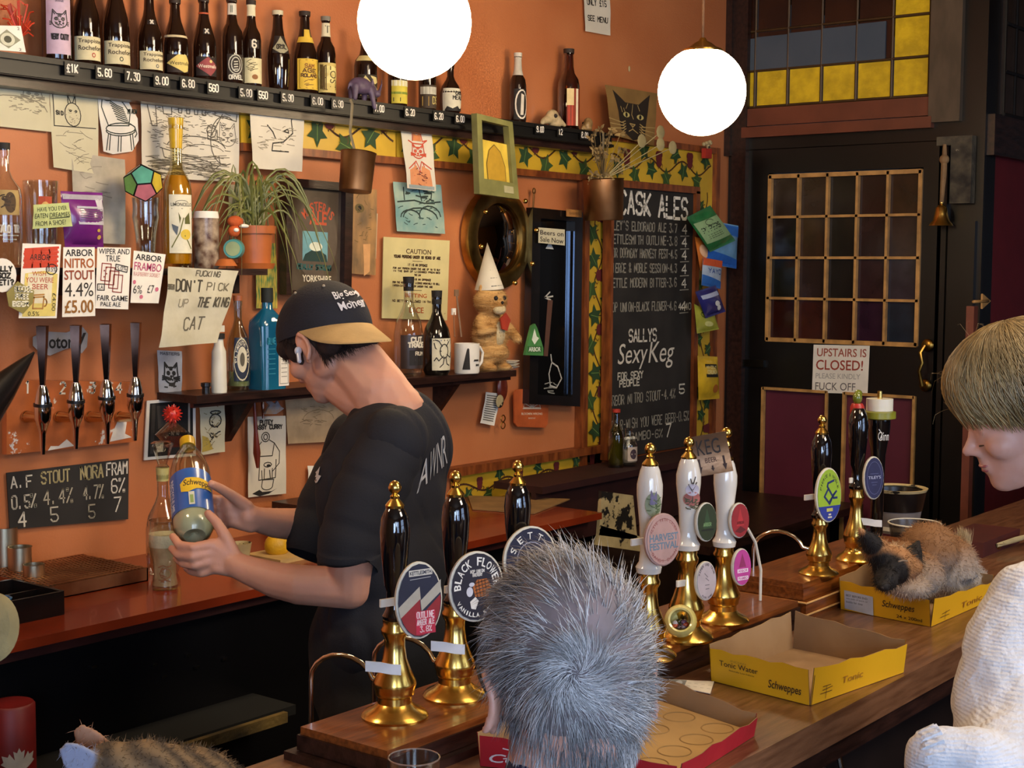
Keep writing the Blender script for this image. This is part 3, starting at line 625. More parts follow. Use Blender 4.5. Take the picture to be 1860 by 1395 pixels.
def cutout(name, label, cat, pts, mt, y=3.29, items=(), th=.0015, part='drawing', group=None, x=None):
    us = [a for a, b in pts]; vs = [b for a, b in pts]; u0, u1, v0, v1 = min(us), max(us), min(vs), max(vs)
    M = QM([at(a, b, y=y) if x is None else at(a, b, x=x) for a, b in ((u0, v0), (u1, v0), (u1, v1), (u0, v1))]); mb = MB()
    mb.prism([M((a-u0)/(u1-u0), 1-(b-v0)/(v1-v0)) for a, b in pts], -M.n*th); o = mb.obj(name, mt, None); tag(o, label, cat, group)
    if items: art(o, M, items, part)
    return o, M
cutout('cat_cutout', 'cut-out drawing of a striped cat sitting on a round stool', 'drawing', p, CARD, 3.285, [('l', [arc(.55, .38, .36, .08, 0, 360, 16), arc(.55, .35, .36, .08, 180, 360, 10), [(.25, .3), (.2, .06)], [(.3, .3), (.27, .06)], [(.5, .27), (.48, .04)], [(.56, .27), (.55, .04)], [(.78, .3), (.82, .06)], [(.84, .3), (.88, .08)], [(.1, .9), (.08, .7), (.2, .5), (.25, .42), (.75, .42), (.78, .6), (.6, .76), (.4, .86), (.28, .9), (.2, .95), (.14, .9)], [(.78, .45), (.9, .4), (.95, .3), (.9, .25)]]+[[(.25+i*.03, .8-i*.04), (.45+i*.03, .72-i*.035), (.6+i*.02, .68-i*.03)] for i in range(8)]+catface(.24, .84, .12, .06), '3a4034', .003), ('t', 'ROYAL', .45, .8, .75, .86, '3a4034', .003), ('t', 'MIAOW', .72, .6, .95, .66, '3a4034', .003)], group=GP)
sheet('grey_sheet', 'grey blank-looking sheet hanging low behind the purple bag', 'drawing', ((128, 276), (226, 290), (224, 444), (132, 440)), PG, 3.288, items=[('l', sc(.1, .5, .9, .9, 16, .3), '8d8574', .002)], group=GP, seed=3)
sheet('pub_drawing', 'large ink drawing of a cat asleep in a pub', 'drawing', ((254, 162), (433, 185), (430, 331), (254, 322)), PW, 3.284, items=[('l', [arc(.55, .38, .3, .14, 10, 170, 14), arc(.85, .5, .16, .3, 60, 290, 14), [(.2, .35), (.7, .22), (.72, .12), (.8, .2), (.78, .3)], [(.2, .35), (.22, .25), (.7, .12)], arc(.7, .6, .05, .08, 0, 360), [(.66, .6), (.66, .5), (.76, .5), (.76, .6)], [(.05, .9), (.1, .6), (.15, .6), (.14, .9)], [(.2, .92), (.22, .75), (.3, .75), (.3, .92)], [(.7, .55), (.82, .82)], [(.75, .95), (.98, .9), (.97, .75), (.74, .8), (.75, .95)]]+[[(x, .95), (x+.01, .78), (x+.04, .78), (x+.05, .95)] for x in (.36, .44, .52, .6)], '4a4438', .0028), ('l', sc(.03, .04, .97, .3, 150, .22)+sc(.05, .35, .95, .95, 170, .07)+[arc(.62, .33, .22, .1, 20, 170), arc(.4, .4, .12, .06, 30, 170)]+catface(.87, .55, .09, .14), '5d5648', .0018)], group=GP, seed=4)
sheet('nose_drawing', 'white sheet with a cat-nose sketch behind the spider plant', 'drawing', ((452, 190), (552, 199), (545, 312), (456, 306)), PW, 3.245, items=[('l', [[(.8, .95), (.75, .8), (.78, .6), (.6, .45), (.4, .42), (.38, .3), (.7, .3)], [(.6, .62), (.68, .66), (.7, .6), (.6, .62)], [(.3, .7), (.4, .6), (.45, .5)]], DK, .004), ('l', sc(.1, .3, .9, .7, 30, .2), PENC, .002)], group=GP, seed=5)
sheet('cat_sketch', 'small card with a grey cat head sketch beside the plant pot', 'drawing', ((413, 335), (478, 338), (478, 412), (413, 410)), PC, 3.286, items=[('l', catface(.45, .5, .25, .26), '4c463a', .0025), ('l', sc(.2, .2, .75, .7, 30, .1), '6d6656', .002)], group=GP, seed=6)
sheet('cowboy_cat_drawing', 'paper with a red-orange cat in a cowboy hat under the globe lamp', 'drawing', ((722, 219), (780, 225), (787, 347), (737, 342)), PW, 3.262, wave=.003, items=[('l', [[(.2, .72), (.35, .68), (.65, .68), (.8, .74), (.66, .72), (.62, .86), (.5, .83), (.38, .87), (.34, .72)]]+catface(.5, .55, .2, .1)+[[(.1, .3), (.4, .42), (.5, .3), (.6, .42), (.9, .32)], [(.2, .1), (.35, .4)], [(.8, .1), (.65, .4)], [(.4, .1), (.5, .3), (.6, .1)]], 'c0492c', .004), ('p', [(.36, .72), (.63, .72), (.61, .84), (.5, .81), (.39, .84)], 'd5824c'), ('p', [(.1, .04), (.9, .04), (.85, .3), (.6, .36), (.5, .22), (.38, .36), (.12, .28)], 'd08a5c'), ('l', sc(.15, .05, .85, .3, 14, .2), '6a2a20', .003), ('r', .05, .01, .95, .06, '8d9a98')], group=GP, seed=7)
sheet('teal_print', 'teal and black ink print of curled cats under the cowboy cat', 'drawing', ((713, 330), (800, 336), (805, 425), (717, 420)), mat('pale_teal_paper', 'a9b9a2', r=.7, vs=10, c2='6f9a96'), 3.288, items=[('l', [arc(.5, .3, .35, .2, 0, 180), arc(.3, .3, .2, .15, 0, 180), arc(.7, .35, .22, .2, 0, 200), [(.05, .6), (.4, .65), (.6, .6), (.95, .65)], [(.2, .9), (.2, .65)], [(.5, .95), (.55, .65)], [(.8, .95), (.75, .7)]]+sc(.05, .6, .95, .95, 16, .2), '22322c', .005), ('l', sc(.05, .1, .95, .9, 26, .12), '3f5a54', .003)], group=GP, seed=8)
sheet('caution_sign', 'cream enamel CAUTION licensing notice with chipped rusty edges', 'sign', ((697, 430), (817, 437), (812, 582), (694, 578)), mat('cream_enamel', 'd6c88e', r=.35, vs=4, wear='7a4a1c', ws=11, wt=.71), 3.285, bulge=0, wave=0, th=.003, part='lettering', items=[('f', 'CAUTION', .33, .81, .71, .87, '4a2c14', .01), ('t', 'YOUNG PERSONS UNDER 18 YEARS OF AGE', .15, .755, .86, .785, '4a2c14', .0028), ('l', [[(.43, .72), (.58, .72)], [(.43, .36), (.58, .36)]], '4a2c14', .0015), ('t', 'IT IS AN OFFENCE', .36, .66, .66, .685, '4a2c14', .0022), ('t', 'FOR ANY PERSON UNDER THE AGE OF 18 TO BUY', .14, .615, .86, .635, '4a2c14', .0018), ('t', 'IN THE BAR OF LICENSED PREMISES', .14, .58, .86, .60, '4a2c14', .0018), ('t', 'THE LAW', .46, .54, .56, .56, '4a2c14', .0018), ('t', 'IT IS AN OFFENCE', .4, .485, .72, .505, '4a2c14', .0022), ('t', 'FOR THE HOLDER OF THE LICENCE KNOWINGLY TO SELL', .14, .44, .86, .46, '4a2c14', .0018), ('t', 'INTOXICATING LIQUOR UNDER THE AGE', .14, .40, .75, .42, '4a2c14', .0018), ('f', 'BETTING', .33, .27, .66, .32, 'b4561c', .01), ('t', 'NO BETTING ALLOWED IN THIS BAR', .14, .21, .86, .235, '4a2c14', .0018), ('f', 'DICE', .4, .08, .62, .15, 'b4561c', .01)])
sheet('cat_photo', 'narrow photo strip of a ginger cat with outstretched paws', 'photo', ((637, 338), (684, 345), (679, 500), (635, 497)), mat('ginger_tabby_photo', 'b98a52', r=.5, c2='6f5a40', vs=16, aniso=(1, 1, .5)), 3.288, items=[('e', .3, .76, .18, .05, '6b5a30'), ('e', .3, .76, .07, .03, '14100a'), ('p', [(.45, .35), (.75, .36), (.72, .04), (.5, -.02)], 'cf9a62'), ('l', sc(.1, .3, .9, .9, 18, .2), '7a6038', .003)], group=GP, seed=9)
sheet('cat_portrait_card', 'small framed-look cat picture below the crumpled note', 'drawing', ((284, 636), (329, 638), (327, 714), (286, 712)), mat('blue_grey_paper', 'a9a8aa', r=.7), 3.29, items=[('l', catface(.52, .42, .3, .24), '14120f', .0045), ('l', sc(.15, .1, .9, .4, 14, .2), '2a2620', .004), ('t', 'MASTERS', .1, .9, .9, .96, '4c4a50', .002)], group=GP, seed=10)
sheet('skull_sketch', 'spiral-torn yellowish sketch right of the white-framed picture', 'drawing', ((359, 726), (406, 723), (403, 820), (361, 826)), PC, 3.288, wave=.003, items=[('l', [arc(.6, .6, .22, .12, 0, 360, 12), arc(.62, .75, .2, .03, 0, 360)]+sc(.3, .2, .9, .6, 12, .2), '2a2620', .004), ('l', sc(.05, .1, .9, .9, 30, .2), '8a7a50', .002), ('p', [(.02, .05), (.5, .08), (.3, .3), (.05, .35)], 'b39a40')], group=GP, seed=11)
sheet('apron_cartoon', 'tall cartoon of a person in an apron beside hanging utensils', 'drawing', ((449, 757), (518, 755), (516, 896), (447, 903)), PW, 3.289, items=[('t', 'PUTEY', .3, .9, .65, .95, DK, .004), ('t', 'ASSY CURRY', .2, .84, .9, .89, DK, .004), ('l', [arc(.45, .74, .1, .06, 0, 360, 12), arc(.45, .74, .05, .035, 0, 360), [(.35, .68), (.25, .62), (.3, .5), (.62, .5), (.68, .66), (.55, .7)], [(.68, .66), (.82, .55), (.8, .4), (.62, .3)], [(.3, .5), (.28, .2), (.7, .22), (.72, .45)], [(.35, .32), (.37, .2), (.42, .2), (.42, .34)], [(.55, .32), (.58, .2), (.62, .2), (.62, .34)], arc(.5, .12, .14, .05, 180, 360), [(.36, .12), (.38, .2), (.66, .2), (.64, .12)], arc(.5, .39, .1, .03, 0, 360)], '3a342a', .003), ('p', [(.1, .04), (.3, .08), (.38, .05), (.62, .05), (.75, .08), (.55, .02), (.3, .0)], '1a1612'), ('e', .52, .38, .05, .015, '1a1612')], group=GP, seed=12)
sheet('line_sketch', 'tan sheet with faint pencil lines behind the bartender\'s chest', 'drawing', ((517, 722), (630, 716), (630, 800), (520, 806)), mat('tan_paper', 'b79b74', r=.8), 3.289, items=[('l', sc(.2, .3, .8, .8, 24, .2)+[arc(.5, .5, .25, .2, 0, 180)], '8a7350', .002)], group=GP, seed=13)
sheet('small_notice', 'white corner of a notice showing beside the bartender\'s shirt', 'notice', ((558, 846), (600, 846), (600, 884), (556, 886)), CARD, 3.29, items=[('l', sc(.1, .2, .9, .8, 6, .4), '8a8474', .002)])
sheet('price_note', 'white handwritten note with a price high on the orange wall', 'notice', ((1058, -18), (1107, -12), (1105, 65), (1060, 57)), PW, 3.29, items=[('t', 'TEE SHIRTS', .08, .86, .85, .97, DK, .003), ('t', 'ONLY £15', .1, .66, .85, .8, DK, .004), ('t', 'SEE MENU', .1, .28, .9, .4, DK, .004)], part='lettering')
# picture in white mount with black interior
t, M = sheet('mounted_photograph', 'black photograph in a white border left of the torn sketch', 'picture', ((267, 728), (355, 721), (356, 828), (262, 836)), CARD, 3.29, bulge=0, wave=0, th=.004, items=[('r', .06, .05, .94, .95, '14120f'), ('r', .1, .1, .17, .93, '34302a'), ('r', .84, .3, .88, .93, 'a8a090'), ('p', [(.2, .9), (.45, .9), (.4, .5), (.25, .4)], '3a362f'), ('f', 'Nº 10', .5, .38, .66, .46, 'b8b0a0')])
# logo strip behind taps
cutout('scalloped_sticker', 'grey cloud-edged sticker with black lettering behind the chrome taps', 'sticker', [(60, 612), (80, 602), (120, 604), (150, 594), (160, 606), (158, 630), (148, 642), (136, 630), (118, 634), (104, 640), (90, 646), (72, 640), (60, 628)], mat('grey_sticker', '9a9696', r=.5), 3.285, [('f', 'Motor', .1, .25, .72, .72, '17120f', .02), ('f', 'y', .78, .25, .96, .8, '17120f', .02)], part='lettering')
# cards hung from the front edge of the left shelf
YS = 3.118; GS = 'beer name cards hung from the left shelf'
sheet('beer_card', 'beer card with scribbled red top reading ARBOR WISH YOU WERE BEER', 'card', ((41, 442), (111, 444), (103, 578), (34, 578)), CARD, YS, bulge=0, wave=0, part='lettering', group=GS, items=[('l', [[(.05+.01*(i % 3), .68+.03*i), (.93-.03*(i % 2), .71+.031*i)] for i in range(9)], 'c43c20', .0055), ('f', 'ARBOR', .2, .78, .72, .86, '1c1612', .01), ('p', [(.08, .02), (.95, .03), (.95, .6), (.6, .64), (.1, .6)], 'd9c46a'), ('r', .18, .2, .82, .6, 'dcd3b4'), ('f', 'WISH', .28, .57, .64, .63, 'a83a24', .006), ('f', 'YOU WERE', .12, .48, .85, .55, 'a83a24', .006), ('f', 'BEER', .3, .39, .72, .46, 'a83a24', .006), ('l', [arc(.78, .66, .14, .07, 0, 360, 14)], '1c1612', .0025), ('f', '0.5%', .68, .63, .9, .69, '1c1612'), ('l', [[(.36, .28), (.62, .29), (.6, .13), (.34, .13), (.36, .28)], arc(.64, .21, .06, .05, -90, 90), [(.36, .31), (.62, .32)]], 'b08040', .004), ('f', '£4.00', .84, .1, .94, .34, '1c1612', 0, 0, 1), ('f', '0.5%', .22, .03, .52, .09, '1c1612')])
sheet('beer_card', 'beer card reading ARBOR NITRO STOUT 4.4% with a £5.00 price', 'card', ((115, 449), (172, 449), (173, 574), (113, 576)), CARD, YS, bulge=0, wave=0, part='lettering', group=GS, items=[('f', 'ARBOR', .06, .87, .94, .97, '1c1612', .012), ('f', 'NITRO', .04, .70, .96, .84, 'a05420', .02), ('f', 'STOUT', .04, .53, .96, .67, '8a3a1c', .02), ('f', '4.4%', .06, .29, .94, .49, '2a221c'), ('f', '£5.00', .06, .05, .94, .24, '8a5a1c', .02)])
sheet('beer_card', 'beer card with playing cards drawn on it, reading WIPER AND TRUE FAIR GAME PALE ALE', 'card', ((177, 449), (238, 450), (233, 562), (173, 560)), CARD, YS, bulge=0, wave=0, part='lettering', group=GS, items=[('f', 'WIPER AND', .04, .89, .96, .98, '1c1612', .006), ('f', 'TRUE', .25, .77, .68, .87, '1c1612', .006), ('l', [[(.15+.12*i, .74-.06*i), (.42+.12*i, .73-.06*i), (.4+.12*i, .45-.06*i), (.13+.12*i, .46-.06*i), (.15+.12*i, .74-.06*i)] for i in range(4)], '8a3226', .0025), ('l', [[(.56, .73), (.92, .69), (.9, .6), (.56, .64), (.56, .73)], [(.04, .4), (.24, .4), (.24, .3), (.04, .3), (.04, .4)]], '2a221c', .0025), ('f', '5.0%', .6, .63, .88, .7, '2a221c'), ('f', 'LA', .08, .32, .2, .38, '2a221c'), ('f', 'FAIR GAME', .04, .13, .96, .22, '1c1612', .008), ('f', 'PALE ALE', .15, .04, .75, .11, '1c1612', .008)]+[('e', .22+.07*(i % 2), .52+.05*i, .018, .014, '8a3226') for i in range(4)])
sheet('beer_card', 'beer card with pink lettering reading ARBOR FRAMBO 6% £7', 'card', ((243, 455), (301, 462), (288, 551), (237, 550)), CARD, YS, bulge=0, wave=0, part='lettering', group=GS, items=[('f', 'ARBOR', .06, .83, .9, .95, '1c1612', .014), ('f', 'FRAMBO', .04, .63, .92, .79, 'b2486c', .008), ('f', 'RASPBERRY SORBET', .04, .52, .9, .6, 'c98a80'), ('f', '6%', .06, .18, .36, .34, '2a221c'), ('f', '£7', .54, .2, .76, .36, '2a221c'), ('e', .35, .12, .06, .04, 'c86a80'), ('e', .86, .28, .06, .045, 'c86a80'), ('e', .08, .4, .05, .04, 'c86a80')])
cutout('round_card', 'round white card with felt-pen words at the far left edge', 'card', [(4+26*math.cos(a*PI/10), 500+31*math.sin(a*PI/10)) for a in range(20)], CARD, 3.11, [('t', 'SALLY', .15, .62, .85, .76, DK, .004), ('t', 'SOZ', .3, .42, .8, .56, DK, .004), ('t', 'YET!?', .25, .22, .9, .36, DK, .004)], part='lettering')
cutout('hexagon_tag', 'olive hexagonal tag reading BOOZE FREE BEER over the red-topped card', 'tag', [(12, 532), (32, 511), (62, 528), (60, 550), (42, 570), (16, 556)], mat('olive_card', '8c8040', r=.6), 3.10, [('t', 'BOOZE', .28, .68, .95, .84, 'e2dcc0', .0035), ('t', 'FREE', .3, .46, .8, .6, 'e2dcc0', .0035), ('t', 'BEER', .2, .24, .8, .38, 'e2dcc0', .0035)], part='lettering')
sheet('green_note', 'pale green note reading HAVE YOU EVER EATEN DREAMIES FROM A SHOE?', 'notice', ((60, 372), (124, 368), (129, 411), (57, 416)), mat('pale_green_paper', 'b6bf7c', r=.7), 3.10, bulge=.002, part='lettering', items=[('f', 'HAVE YOU EVER', .1, .7, .92, .88, '2a2e18'), ('f', 'EATEN DREAMIES', .04, .42, .97, .62, '2a2e18'), ('f', 'FROM A SHOE?', .06, .1, .85, .3, '2a2e18'), ('l', [[(.44, .38), (.95, .4)]], '2a2e18', .002)])
sheet('crumpled_note', 'crumpled sheet with scrawl reading DON\'T PICK UP THE CAT', 'notice', ((303, 484), (430, 492), (383, 622), (280, 631)), PR, YS-.002, bulge=.012, wave=.005, part='lettering', nx=14, ny=14, items=[('t', 'FUCKING', .4, .9, .75, .97, '5a5444', .003), ('t', 'DON\'T', .12, .7, .52, .84, '3a3428', .005), ('t', 'PICK', .58, .72, .92, .82, '6a6350', .0035), ('t', 'UP', .2, .5, .36, .6, '8a826c', .003), ('t', 'THE KING', .5, .5, .98, .62, '4a4436', .0045), ('t', 'CAT', .35, .2, .7, .36, '5a5444', .004), ('t', 'SCREAM', .0, .72, .1, .78, '5a5444', .0025)])
# drinks menu cards under mid shelf
sheet('striped_card', 'small white list card tilted under the right end of the middle shelf', 'card', ((882, 712), (908, 715), (894, 773), (869, 768)), CARD, 3.28, items=[('l', [[(.1, .9-.07*i), (.85, .9-.07*i)] for i in range(12)], '6a6458', .004)])
mb = MB(); p = at(912, 720, y=3.27); mb.ell(p+Vector((0, 0, .03)), (.028, .012, .05)); mb.tube([p+Vector((0, 0, .05)), p+Vector((-.005, 0, .09))], .003); o = mb.obj('wooden_spoon_ornament', mat('dark_red_wood', '6a2818', r=.3), None); tag(o, 'dark red wooden ornament hanging under the middle shelf', 'ornament')
mb = MB(); mb.ell(at(908, 729, y=3.255), (.022, .004, .024)); mb.obj('white_disc', CREAM, o)
mb = MB()
for dz in (-.05, -.075): mb.tube([at(914, 735, y=3.26)+Vector((.012*math.cos(a), 0, dz+.012*math.sin(a))) for a in np.linspace(0, 6.28, 12)], .002, 5)
mb.obj('chain_rings', OLDBR, o)
cutout('badge_plaque', 'orange plaque with a white shell emblem under the dark mirror', 'plaque', [(938, 708), (955, 706), (957, 699), (966, 696), (975, 699), (978, 708), (994, 710), (997, 716), (995, 770), (990, 777), (940, 775), (935, 768), (934, 715)], mat('orange_plastic', 'b9592c', r=.4), 3.27, [('l', [[(.5, .45), (.5+.22*math.cos(a), .45+.18*math.sin(a))] for a in np.linspace(0, PI, 7)]+[arc(.5, .45, .24, .2, 0, 180, 12), [(.24, .43), (.76, .43)]], 'e6cfb0', .003), ('f', 'BLOOMIN WRONG', .2, .29, .8, .34, 'e6cfb0', .01), ('f', 'BREW', .4, .2, .6, .23, 'e6cfb0'), ('l', [arc(.5, .9, .08, .05, 0, 360)], 'e6cfb0', .003)], th=.006)
# ================================================================== mirrors and poster
pc = at(905, 433, y=3.27); po = T('porthole_mirror', 'round brass porthole mirror behind the plush cat', 'mirror', pc); XR = Matrix.Translation(pc) @ Matrix.Rotation(PI/2, 4, 'X')
mb = MB(); mb.lathe([(.125, .0), (.125, .03), (.14, .036), (.178, .03), (.182, .015), (.182, 0)], (0, 0, -.02), 40, XR); mb.obj('brass_ring', mat('dull_gold_brass', 'c8a45c', r=.3, m=1, c2='9a783c'), po)
mb = MB(); mb.lathe([(.0, .030), (.06, .027), (.10, .018), (.127, .006)], (0, 0, -.01), 36, XR, close=False); mb.obj('convex_mirror', mat('dark_mirror', '9a8a7a', r=.04, m=1, var=0), po)
for k in range(8):
    a = k*PI/4+.2; mb = MB(); mb.ell(pc+Vector((.16*math.cos(a), -.052, .16*math.sin(a))), .009); mb.obj('bolt', BRASS, po)
q = [at(u, v, y=3.26) for u, v in ((960, 377), (1051, 386), (1046, 738), (953, 733))]
dm = T('dark_framed_mirror', 'tall black-framed mirror with etched white marks beside the porthole', 'mirror', (q[3]+q[2])/2); M = QM(q)
mb = MB()
def slab(M, mb, s0, t0, s1, t1, o0, o1):
    mb.prism([M(s0, t0, o0), M(s1, t0, o0), M(s1, t1, o0), M(s0, t1, o0)], M.n*(o1-o0))
for a in ((0, 0, .16, 1), (.84, 0, 1, 1), (.16, 0, .84, .05), (.16, .95, .84, 1)): slab(M, mb, *a, -.01, .02)
mb.obj('frame', mat('black_lacquer', '14110f', r=.25, coat=.4), dm)
mb = MB(); slab(M, mb, .16, .05, .84, .95, -.01, .0); g = mb.obj('mirror_glass', mat('black_mirror', '2a2622', r=.08, m=.85, var=0), dm)
art(g, M, [('l', [[(.5, .56), (.34, .55)], [(.44, .58), (.34, .55), (.46, .54)], [(.45, .16), (.5, .22), (.62, .2), (.7, .14), (.6, .09), (.48, .1), (.45, .16)], [(.5, .22), (.48, .26)]], 'b8b4a8', .006), ('l', sc(.3, .06, .8, .12, 6, .4), '8a8a80', .004), ('p', [(.34, .8), (.42, .84), (.5, .8)], 'c8c8c0'), ('p', [(.40, .54), (.5, .54), (.42, .25), (.34, .25)], '5a3a2c')], 'etched_marks')
mb = MB(); slab(M, mb, .78, .06, .81, .9, .001, .006); mb.obj('bevelled_edge', mat('bevel_mirror', 'a8c4e8', r=.1, m=1, var=0), dm)
sheet('beers_on_sale_sign', 'cream sign reading Beers on Sale Now on the dark mirror', 'sign', ((978, 413), (1026, 417), (1026, 446), (978, 441)), PC, 3.23, bulge=0, wave=0, part='lettering', items=[('f', 'Beers on', .06, .55, .94, .85, '2a221c', .008), ('f', 'Sale Now', .06, .1, .94, .42, '2a221c', .008)])
sheet('wood_tag', 'small tan wooden tag on the top corner of the dark mirror', 'tag', ((1030, 380), (1057, 382), (1057, 395), (1030, 393)), mat('tan_wood', 'b07a40', r=.6), 3.225, bulge=0, wave=0, th=.004, part='lettering', items=[('f', 'BARREL', .15, .3, .85, .65, '6a4420')])
cutout('green_bottle_topper', 'green triangular ARBOR clip on the lower left of the dark mirror', 'badge', [(954, 645), (957, 630), (966, 592), (972, 588), (976, 596), (987, 632), (987, 646)], mat('green_badge', '4e8a4a', r=.4), 3.21, [('p', [(.35, .5), (.5, .85), (.62, .6), (.75, .55), (.5, .35)], 'dfe6cf'), ('r', .12, .1, .9, .3, '3a6a34'), ('f', 'ARBOR', .18, .13, .84, .27, 'e6ecd8', .02)], th=.01)
q = [at(u, v, y=3.265) for u, v in ((512, 323), (634, 334), (630, 540), (512, 535))]; M = QM(q)
pt = T('framed_beer_poster', 'dark-framed beer poster with red ALE lettering behind the plant', 'poster', (q[3]+q[2])/2)
mb = MB()
for a in ((0, 0, .08, 1), (.88, 0, 1, 1), (.08, 0, .88, .04), (.08, .93, .88, 1)): slab(M, mb, *a, -.01, .02)
mb.obj('frame', DARKW, pt); mb = MB(); slab(M, mb, .08, .04, .88, .93, -.01, .0); g = mb.obj('poster_print', mat('dark_brown_print', '3c2c20', r=.3, c2='5c5040', vs=7), pt)
art(g, M, [('e', .5, .5, .33, .36, '5a4c3c'), ('a', 'MASTER\'S', .53, .5, .3, .28, PI/2, 1.7, .3, 'c0512c', .02, False), ('f', 'ALE', .4, .62, .66, .74, 'c0512c', .03), ('r', .3, .3, .68, .56, '6fa0a4'), ('p', [(.3, .3), (.68, .3), (.66, .36), (.5, .42), (.34, .36)], '1e3a34'), ('e', .5, .43, .1, .04, 'd8dcc4'), ('t', 'REALLY STRONG', .22, .23, .74, .27, '2c5a54', .005), ('f', 'YORKSHIRE', .3, .12, .74, .18, 'e2d6b8', .02)], 'printed_design')
t, _ = sheet('corn_drawing', 'tall green and yellow corn picture half hidden behind the blue bottle', 'picture', ((462, 440), (500, 442), (500, 560), (462, 560)), mat('corn_green_print', '2c6a3a', r=.5, c2='c9a83a', vs=30, aniso=(6, 1, 1)), 3.288)
# chalk strip and tap plate at the left
sheet('torn_chalk_strip', 'torn-edged chalkboard strip with four beer prices below the chrome taps', 'chalkboard', ((12, 859), (234, 833), (233, 943), (18, 962)), SLATE, 3.29, bulge=0, wave=0, th=.003, part='chalk_lettering', nx=1, ny=1, items=[('t', 'A.F', .02, .72, .2, .92, 'c9c2ae', .004), ('t', 'STOUT', .26, .74, .5, .94, 'a89a6a', .0045), ('t', 'NORA', .58, .74, .78, .95, 'a89a6a', .005), ('t', 'FRAM', .8, .76, .99, .96, 'd4ccba', .004), ('t', '0.5%', .02, .36, .22, .58, 'b5ae9a', .0045), ('t', '4.4%', .27, .38, .52, .62, 'a89f88', .004), ('t', '4.7%', .6, .4, .78, .62, 'a89f88', .004), ('t', '6%', .84, .46, .97, .68, 'd4ccba', .004), ('t', '4', .06, .04, .14, .28, 'c9c2ae', .005), ('t', '5', .32, .08, .40, .32, 'b5ae9a', .004), ('t', '5', .64, .08, .71, .3, '9a927c', .004), ('t', '7', .86, .14, .94, .38, 'd4ccba', .004)])
tp = T('tap_wall', 'painted wall plate with four chrome keg taps numbered 1 to 4', 'beer taps', at(130, 820, y=3.26))
q = [at(u, v, y=3.27) for u, v in ((12, 690), (258, 694), (247, 802), (12, 826))]; M = QM(q); mb = MB(); mb.grid(lambda a, b: M(a, b), 1, 1, .02, M.n)
pl = mb.obj('plate', mat('chipped_orange_paint', 'b4602e', r=.4, wear='d8cfc0', ws=16, wt=.62), tp)
art(pl, M, [('t', '1', .12, .82, .17, .98, 'e2d8c4', .005), ('t', '2', .37, .82, .42, .98, 'e2d8c4', .005), ('t', '3', .59, .82, .64, .98, 'e2d8c4', .005), ('t', '4', .79, .82, .85, .98, 'e2d8c4', .005), ('p', [(.3, .0), (.32, .06), (.38, .05), (.44, .14), (.5, .03)], 'd8cfc0'), ('p', [(.78, .04), (.8, .2), (.86, .52), (.91, .45), (.9, .15), (.96, .08)], 'd8cfc0')], 'lettering')
CHR = mat('chrome', 'd0ccc4', r=.08, m=1, var=0)
for k, (u, v0, v1, ub) in enumerate(((77, 592, 825, 48), (138, 591, 815, 108), (192, 589, 806, 164), (247, 586, 800, 218))):
    d = depth(at(u, 740, y=3.14)); top = at(u, v0, y=3.12); bot = at(u+(1, 0, 3, -2)[k], v1, y=3.14); kk = lambda f: top+(bot-top)*f
    b = at(ub, 757, y=3.265); tn = T('keg_tap', 'x', 'x', bot); tn['category'] = 'tap'; tn['group'] = 'chrome keg taps on the wall plate'
    tn['label'] = ['chrome wall tap numbered 1, furthest left', 'chrome wall tap right of the painted number 2', 'chrome wall tap between numbers 3 and 4', 'chrome wall tap numbered 4, nearest the torn white paint'][k]
    tn['_w'] = tuple(bot)
    mb = MB(); mb.tube([kk(0), kk(.1), kk(.3), kk(.48)], [.018, .0165, .012, .0075], 4, flat=.8); mb.obj('handle', mat('dark_chrome', '6a5248', r=.12, m=1), tn)
    mb = MB(); mb.tube([kk(.46), kk(.5), kk(.56), kk(.64), kk(.72), kk(.76), kk(.8), kk(.84), kk(1)], [.009, .014, .018, .021, .02, .016, .011, .008, .0055], 14); mb.obj('body', CHR, tn)
    mb = MB(); mb.tube([kk(.60), kk(.625)], .0225, 14); mb.obj('collar', mat('black_rubber', '131110', r=.4), tn)
    mb = MB(); mb.tube([b, b+Vector((.01, -.05, 0)), kk(.70)+Vector((0, .02, 0)), kk(.7)], [.015, .011, .009, .009], 12); mb.ell(b, (.016, .010, .016)); mb.obj('shank', mat('worn_brass', 'c9a87c', r=.2, m=1), tn)
    tn.parent = None
# sign on the door, bell
sheet('upstairs_sign', 'white door sign reading UPSTAIRS IS CLOSED! above the maroon panels', 'sign', ((1478, 626), (1580, 628), (1576, 716), (1475, 713)), CARD, x=XD-.006, bulge=0, wave=.0005, part='lettering', items=[('f', 'UPSTAIRS IS', .07, .76, .95, .93, 'a0503a', .012), ('f', 'CLOSED!', .06, .48, .9, .69, '9a3c28', .012), ('f', 'PLEASE KINDLY', .06, .3, .86, .41, 'a8a49c', .004), ('f', 'FUCK OFF', .06, .06, .78, .22, '6a6460', .004)])
bp = at(1709, 410, x=XD-.07); bl = T('brass_bell', 'small brass bell hanging on a twisted rope beside the door', 'bell', bp)
mb = MB(); mb.lathe([(.047, 0), (.043, .008), (.032, .02), (.026, .045), (.022, .07), (.012, .082), (.006, .084)], bp, 24); mb.ell(bp+Vector((0, 0, .09)), (.008, .008, .01)); mb.obj('bell_body', BRASS, bl)
mb = MB(); tp_ = at(1716, 262, x=XD-.05)
mb.tube([bp+Vector((0, 0, .09)), bp+Vector((0, -.005, .2)), tp_+Vector((0, 0, -.07)), tp_], [.008, .012, .012, .007], 8); mb.ell(tp_+Vector((0, 0, -.06)), .02); mb.obj('rope', mat('old_rope', '8a6a44', r=.8, bump=1, bs=80), bl)
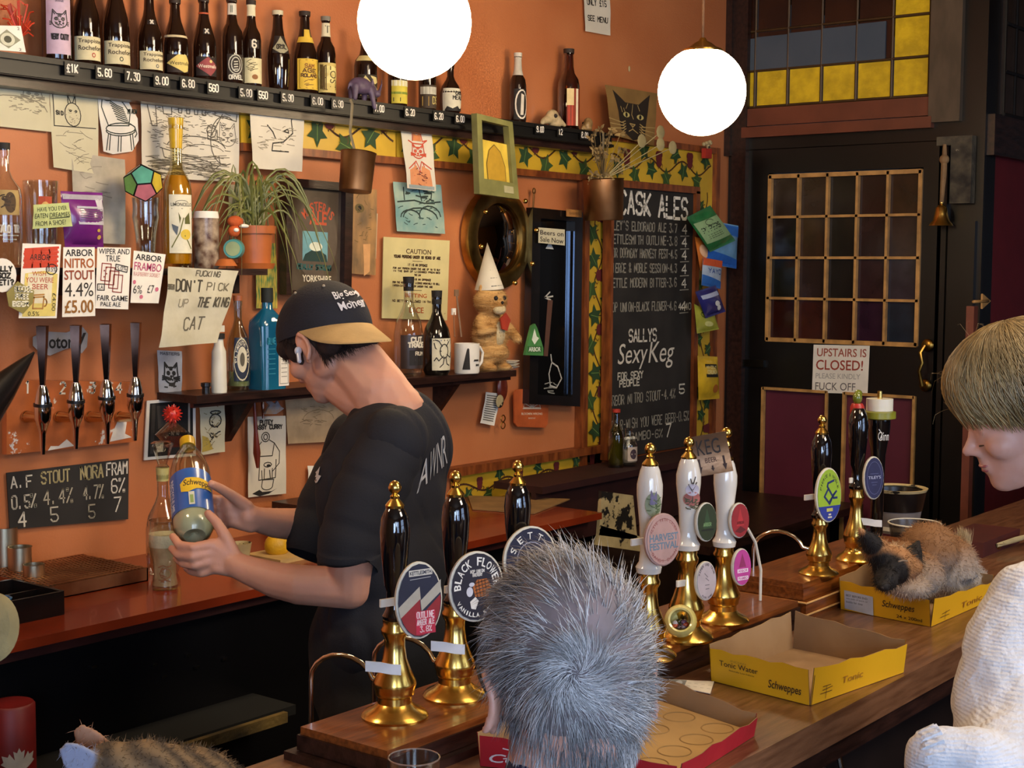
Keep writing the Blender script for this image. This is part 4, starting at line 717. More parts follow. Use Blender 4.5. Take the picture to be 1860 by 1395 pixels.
# ================================================================== bottles
BROWN = glass('brown_glass', (.33, .13, .04)); BROWND = mat('dark_brown_glass', '1c0d07', r=.06, var=.1, coat=.5); CLEAR = glass('clear_glass'); GREENG = glass('green_glass', (.3, .55, .3))
LIQ = mat('dark_beer', '2a0f04', r=.15)
SH = {'bel': [(0, 0), (.9, 0), (1, .02), (1, .42), (.93, .5), (.72, .61), (.5, .72), (.41, .8), (.37, .93), (.43, .94), (.43, 1), (0, 1)],
 'skit': [(0, 0), (.8, 0), (.86, .03), (.97, .25), (1, .42), (.9, .52), (.6, .66), (.45, .78), (.38, .93), (.44, .94), (.44, 1), (0, 1)],
 'long': [(0, 0), (.93, 0), (1, .02), (1, .54), (.9, .62), (.55, .7), (.44, .78), (.4, .93), (.46, .94), (.46, 1), (0, 1)],
 'spir': [(0, 0), (.95, 0), (1, .02), (1, .58), (.92, .64), (.5, .72), (.34, .78), (.33, .9), (.37, .9), (.37, 1), (0, 1)],
 'round': [(0, 0), (.8, 0), (.95, .05), (1, .2), (1, .42), (.85, .55), (.45, .68), (.32, .75), (.32, .9), (.36, .9), (.36, 1), (0, 1)],
 'tall': [(0, 0), (.95, 0), (1, .02), (1, .5), (.9, .58), (.45, .66), (.38, .72), (.36, .93), (.48, .93), (.48, 1), (0, 1)]}
def rad(shape, f):
    P = SH[shape]
    for (r0, z0), (r1, z1) in zip(P[1:-1], P[2:]):
        if z0 <= f <= z1 and z1 > z0: return r0+(r1-r0)*(f-z0)/(z1-z0)
    return P[-2][0]
def bottle(label, u, vb, vt, wp, zs, yp, shape='bel', g=BROWND, labels=(), cap=None, capz=.95, name='beer_bottle', cat='bottle', group=None, az=-1.95, h=None, neck=None, liq=None):
    p = at(u, vb, y=yp); p.z = zs+.0005; d = depth(p); r = wp/2/FPX*d; H = h or (vb-vt)/FPX*d
    t = T(name, label, cat, p, group); mb = MB(); mb.lathe([(a*r, b*H) for a, b in SH[shape]], p, 24); mb.obj('glass_body', g, t)
    if liq: mb = MB(); mb.lathe([(0, .012), (r*.9, .012), (r*.93, .02)]+[(rad(shape, f)*r*.93, f*H) for f in np.linspace(.06, liq[1], 8)]+[(0, liq[1]*H)], p, 20); mb.obj('liquid', liq[0], t)
    for (z0, z1, ha, col, items) in labels:
        M = CM(p, az, ha, z0*H, z1*H, lambda f, z0=z0, z1=z1: rad(shape, z0+(z1-z0)*f)*r+.0007); mb = MB(); mb.grid(lambda a, b: M(a, b), 12, 4)
        M.W = 2*ha*r; M.H = (z1-z0)*H; o = mb.obj('paper_label', ink(col) if isinstance(col, str) else col, t, fix=False)
        if items: art(o, M, items, 'printing', .0006)
    if cap: mb = MB(); mb.lathe([(rad(shape, capz)*r+.0008, capz*H), (rad(shape, .98)*r+.0012, H+.001), (0, H+.0015)], p, 18, close=False); mb.obj('cap', cap if not isinstance(cap, str) else ink(cap), t)
    return t
CR = 'cfc49c'; GB = 'beer bottles on the long black shelf'; YB = 3.235
def beer(label, u, vb, vt, wp, shape='bel', labels=(), cap='2a1c12', **k): return bottle(label, u, vb, vt, wp, ZT, YB, shape, labels=labels, cap=cap, group=GB, **k)
trap = [('f', 'Trappistes', .16, .68, .96, .9, '3a2a1a', .01), ('f', 'Rochefort', .16, .42, .96, .62, '3a2a1a', .01)]
beer('large dark bottle with a mauve cat label, leftmost bottle above the £1K tag', 103, 90, 0, 52, 'spir', [(.05, .60, .95, 'c0a6b8', [('f', 'Sally', .12, .86, .8, .95, '1a1418', .02), ('f', 'Stout', .35, .78, .65, .82, '1a1418', .01), ('l', catface(.5, .5, .28, .13), '2a2622', .0025), ('l', sc(.3, .38, .7, .62, 24, .15), '5a544c', .0018), ('t', 'VERY CATTY', .2, .22, .85, .3, '1a1418', .003)])], h=.30)
beer('brown bottle with cream Trappist label and red ring, above the £1K tag', 157, 104, 0, 49, 'bel', [(.04, .27, 1.2, CR, trap+[('e', .62, .22, .06, .1, 'a83224'), ('e', .62, .22, .035, .06, CR)])], h=.26)
beer('brown bottle with cream Trappist label and green ring, above the 5.60 tag', 211, 115, 0, 49, 'bel', [(.04, .27, 1.2, CR, trap+[('e', .55, .22, .06, .1, '2a3a2a'), ('e', .55, .22, .035, .06, CR)])], h=.26)
beer('dark bottle with cream Trappist label and blue ring, above the 9.00 tag', 272, 124, -20, 46, 'bel', [(.04, .27, 1.1, CR, trap+[('e', .65, .2, .06, .1, '3a4458'), ('e', .65, .2, .035, .06, CR)]), (.6, .66, .5, '1c0d07', [('t', 'X', .3, .2, .7, .9, 'c8c0b0', .004)])])
beer('brown bottle with pale yellow pointed label, above the 6.80 tag', 319, 134, -5, 46, 'bel', [(.05, .28, 1.0, '231208', [('p', [(.0, .5), (.45, 1), (.8, 1), (1, .6), (.9, .1), (.7, 0)], 'd2bd6c'), ('f', 'Westmalle', .12, .42, .97, .62, '3a2a1a', .01)]), (.5, .53, 1.5, 'c8b890', [])])
beer('black bottle with maroon diamond label and orange neck ring, above the 560 tag', 371, 144, -5, 44, 'bel', [(.05, .28, 1.0, '1a0c08', [('p', [(.0, .5), (.5, 1), (1, .5), (.6, .0)], '8a3a3c'), ('f', 'Westmalle', .1, .42, .92, .6, 'e0d4bc', .01), ('e', .62, .76, .06, .08, 'c9b26a')]), (.80, .82, 2.8, 'b4502c', []), (.55, .62, .4, '1c0d07', [('t', 'X', .2, .2, .8, .9, 'c8c0b0', .004)])])
beer('dark bottle with oval silver lettering and pale neck label, above the 5.80 tag', 422, 151, -5, 40, 'long', [(.05, .34, .8, '20120a', [('l', [arc(.5, .6, .4, .38, 0, 360, 18), arc(.5, .6, .25, .28, 0, 360, 14)]+[[(.4, .4+.1*i), (.6, .42+.1*i)] for i in range(4)], 'b8b4a4', .003), ('t', 'ORVEL', .1, .02, .95, .18, 'c8c4b4', .003)]), (.8, .93, 1.3, 'cdc8b8', [('l', [[(.3, .2), (.3, .8)], [(.4, .2), (.4, .8)]], '3a4a3a', .002)])])
beer('brown bottle with cream neck band and white painted 6, above the 550 tag', 457, 157, 2, 36, 'long', [(.04, .33, 1.1, 'd2c89c', [('l', sc(.1, .4, .9, .95, 10, .5), '6a6040', .002), ('e', .5, .25, .14, .1, '8a5a2c')]), (.82, .95, 1.6, 'd6cfae', []), (.44, .54, .5, '1c0d07', [('t', '6', .2, .1, .7, .95, 'd8d0bc', .0045)])])
beer('brown skittle-shaped bottle with a small diamond shoulder label, above the 5.90 tag', 505, 163, 20, 43, 'skit', [(.46, .68, .85, '1c0d07', [('p', [(.0, .25), (.5, 1), (1, .25), (.6, .0), (.4, .0)], '9a9478'), ('t', 'ORVAL', .22, .25, .8, .5, '1c140c', .003)])], cap='c8bfa0')
beer('brown bottle with a yellow label and yellow neck band, above the 6.00 tag', 554, 168, 20, 46, 'bel', [(.05, .42, 1.0, 'd8b43c', [('l', [[(.1, .95), (.9, .95), (.9, .05), (.1, .05), (.1, .95)]], '6a4a14', .0015), ('t', 'SAM', .3, .7, .7, .82, '8a5a1c', .003), ('t', 'AGE', .2, .55, .8, .67, '5a3a10', .003), ('t', 'ROLAND', .15, .4, .85, .5, '5a3a10', .003), ('l', sc(.2, .1, .8, .35, 6, .5), '7a5a20', .002)]), (.62, .69, 1.4, 'd8b43c', []), (.69, .78, .5, 'd8b43c', [])])
beer('brown bottle with a gold lettered label, above the 6.90 tag', 592, 174, 30, 36, 'long', [(.05, .42, 1.2, 'c9b46a', [('e', .5, .6, .5, .3, 'd8cc84'), ('t', 'DUVEL', .1, .1, .4, .9, '5a4414', .003), ('f', 'LOST', .5, .1, .85, .9, '4a3410', 0, 0, 1)]), (.75, .92, 1.6, 'd8d0b0', [('t', 'T', .3, .3, .7, .8, '2a2a18', .003)])], cap='7a7466')
beer('dark bottle with a stag-like label, partly behind the globe lamp', 664, 184, 62, 42, 'long', [(.05, .40, 1.1, '2a2014', [('p', [(.1, .1), (.15, .7), (.3, .95), (.5, .7), (.9, .4), (.95, .3), (.6, .35), (.4, .1)], 'cdbd7c'), ('p', [(.5, .95), (.8, .9), (.9, .7), (.7, .6)], 'cdbd7c')]), (.6, .68, 1.4, 'cdbd7c', [])])
beer('dark bottle with a yellow-green striped label under the globe lamp', 722, 189, 60, 35, 'long', [(.04, .36, 1.1, 'c9b83c', [('r', 0, .75, 1, 1, 'd8d4b4'), ('r', 0, .4, 1, .5, '7a8a2c'), ('r', .1, .08, .45, .25, '1c1a14')])])
beer('dark bottle with silver and gold bands under the globe lamp', 776, 196, 70, 32, 'long', [(.03, .36, 1.3, '3a2c1c', [('r', 0, .6, 1, .92, 'b8b4a4'), ('r', .1, .1, .4, .5, 'a8883c'), ('t', 'D5', .55, .2, .9, .5, 'c9b46a', .003)])])
beer('squat dark bottle with a white lettered label, above the 6.20 tag', 818, 202, 112, 38, 'round', [(.05, .5, 1.3, 'c9c4ae', [('t', 'CASTE', .5, .72, .95, .86, '2a2620', .003), ('t', 'MEAUX', .4, .5, .95, .66, '2a2620', .003), ('p', [(.1, .05), (.2, .2), (.4, .1), (.6, .22), (.7, .1), (.9, .15), (.9, .0), (.1, .0)], '14120f')])])
beer('dark bottle with silver foil neck and white oval label', 940, 221, 96, 31, 'long', [(.04, .48, 1.0, '17100c', [('l', [arc(.5, .5, .38, .46, 0, 360, 18)], 'd8d0c0', .005), ('p', [(.4, .15), (.6, .15), (.65, .8), (.45, .85)], 'c9c0b0')]), (.68, .97, 3.1, 'b8b0a0', [])], cap='c8c0b0', group=None) if False else bottle('dark bottle with silver foil neck and white oval label, right of the globe lamp', 940, 221, 96, 31, ZT, YB, 'long', labels=[(.04, .48, 1.0, '17100c', [('l', [arc(.5, .5, .38, .46, 0, 360, 18)], 'd8d0c0', .005), ('p', [(.4, .15), (.6, .15), (.65, .8), (.45, .85)], 'c9c0b0')]), (.68, .97, 3.1, 'b8b0a0', [])], cap='c8c0b0', group=GB)
beer('amber bottle with an orange and red label between two small figures', 1032, 231, 87, 41, 'long', [(.04, .50, .7, '8a3014', [('r', .0, .55, .45, 1, 'd8c088'), ('r', .1, .0, .4, .55, 'b43a1c'), ('r', .6, .0, .8, 1, 'e8d8b8')])], g=BROWN, liq=(mat('amber_ale', '4a1a06', r=.2), .5))
# small things on the top shelf
def fig(name, label, cat, loc): return T(name, label, cat, loc)
p = at(20, 92, y=3.22); p.z = ZT
o, M = sheet('playing_card', 'white card with a drawn eye leaning at the far left of the bottle shelf', 'card', ((-16, 46), (38, 47), (47, 95), (-16, 90)), CARD, 3.2, bulge=0, wave=0, th=.004, items=[('p', [(.1, .45), (.5, .85), (.9, .45), (.5, .1)], '8c8c74'), ('e', .5, .46, .22, .26, 'c9c8b0'), ('e', .5, .46, .12, .14, '4a4a38'), ('f', '2', .85, .84, .93, .95, '2a2620'), ('f', '2', .8, .04, .88, .14, '2a2620')])
mb = MB(); c = at(36, 30, y=3.24)
for k in range(26): a = random.uniform(0, 6.28); b = random.uniform(-1, 1); q_ = c+Vector((.035*math.cos(a)*math.cos(b), .02*math.sin(a), .045*math.sin(b))); mb.tube([c+Vector((0, 0, -.05)), q_, q_+Vector((random.uniform(-.02, .02), 0, random.uniform(-.02, .02)))], .0022, 4)
tag(mb.obj('red_mesh_tangle', mat('red_mesh', 'c43a1c', r=.5), None, loc=c), 'tangle of orange-red mesh behind the drawn eye card', 'ornament')
def animal(label, name, u, v, s, col, items, az=0, cat='figurine', yy=3.215, cols=None):
    p = at(u, v, y=yy); p.z = ZT; t = T(name, label, cat, p); bl = Blob(); R = Matrix.Rotation(az, 3, 'Z')
    for it_ in items:
        if it_[0] == 'e': bl.e(p+R@Vector(it_[1])*s, tuple(k*s for k in it_[2]), R)
        else: bl.ch([(p+R@Vector(a)*s, r*s) for a, r in it_[1]])
    put(bl.mesh('body', .0035 if s > .5 else .002, 3), 'body', mat('fig_'+col, col, r=.5, vs=60, bump=.2), t); return t, p, R
t, p, R = animal('purple rhinoceros figurine with a long horn stepping over the shelf edge', 'rhino_figurine', 655, 182, 1.0, '584860', [('e', (0, 0, .045), (.05, .022, .026)), ('e', (.045, 0, .038), (.026, .016, .018)), ('e', (.075, 0, .028), (.018, .011, .012)), ('c', [((.088, 0, .034), .006), ((.1, 0, .06), .003), ((.103, 0, .1), .001)]), ('c', [((-.035, -.01, .04), .012), ((-.04, -.012, .003), .008)]), ('c', [((-.03, .01, .04), .012), ((-.03, .012, .003), .008)]), ('c', [((.035, -.012, .035), .010), ((.042, -.02, -.02), .007)]), ('c', [((.03, .01, .035), .010), ((.03, .012, .003), .008)]), ('c', [((.045, -.012, .055), .005), ((.04, -.014, .07), .003)]), ('c', [((-.05, 0, .05), .004), ((-.062, 0, .02), .002)])], az=.05, yy=3.2)
for (u, v, s, lab, az, nm) in ((1003, 228, .9, 'cream skull-like animal figurine on the shelf left of the amber bottle', .0, 'animal_skull'), (1068, 238, .75, 'small brown and cream animal skull at the right end of the shelf', -2.6, 'animal_skull')):
    t, p, R = animal(lab, nm, u, v, s, 'b5a078' if s > .8 else '9a7c50', [('e', (0, 0, .04), (.034, .024, .03)), ('c', [((-.025, 0, .03), .02), ((-.06, 0, .018), .012), ((-.066, 0, .012), .01)]), ('e', (.03, 0, .03), (.025, .018, .022)), ('c', [((.02, -.02, .03), .01), ((.05, -.024, .01), .008)]), ('e', (.02, 0, .012), (.035, .024, .013))], az=az, cat='skull')
    mb = MB(); mb.ell(p+R@Vector((-.008, -.022, .042))*s, .0075*s+.001); mb.obj('eye_socket', ink('1a120c'), t)
# linocut cat print at the end of the shelf
o, M = sheet('cat_linocut', 'black linocut print of a cat face on brown card, right end of bottle shelf', 'print', ((1099, 154), (1193, 170), (1186, 265), (1110, 245)), mat('brown_card', '8f6f3c', r=.7, c2='7a5c30', vs=8), 3.2, bulge=0, wave=.002, th=.003, items=[('p', [(.22, .15), (.2, .5), (.12, .93), (.35, .72), (.62, .72), (.85, .95), (.8, .5), (.78, .12), (.5, .0)], '231a12')]+[('e', s_, .48, .07, .05, 'b8aa6a') for s_ in (.37, .66)]+[('e', s_, .48, .025, .045, '14100a') for s_ in (.37, .66)]+[('l', [[(.5, .7), (.48, .5), (.52, .42)], [(.4, .7), (.36, .6)], [(.6, .7), (.64, .6)], [(.5, .3), (.5, .22), (.4, .16)], [(.5, .22), (.62, .16)], [(.44, .32), (.56, .32), (.5, .26), (.44, .32)]]+[[(.3, .3-.05*i), (-.02, .34-.1*i)] for i in range(3)]+[[(.7, .3-.05*i), (1.0, .34-.1*i)] for i in range(3)]+[[(.25+.06*i, .62-.02*(i % 2)), (.28+.06*i, .52)] for i in range(2)]+[[(.24, .12+.06*i), (.34, .2+.05*i)] for i in range(4)]+[[(.76, .12+.06*i), (.66, .2+.05*i)] for i in range(4)], 'a8905a', .0035)])
# ================================================================== upper-left shelf
YQ = 3.19
bottle('broad clear bourbon bottle with printed label at the far left', 10, 479, 256, 62, ZL, YQ, 'spir', CLEAR, [(.42, .62, .75, 'a88c54', [('e', .6, .5, .22, .42, '4a3418'), ('l', sc(.2, .2, .9, .8, 14, .3), '3a2a14', .003)]), (.2, .36, .75, CLEAR, [('t', 'FALO TR', .1, .5, .95, .85, 'd8cfb8', .004), ('l', [[(.2, .35), (.9, .35)], [(.3, .15), (.8, .15)]], 'c8bfa8', .003)])], cap='1c1814', name='spirit_bottle', group='spirit bottles on the wall shelves')
def tumbler(label, u, vb, vt, wp, zs, yp, prof, name='beer_glass', cat='glass', extra=None):
    p = at(u, vb, y=yp); p.z = zs+.0005; d = depth(p); r = wp/2/FPX*d; H = (vb-vt)/FPX*d; t = T(name, label, cat, p)
    mb = MB(); mb.lathe([(0, 0)]+[(a*r, b*H) for a, b in prof]+[((prof[-1][0]-.06)*r, H)]+[((a-.06)*r, max(b*H, .008)) for a, b in prof[::-1]]+[(0, .008)], p, 28); mb.obj('glass_body', CLEAR, t); return t, p, r, H
t, p, r, H = tumbler('large empty glass jug with a red crest behind the green note', 76, 478, 322, 62, ZL, 3.2, [(.8, 0), (.85, .02), (.9, .5), (1, 1)])
M = CM(p, -1.9, .5, H*.5, H*.85, r*.97); art(t, M, [('r', .1, .1, .9, .9, 'a8401c'), ('e', .5, .45, .3, .28, 'cda05c'), ('e', .5, .45, .18, .18, '6a2a14')], 'printed_crest')
t, p, r, H = tumbler('empty pint glass under the glass polyhedron', 266, 479, 352, 50, ZL, 3.2, [(.62, 0), (.64, .05), (.7, .3), (.78, .5), (.98, .72), (.93, .85), (.97, 1)])
PUR = mat('purple_foil', '7c2a80', r=.25, c2='5a1c60', vs=8, bump=.6, bs=14, coat=.5)
def pouch(name, label, cs, mt, y, items, th=.02, x=None, group=None, cat='packet', crimp=True):
    q = [at(u, v, y=y) if x is None else at(u, v, x=x) for u, v in cs]; M = QM(q); F0 = lambda s, t: (max(0, math.sin(PI*s))**.6)*(max(0, math.sin(PI*min(1, max(0, (t-.07)/.86))))**.6)
    class P2(QM):
        def __call__(s, a, t, o=0.0): return QM.__call__(s, a, t, o)+s.n*(th*F0(a, t)+.0004*math.sin(a*40)*(1 if t < .07 or t > .93 else 0))
    M2 = P2(q); mb = MB(); mb.grid(lambda a, b: M2(a, b), 14, 16); M3 = QM(q); mb.grid(lambda a, b: M3(1-a, b)-M3.n*(th*.6*F0(a, b)+.0006), 8, 8); o = mb.obj(name, mt, None); tag(o, label, cat, group)
    if items: art(o, M2, items, 'printing', .0012)
    return o
pouch('treat_pouch', 'purple foil treat pouch behind the green note', ((110, 347), (186, 350), (188, 452), (118, 450)), PUR, 3.17, [('r', .02, .86, .98, .95, 'a8a4b0'), ('r', .25, .42, .98, .74, 'b8b4bc'), ('l', [[(.3, .7-.04*i), (.9, .7-.04*i)] for i in range(6)], '5a5460', .0015), ('r', .75, .7, .95, .88, 'c8c4cc'), ('e', .8, .2, .06, .04, 'c9a04c'), ('e', .75, .32, .05, .03, 'c9a04c')], th=.03)
bottle('tall bottle of yellow lemon liqueur with yellow wax top and LIMONCELLO label', 322, 481, 212, 55, ZL, YQ, 'tall', glass('pale_yellow_glass', (.9, .82, .5)), [(.10, .49, .85, 'dcd6bc', [('f', 'LIMONCELLO', .08, .8, .94, .86, '2c2a1c', .01), ('l', [arc(.5, .86, .25, .04, 0, 180), [(.1, .76), (.9, .76)]], '4a4630', .0015), ('p', [(.45, .6), (.35, .7), (.4, .5)], '5a5a24'), ('p', [(.6, .6), (.8, .7), (.85, .5), (.6, .5)], '5a5a24'), ('p', [(.1, .5), (.35, .45), (.3, .3), (.15, .4)], '56606a'), ('e', .65, .32, .22, .09, 'd2b43c'), ('l', [[(.1, .1), (.4, .35), (.55, .6)], [(.6, .3), (.9, .08)]], '6a6a2c', .003)])], cap=mat('yellow_wax', 'd0a81c', r=.3, coat=.4), capz=.8, name='liqueur_bottle', az=-1.9, liq=(mat('lemon_liqueur', 'c08a10', r=.3, var=.03), .62), group='spirit bottles on the wall shelves')
p = at(375, 479, y=3.19); p.z = ZL; d = depth(p); r = 23/FPX*d; H = 103/FPX*d; t = T('drink_can', 'small can with brown and white swirling print beside the yellow bottle', 'can', p)
mb = MB(); mb.lathe([(0, 0), (r*.9, 0), (r, .006), (r, H*.88)], p, 28, close=False); mb.obj('can_body', mat('swirl_print', 'b9a488', r=.3, c2='4a2414', vs=34, var=0), t)
mb = MB(); mb.lathe([(r, H*.88), (r*1.01, H*.9), (r*.93, H*.99), (r*.93, H), (r*.85, H*.98), (0, H*.98)], p, 28, close=False); mb.obj('can_lid', CARD, t)
p = at(462, 481, y=3.19); p.z = ZL; d = depth(p); pot = T('potted_spider_plant', 'terracotta pot with a trailing spider plant on the short wall shelf', 'plant', p)
TER = mat('terracotta_plastic', 'b5622c', r=.45, var=.06); r = 34/FPX*d
mb = MB(); mb.lathe([(0, .012), (r*.85, .012), (r*.97, .1), (r*1.12, .1), (r*1.15, .122), (r*1.05, .122), (r*.95, .11), (0, .105)], p, 32); mb.obj('pot', TER, pot)
mb = MB(); mb.lathe([(0, 0), (r*1.0, 0), (r*1.12, .016), (r*1.0, .016), (0, .008)], p, 32); mb.obj('saucer', TER, pot)
mb = MB(); mb.lathe([(r*.94, .112), (0, .115)], p, 20, close=False); mb.obj('soil', mat('soil', '2a1a10', r=.9), pot)
LF = mat('spider_leaf', '77763a', r=.4, isl=.35, c2='4c5524', vs=4); rl = random.Random(11)
for k in range(52):
    a = rl.uniform(0, 2*PI); L = rl.uniform(.14, .36); up = rl.uniform(.1, .26)*(1 if k % 3 else 1.35); out = L*rl.uniform(.5, 1); w_ = rl.uniform(.004, .0095)
    dx, dy = math.cos(a)*out, math.sin(a)*out*.6
    if dy > .09: dy = .09
    base = p+Vector((rl.uniform(-.02, .02), rl.uniform(-.015, .015), .112+(.05 if k % 2 else 0))); pts = []
    for i in range(9):
        f = i/8; pts.append(base+Vector((dx*f+(.02*math.sin(f*3+k)), dy*f, up*1.1*(f*2.1-f*f*(1.5+1.4*(L/.33))))))
    mb = MB(); V = []
    for i, q_ in enumerate(pts):
        f = i/8; t_ = (pts[min(i+1, 8)]-pts[max(i-1, 0)]).normalized(); s_ = t_.cross(Vector((-.7, -.7, .2))).normalized()*w_*(1-f**2.5)*.5*(1 if i else .5); nn = s_.cross(t_).normalized()*w_*.25; V += [q_-s_, q_+nn, q_+s_]
    fs = []
    for i in range(8):
        o_ = i*3; fs += [(o_, o_+1, o_+4, o_+3), (o_+1, o_+2, o_+5, o_+4)]
    mb.add(V, fs); mb.obj('leaf', LF, pot, fix=False)
p = at(425, 452, y=3.13); t = T('lidded_tub', 'small turquoise tub lying on its side beside the plant pot', 'tub', p); XT = Matrix.Translation(p) @ Matrix.Rotation(.7, 4, 'Z') @ Matrix.Rotation(PI/2, 4, 'Y')
mb = MB(); mb.lathe([(0, -.02), (.026, -.02), (.028, .014), (0, .014)], (0, 0, 0), 24, XT); mb.obj('tub', mat('turquoise_plastic', '3c8a84', r=.4), t)
mb = MB(); mb.lathe([(0, -.022), (.02, -.022), (.02, -.02), (0, -.018)], (0, 0, 0), 24, XT); mb.obj('lid_disc', mat('sage_plastic', '8a9a6c', r=.5), t)
p = at(425, 410, y=3.14); t = T('plush_toy', 'little orange toy perched above the turquoise tub', 'toy', p); mb = MB(); mb.ell(p+Vector((.0, 0, -.015)), (.018, .016, .017)); mb.ell(p+Vector((.005, 0, .012)), (.026, .016, .016)); mb.obj('body', mat('orange_plush', 'b8501c', r=.8, bump=.6), t)
mb = MB(); mb.ell(p+Vector((-.004, -.014, -.012)), (.009, .006, .006)); mb.ell(p+Vector((.03, -.006, .0)), (.018, .01, .006)); mb.obj('pale_patches', CARD, t)
mb = MB(); mb.lathe([(.032, 0), (.02, .018), (.004, .022), (0, .022)], at(410, 483, y=3.14)+Vector((0, 0, 0)), 16); tag(mb.obj('orange_cone', TER, None), 'small orange cone-shaped stand on the shelf edge by the pot saucer', 'stand')
# stained-glass polyhedron
c = at(260, 332, y=3.17); t = T('glass_polyhedron', 'polyhedron of coloured glass facets with black seams on the pint glass', 'ornament', c)
bm = bmesh.new(); bmesh.ops.create_icosphere(bm, subdivisions=1, radius=.047)
dual = {}
cent = {f.index: f.calc_center_median().normalized()*.05 for f in bm.faces}; bm.verts.ensure_lookup_table()
Rp = Matrix.Rotation(.35, 3, 'X') @ Matrix.Rotation(.3, 3, 'Y'); cols = ['3f8f86', 'b9a234', 'c8727a', '6aa24a', '2a4a8a', 'c9c4b4', 'b9a234', '5aa08a', '3a9a9a', 'b9a234', 'd08a90', '4a6ab0']; seam = MB()
for vi, v in enumerate(bm.verts):
    fs_ = list(v.link_faces); n = v.co.normalized(); a0 = n.orthogonal(); b0 = n.cross(a0); fs_.sort(key=lambda f: math.atan2(cent[f.index].dot(b0), cent[f.index].dot(a0)))
    P_ = [c+Rp@cent[f.index] for f in fs_]; ce = sum(P_, Vector())/len(P_); mb = MB(); mb.prism([ce+(q_-ce)*.93 for q_ in P_], (ce-c).normalized()*.0015); mb.obj('glass_facet', mat('facet_'+cols[vi % 12], cols[vi % 12], r=.15, emit=.08, var=.15), t)
    for a_, b_ in zip(P_, P_[1:]+P_[:1]): seam.tube([a_, b_], .0022, 5)
bm.free(); seam.obj('black_seams', ink('14120f'), t)
# ================================================================== middle shelf
YW = 3.2
p = at(398, 702, y=3.17); p.z = ZM; d = depth(p); t = T('spray_bottle', 'slim white spray bottle at the left end of the middle shelf', 'spray bottle', p); WP = mat('white_plastic', 'd8d4c4', r=.35, var=.03)
mb = MB(); mb.lathe([(0, 0), (.021, 0), (.022, .01), (.02, .115), (.014, .13), (.012, .155), (0, .155)], p, 20); mb.obj('bottle_body', WP, t); mb = MB(); mb.lathe([(.017, .15), (.017, .165), (0, .165)], p, 18); mb.obj('black_collar', ink('16130f'), t)
mb = MB(); mb.box(p+Vector((-.002, 0, .178)), (.034, .016, .018)); mb.tube([p+Vector((-.015, 0, .184)), p+Vector((-.045, 0, .178))], [.008, .004], 8); mb.tube([p+Vector((-.01, 0, .172)), p+Vector((-.024, 0, .15))], [.004, .003], 6); mb.obj('trigger_head', WP, t)
GS2 = 'spirit bottles on the wall shelves'
bottle('clear gin bottle with an oval PLYMOUTH label on the middle shelf', 433, 698, 528, 44, ZM, 3.2, 'round', glass('pale_green_glass', (.8, .86, .74)), [(.1, .56, .7, mat('navy_label', '1c2438', r=.4), [('e', .5, .5, .5, .5, 'c8c0a0'), ('e', .5, .5, .46, .46, '1c2438'), ('e', .5, .5, .3, .3, 'd4ccb0'), ('a', 'PLYMOUTH GIN', .5, .5, .38, .38, PI/2, 3.6, .3, 'd8d0b8', .03, False), ('e', .5, .5, .14, .16, '5a5444')])], cap=mat('copper_cap', 'a05a34', r=.4), name='spirit_bottle', group=GS2, liq=(mat('pale_gin', '9a9a70', r=.2), .2))
p = at(486, 690, y=3.17); p.z = ZM; t = T('spirit_bottle', 'square blue bottle with dark green neck beside the gin bottle', 'bottle', p, GS2); BL = mat('blue_glass', '1c6480', r=.08, coat=.6, c2='0f4a6a', vs=4); H = 182/FPX*depth(p)
mb = MB(); hw = .047
prof = [(1, 0), (1, .62), (.95, .68), (.6, .76), (.36, .8), (.34, .97), (.34, 1)]
vs = []
for r_, f in prof:
    k = 20
    for i in range(k):
        a = 2*PI*i/k; ca, sa = math.cos(a), math.sin(a); n_ = (8 if f < .7 else 2.2); q_ = (abs(ca)**n_+abs(sa)**n_)**(-1/n_); vs.append(p+Vector((ca*q_*hw*r_, sa*q_*hw*.8*r_, f*H)))
fs = [(j*20+i, j*20+(i+1) % 20, (j+1)*20+(i+1) % 20, (j+1)*20+i) for j in range(6) for i in range(20)]+[tuple(range(20))[::-1], tuple(120+i for i in range(20))]
mb.add(vs, fs); mb.obj('glass_body', BL, t); mb = MB(); mb.lathe([(hw*.37, H*.86), (hw*.37, H+.001), (0, H+.001)], p, 16, close=False); mb.obj('cap', ink('141a14'), t)
q = [p+Vector((a, -hw*.8-.0012, z*H)) for a, z in ((.008, .5), (hw, .5), (hw, .03), (.008, .03))]; M = QM(q); mb = MB(); mb.grid(lambda a, b: M(a, b), 1, 1); o = mb.obj('paper_label', CARD, t, fix=False); art(o, M, [('l', [[(.1, .95), (.9, .95), (.9, .05), (.1, .05), (.1, .95)]]+[[(.25, .2+.09*i), (.8, .2+.09*i)] for i in range(6)], '6a6454', .0015)])
q = [p+Vector((a, -hw*.8-.0012, z*H)) for a, z in ((-hw*.85, .55), (0, .55), (0, .06), (-hw*.85, .06))]; art(t, QM(q), [('t', 'BLUE', .15, .8, .9, .92, '2a8aa4', .003), ('l', [[(.2, .7-.1*i), (.85, .7-.1*i)] for i in range(6)], '2a8aa4', .002)], 'printing')
bottle('clear spirit bottle with a black CUT TRADE label and black cap', 742, 671, 492, 54, ZM, 3.21, 'round', CLEAR, [(.08, .42, 1.0, mat('smoky_label', '3a2c28', r=.4), [('t', 'CUT', .35, .8, .8, .93, 'd8cfb8', .005), ('t', 'TRADE', .25, .64, .9, .77, 'd8cfb8', .005), ('r', .3, .1, .9, .55, '1c1614'), ('t', 'RUM', .5, .4, .85, .5, 'c8bfa8', .003)])], cap='161310', name='spirit_bottle', group=GS2, capz=.86)
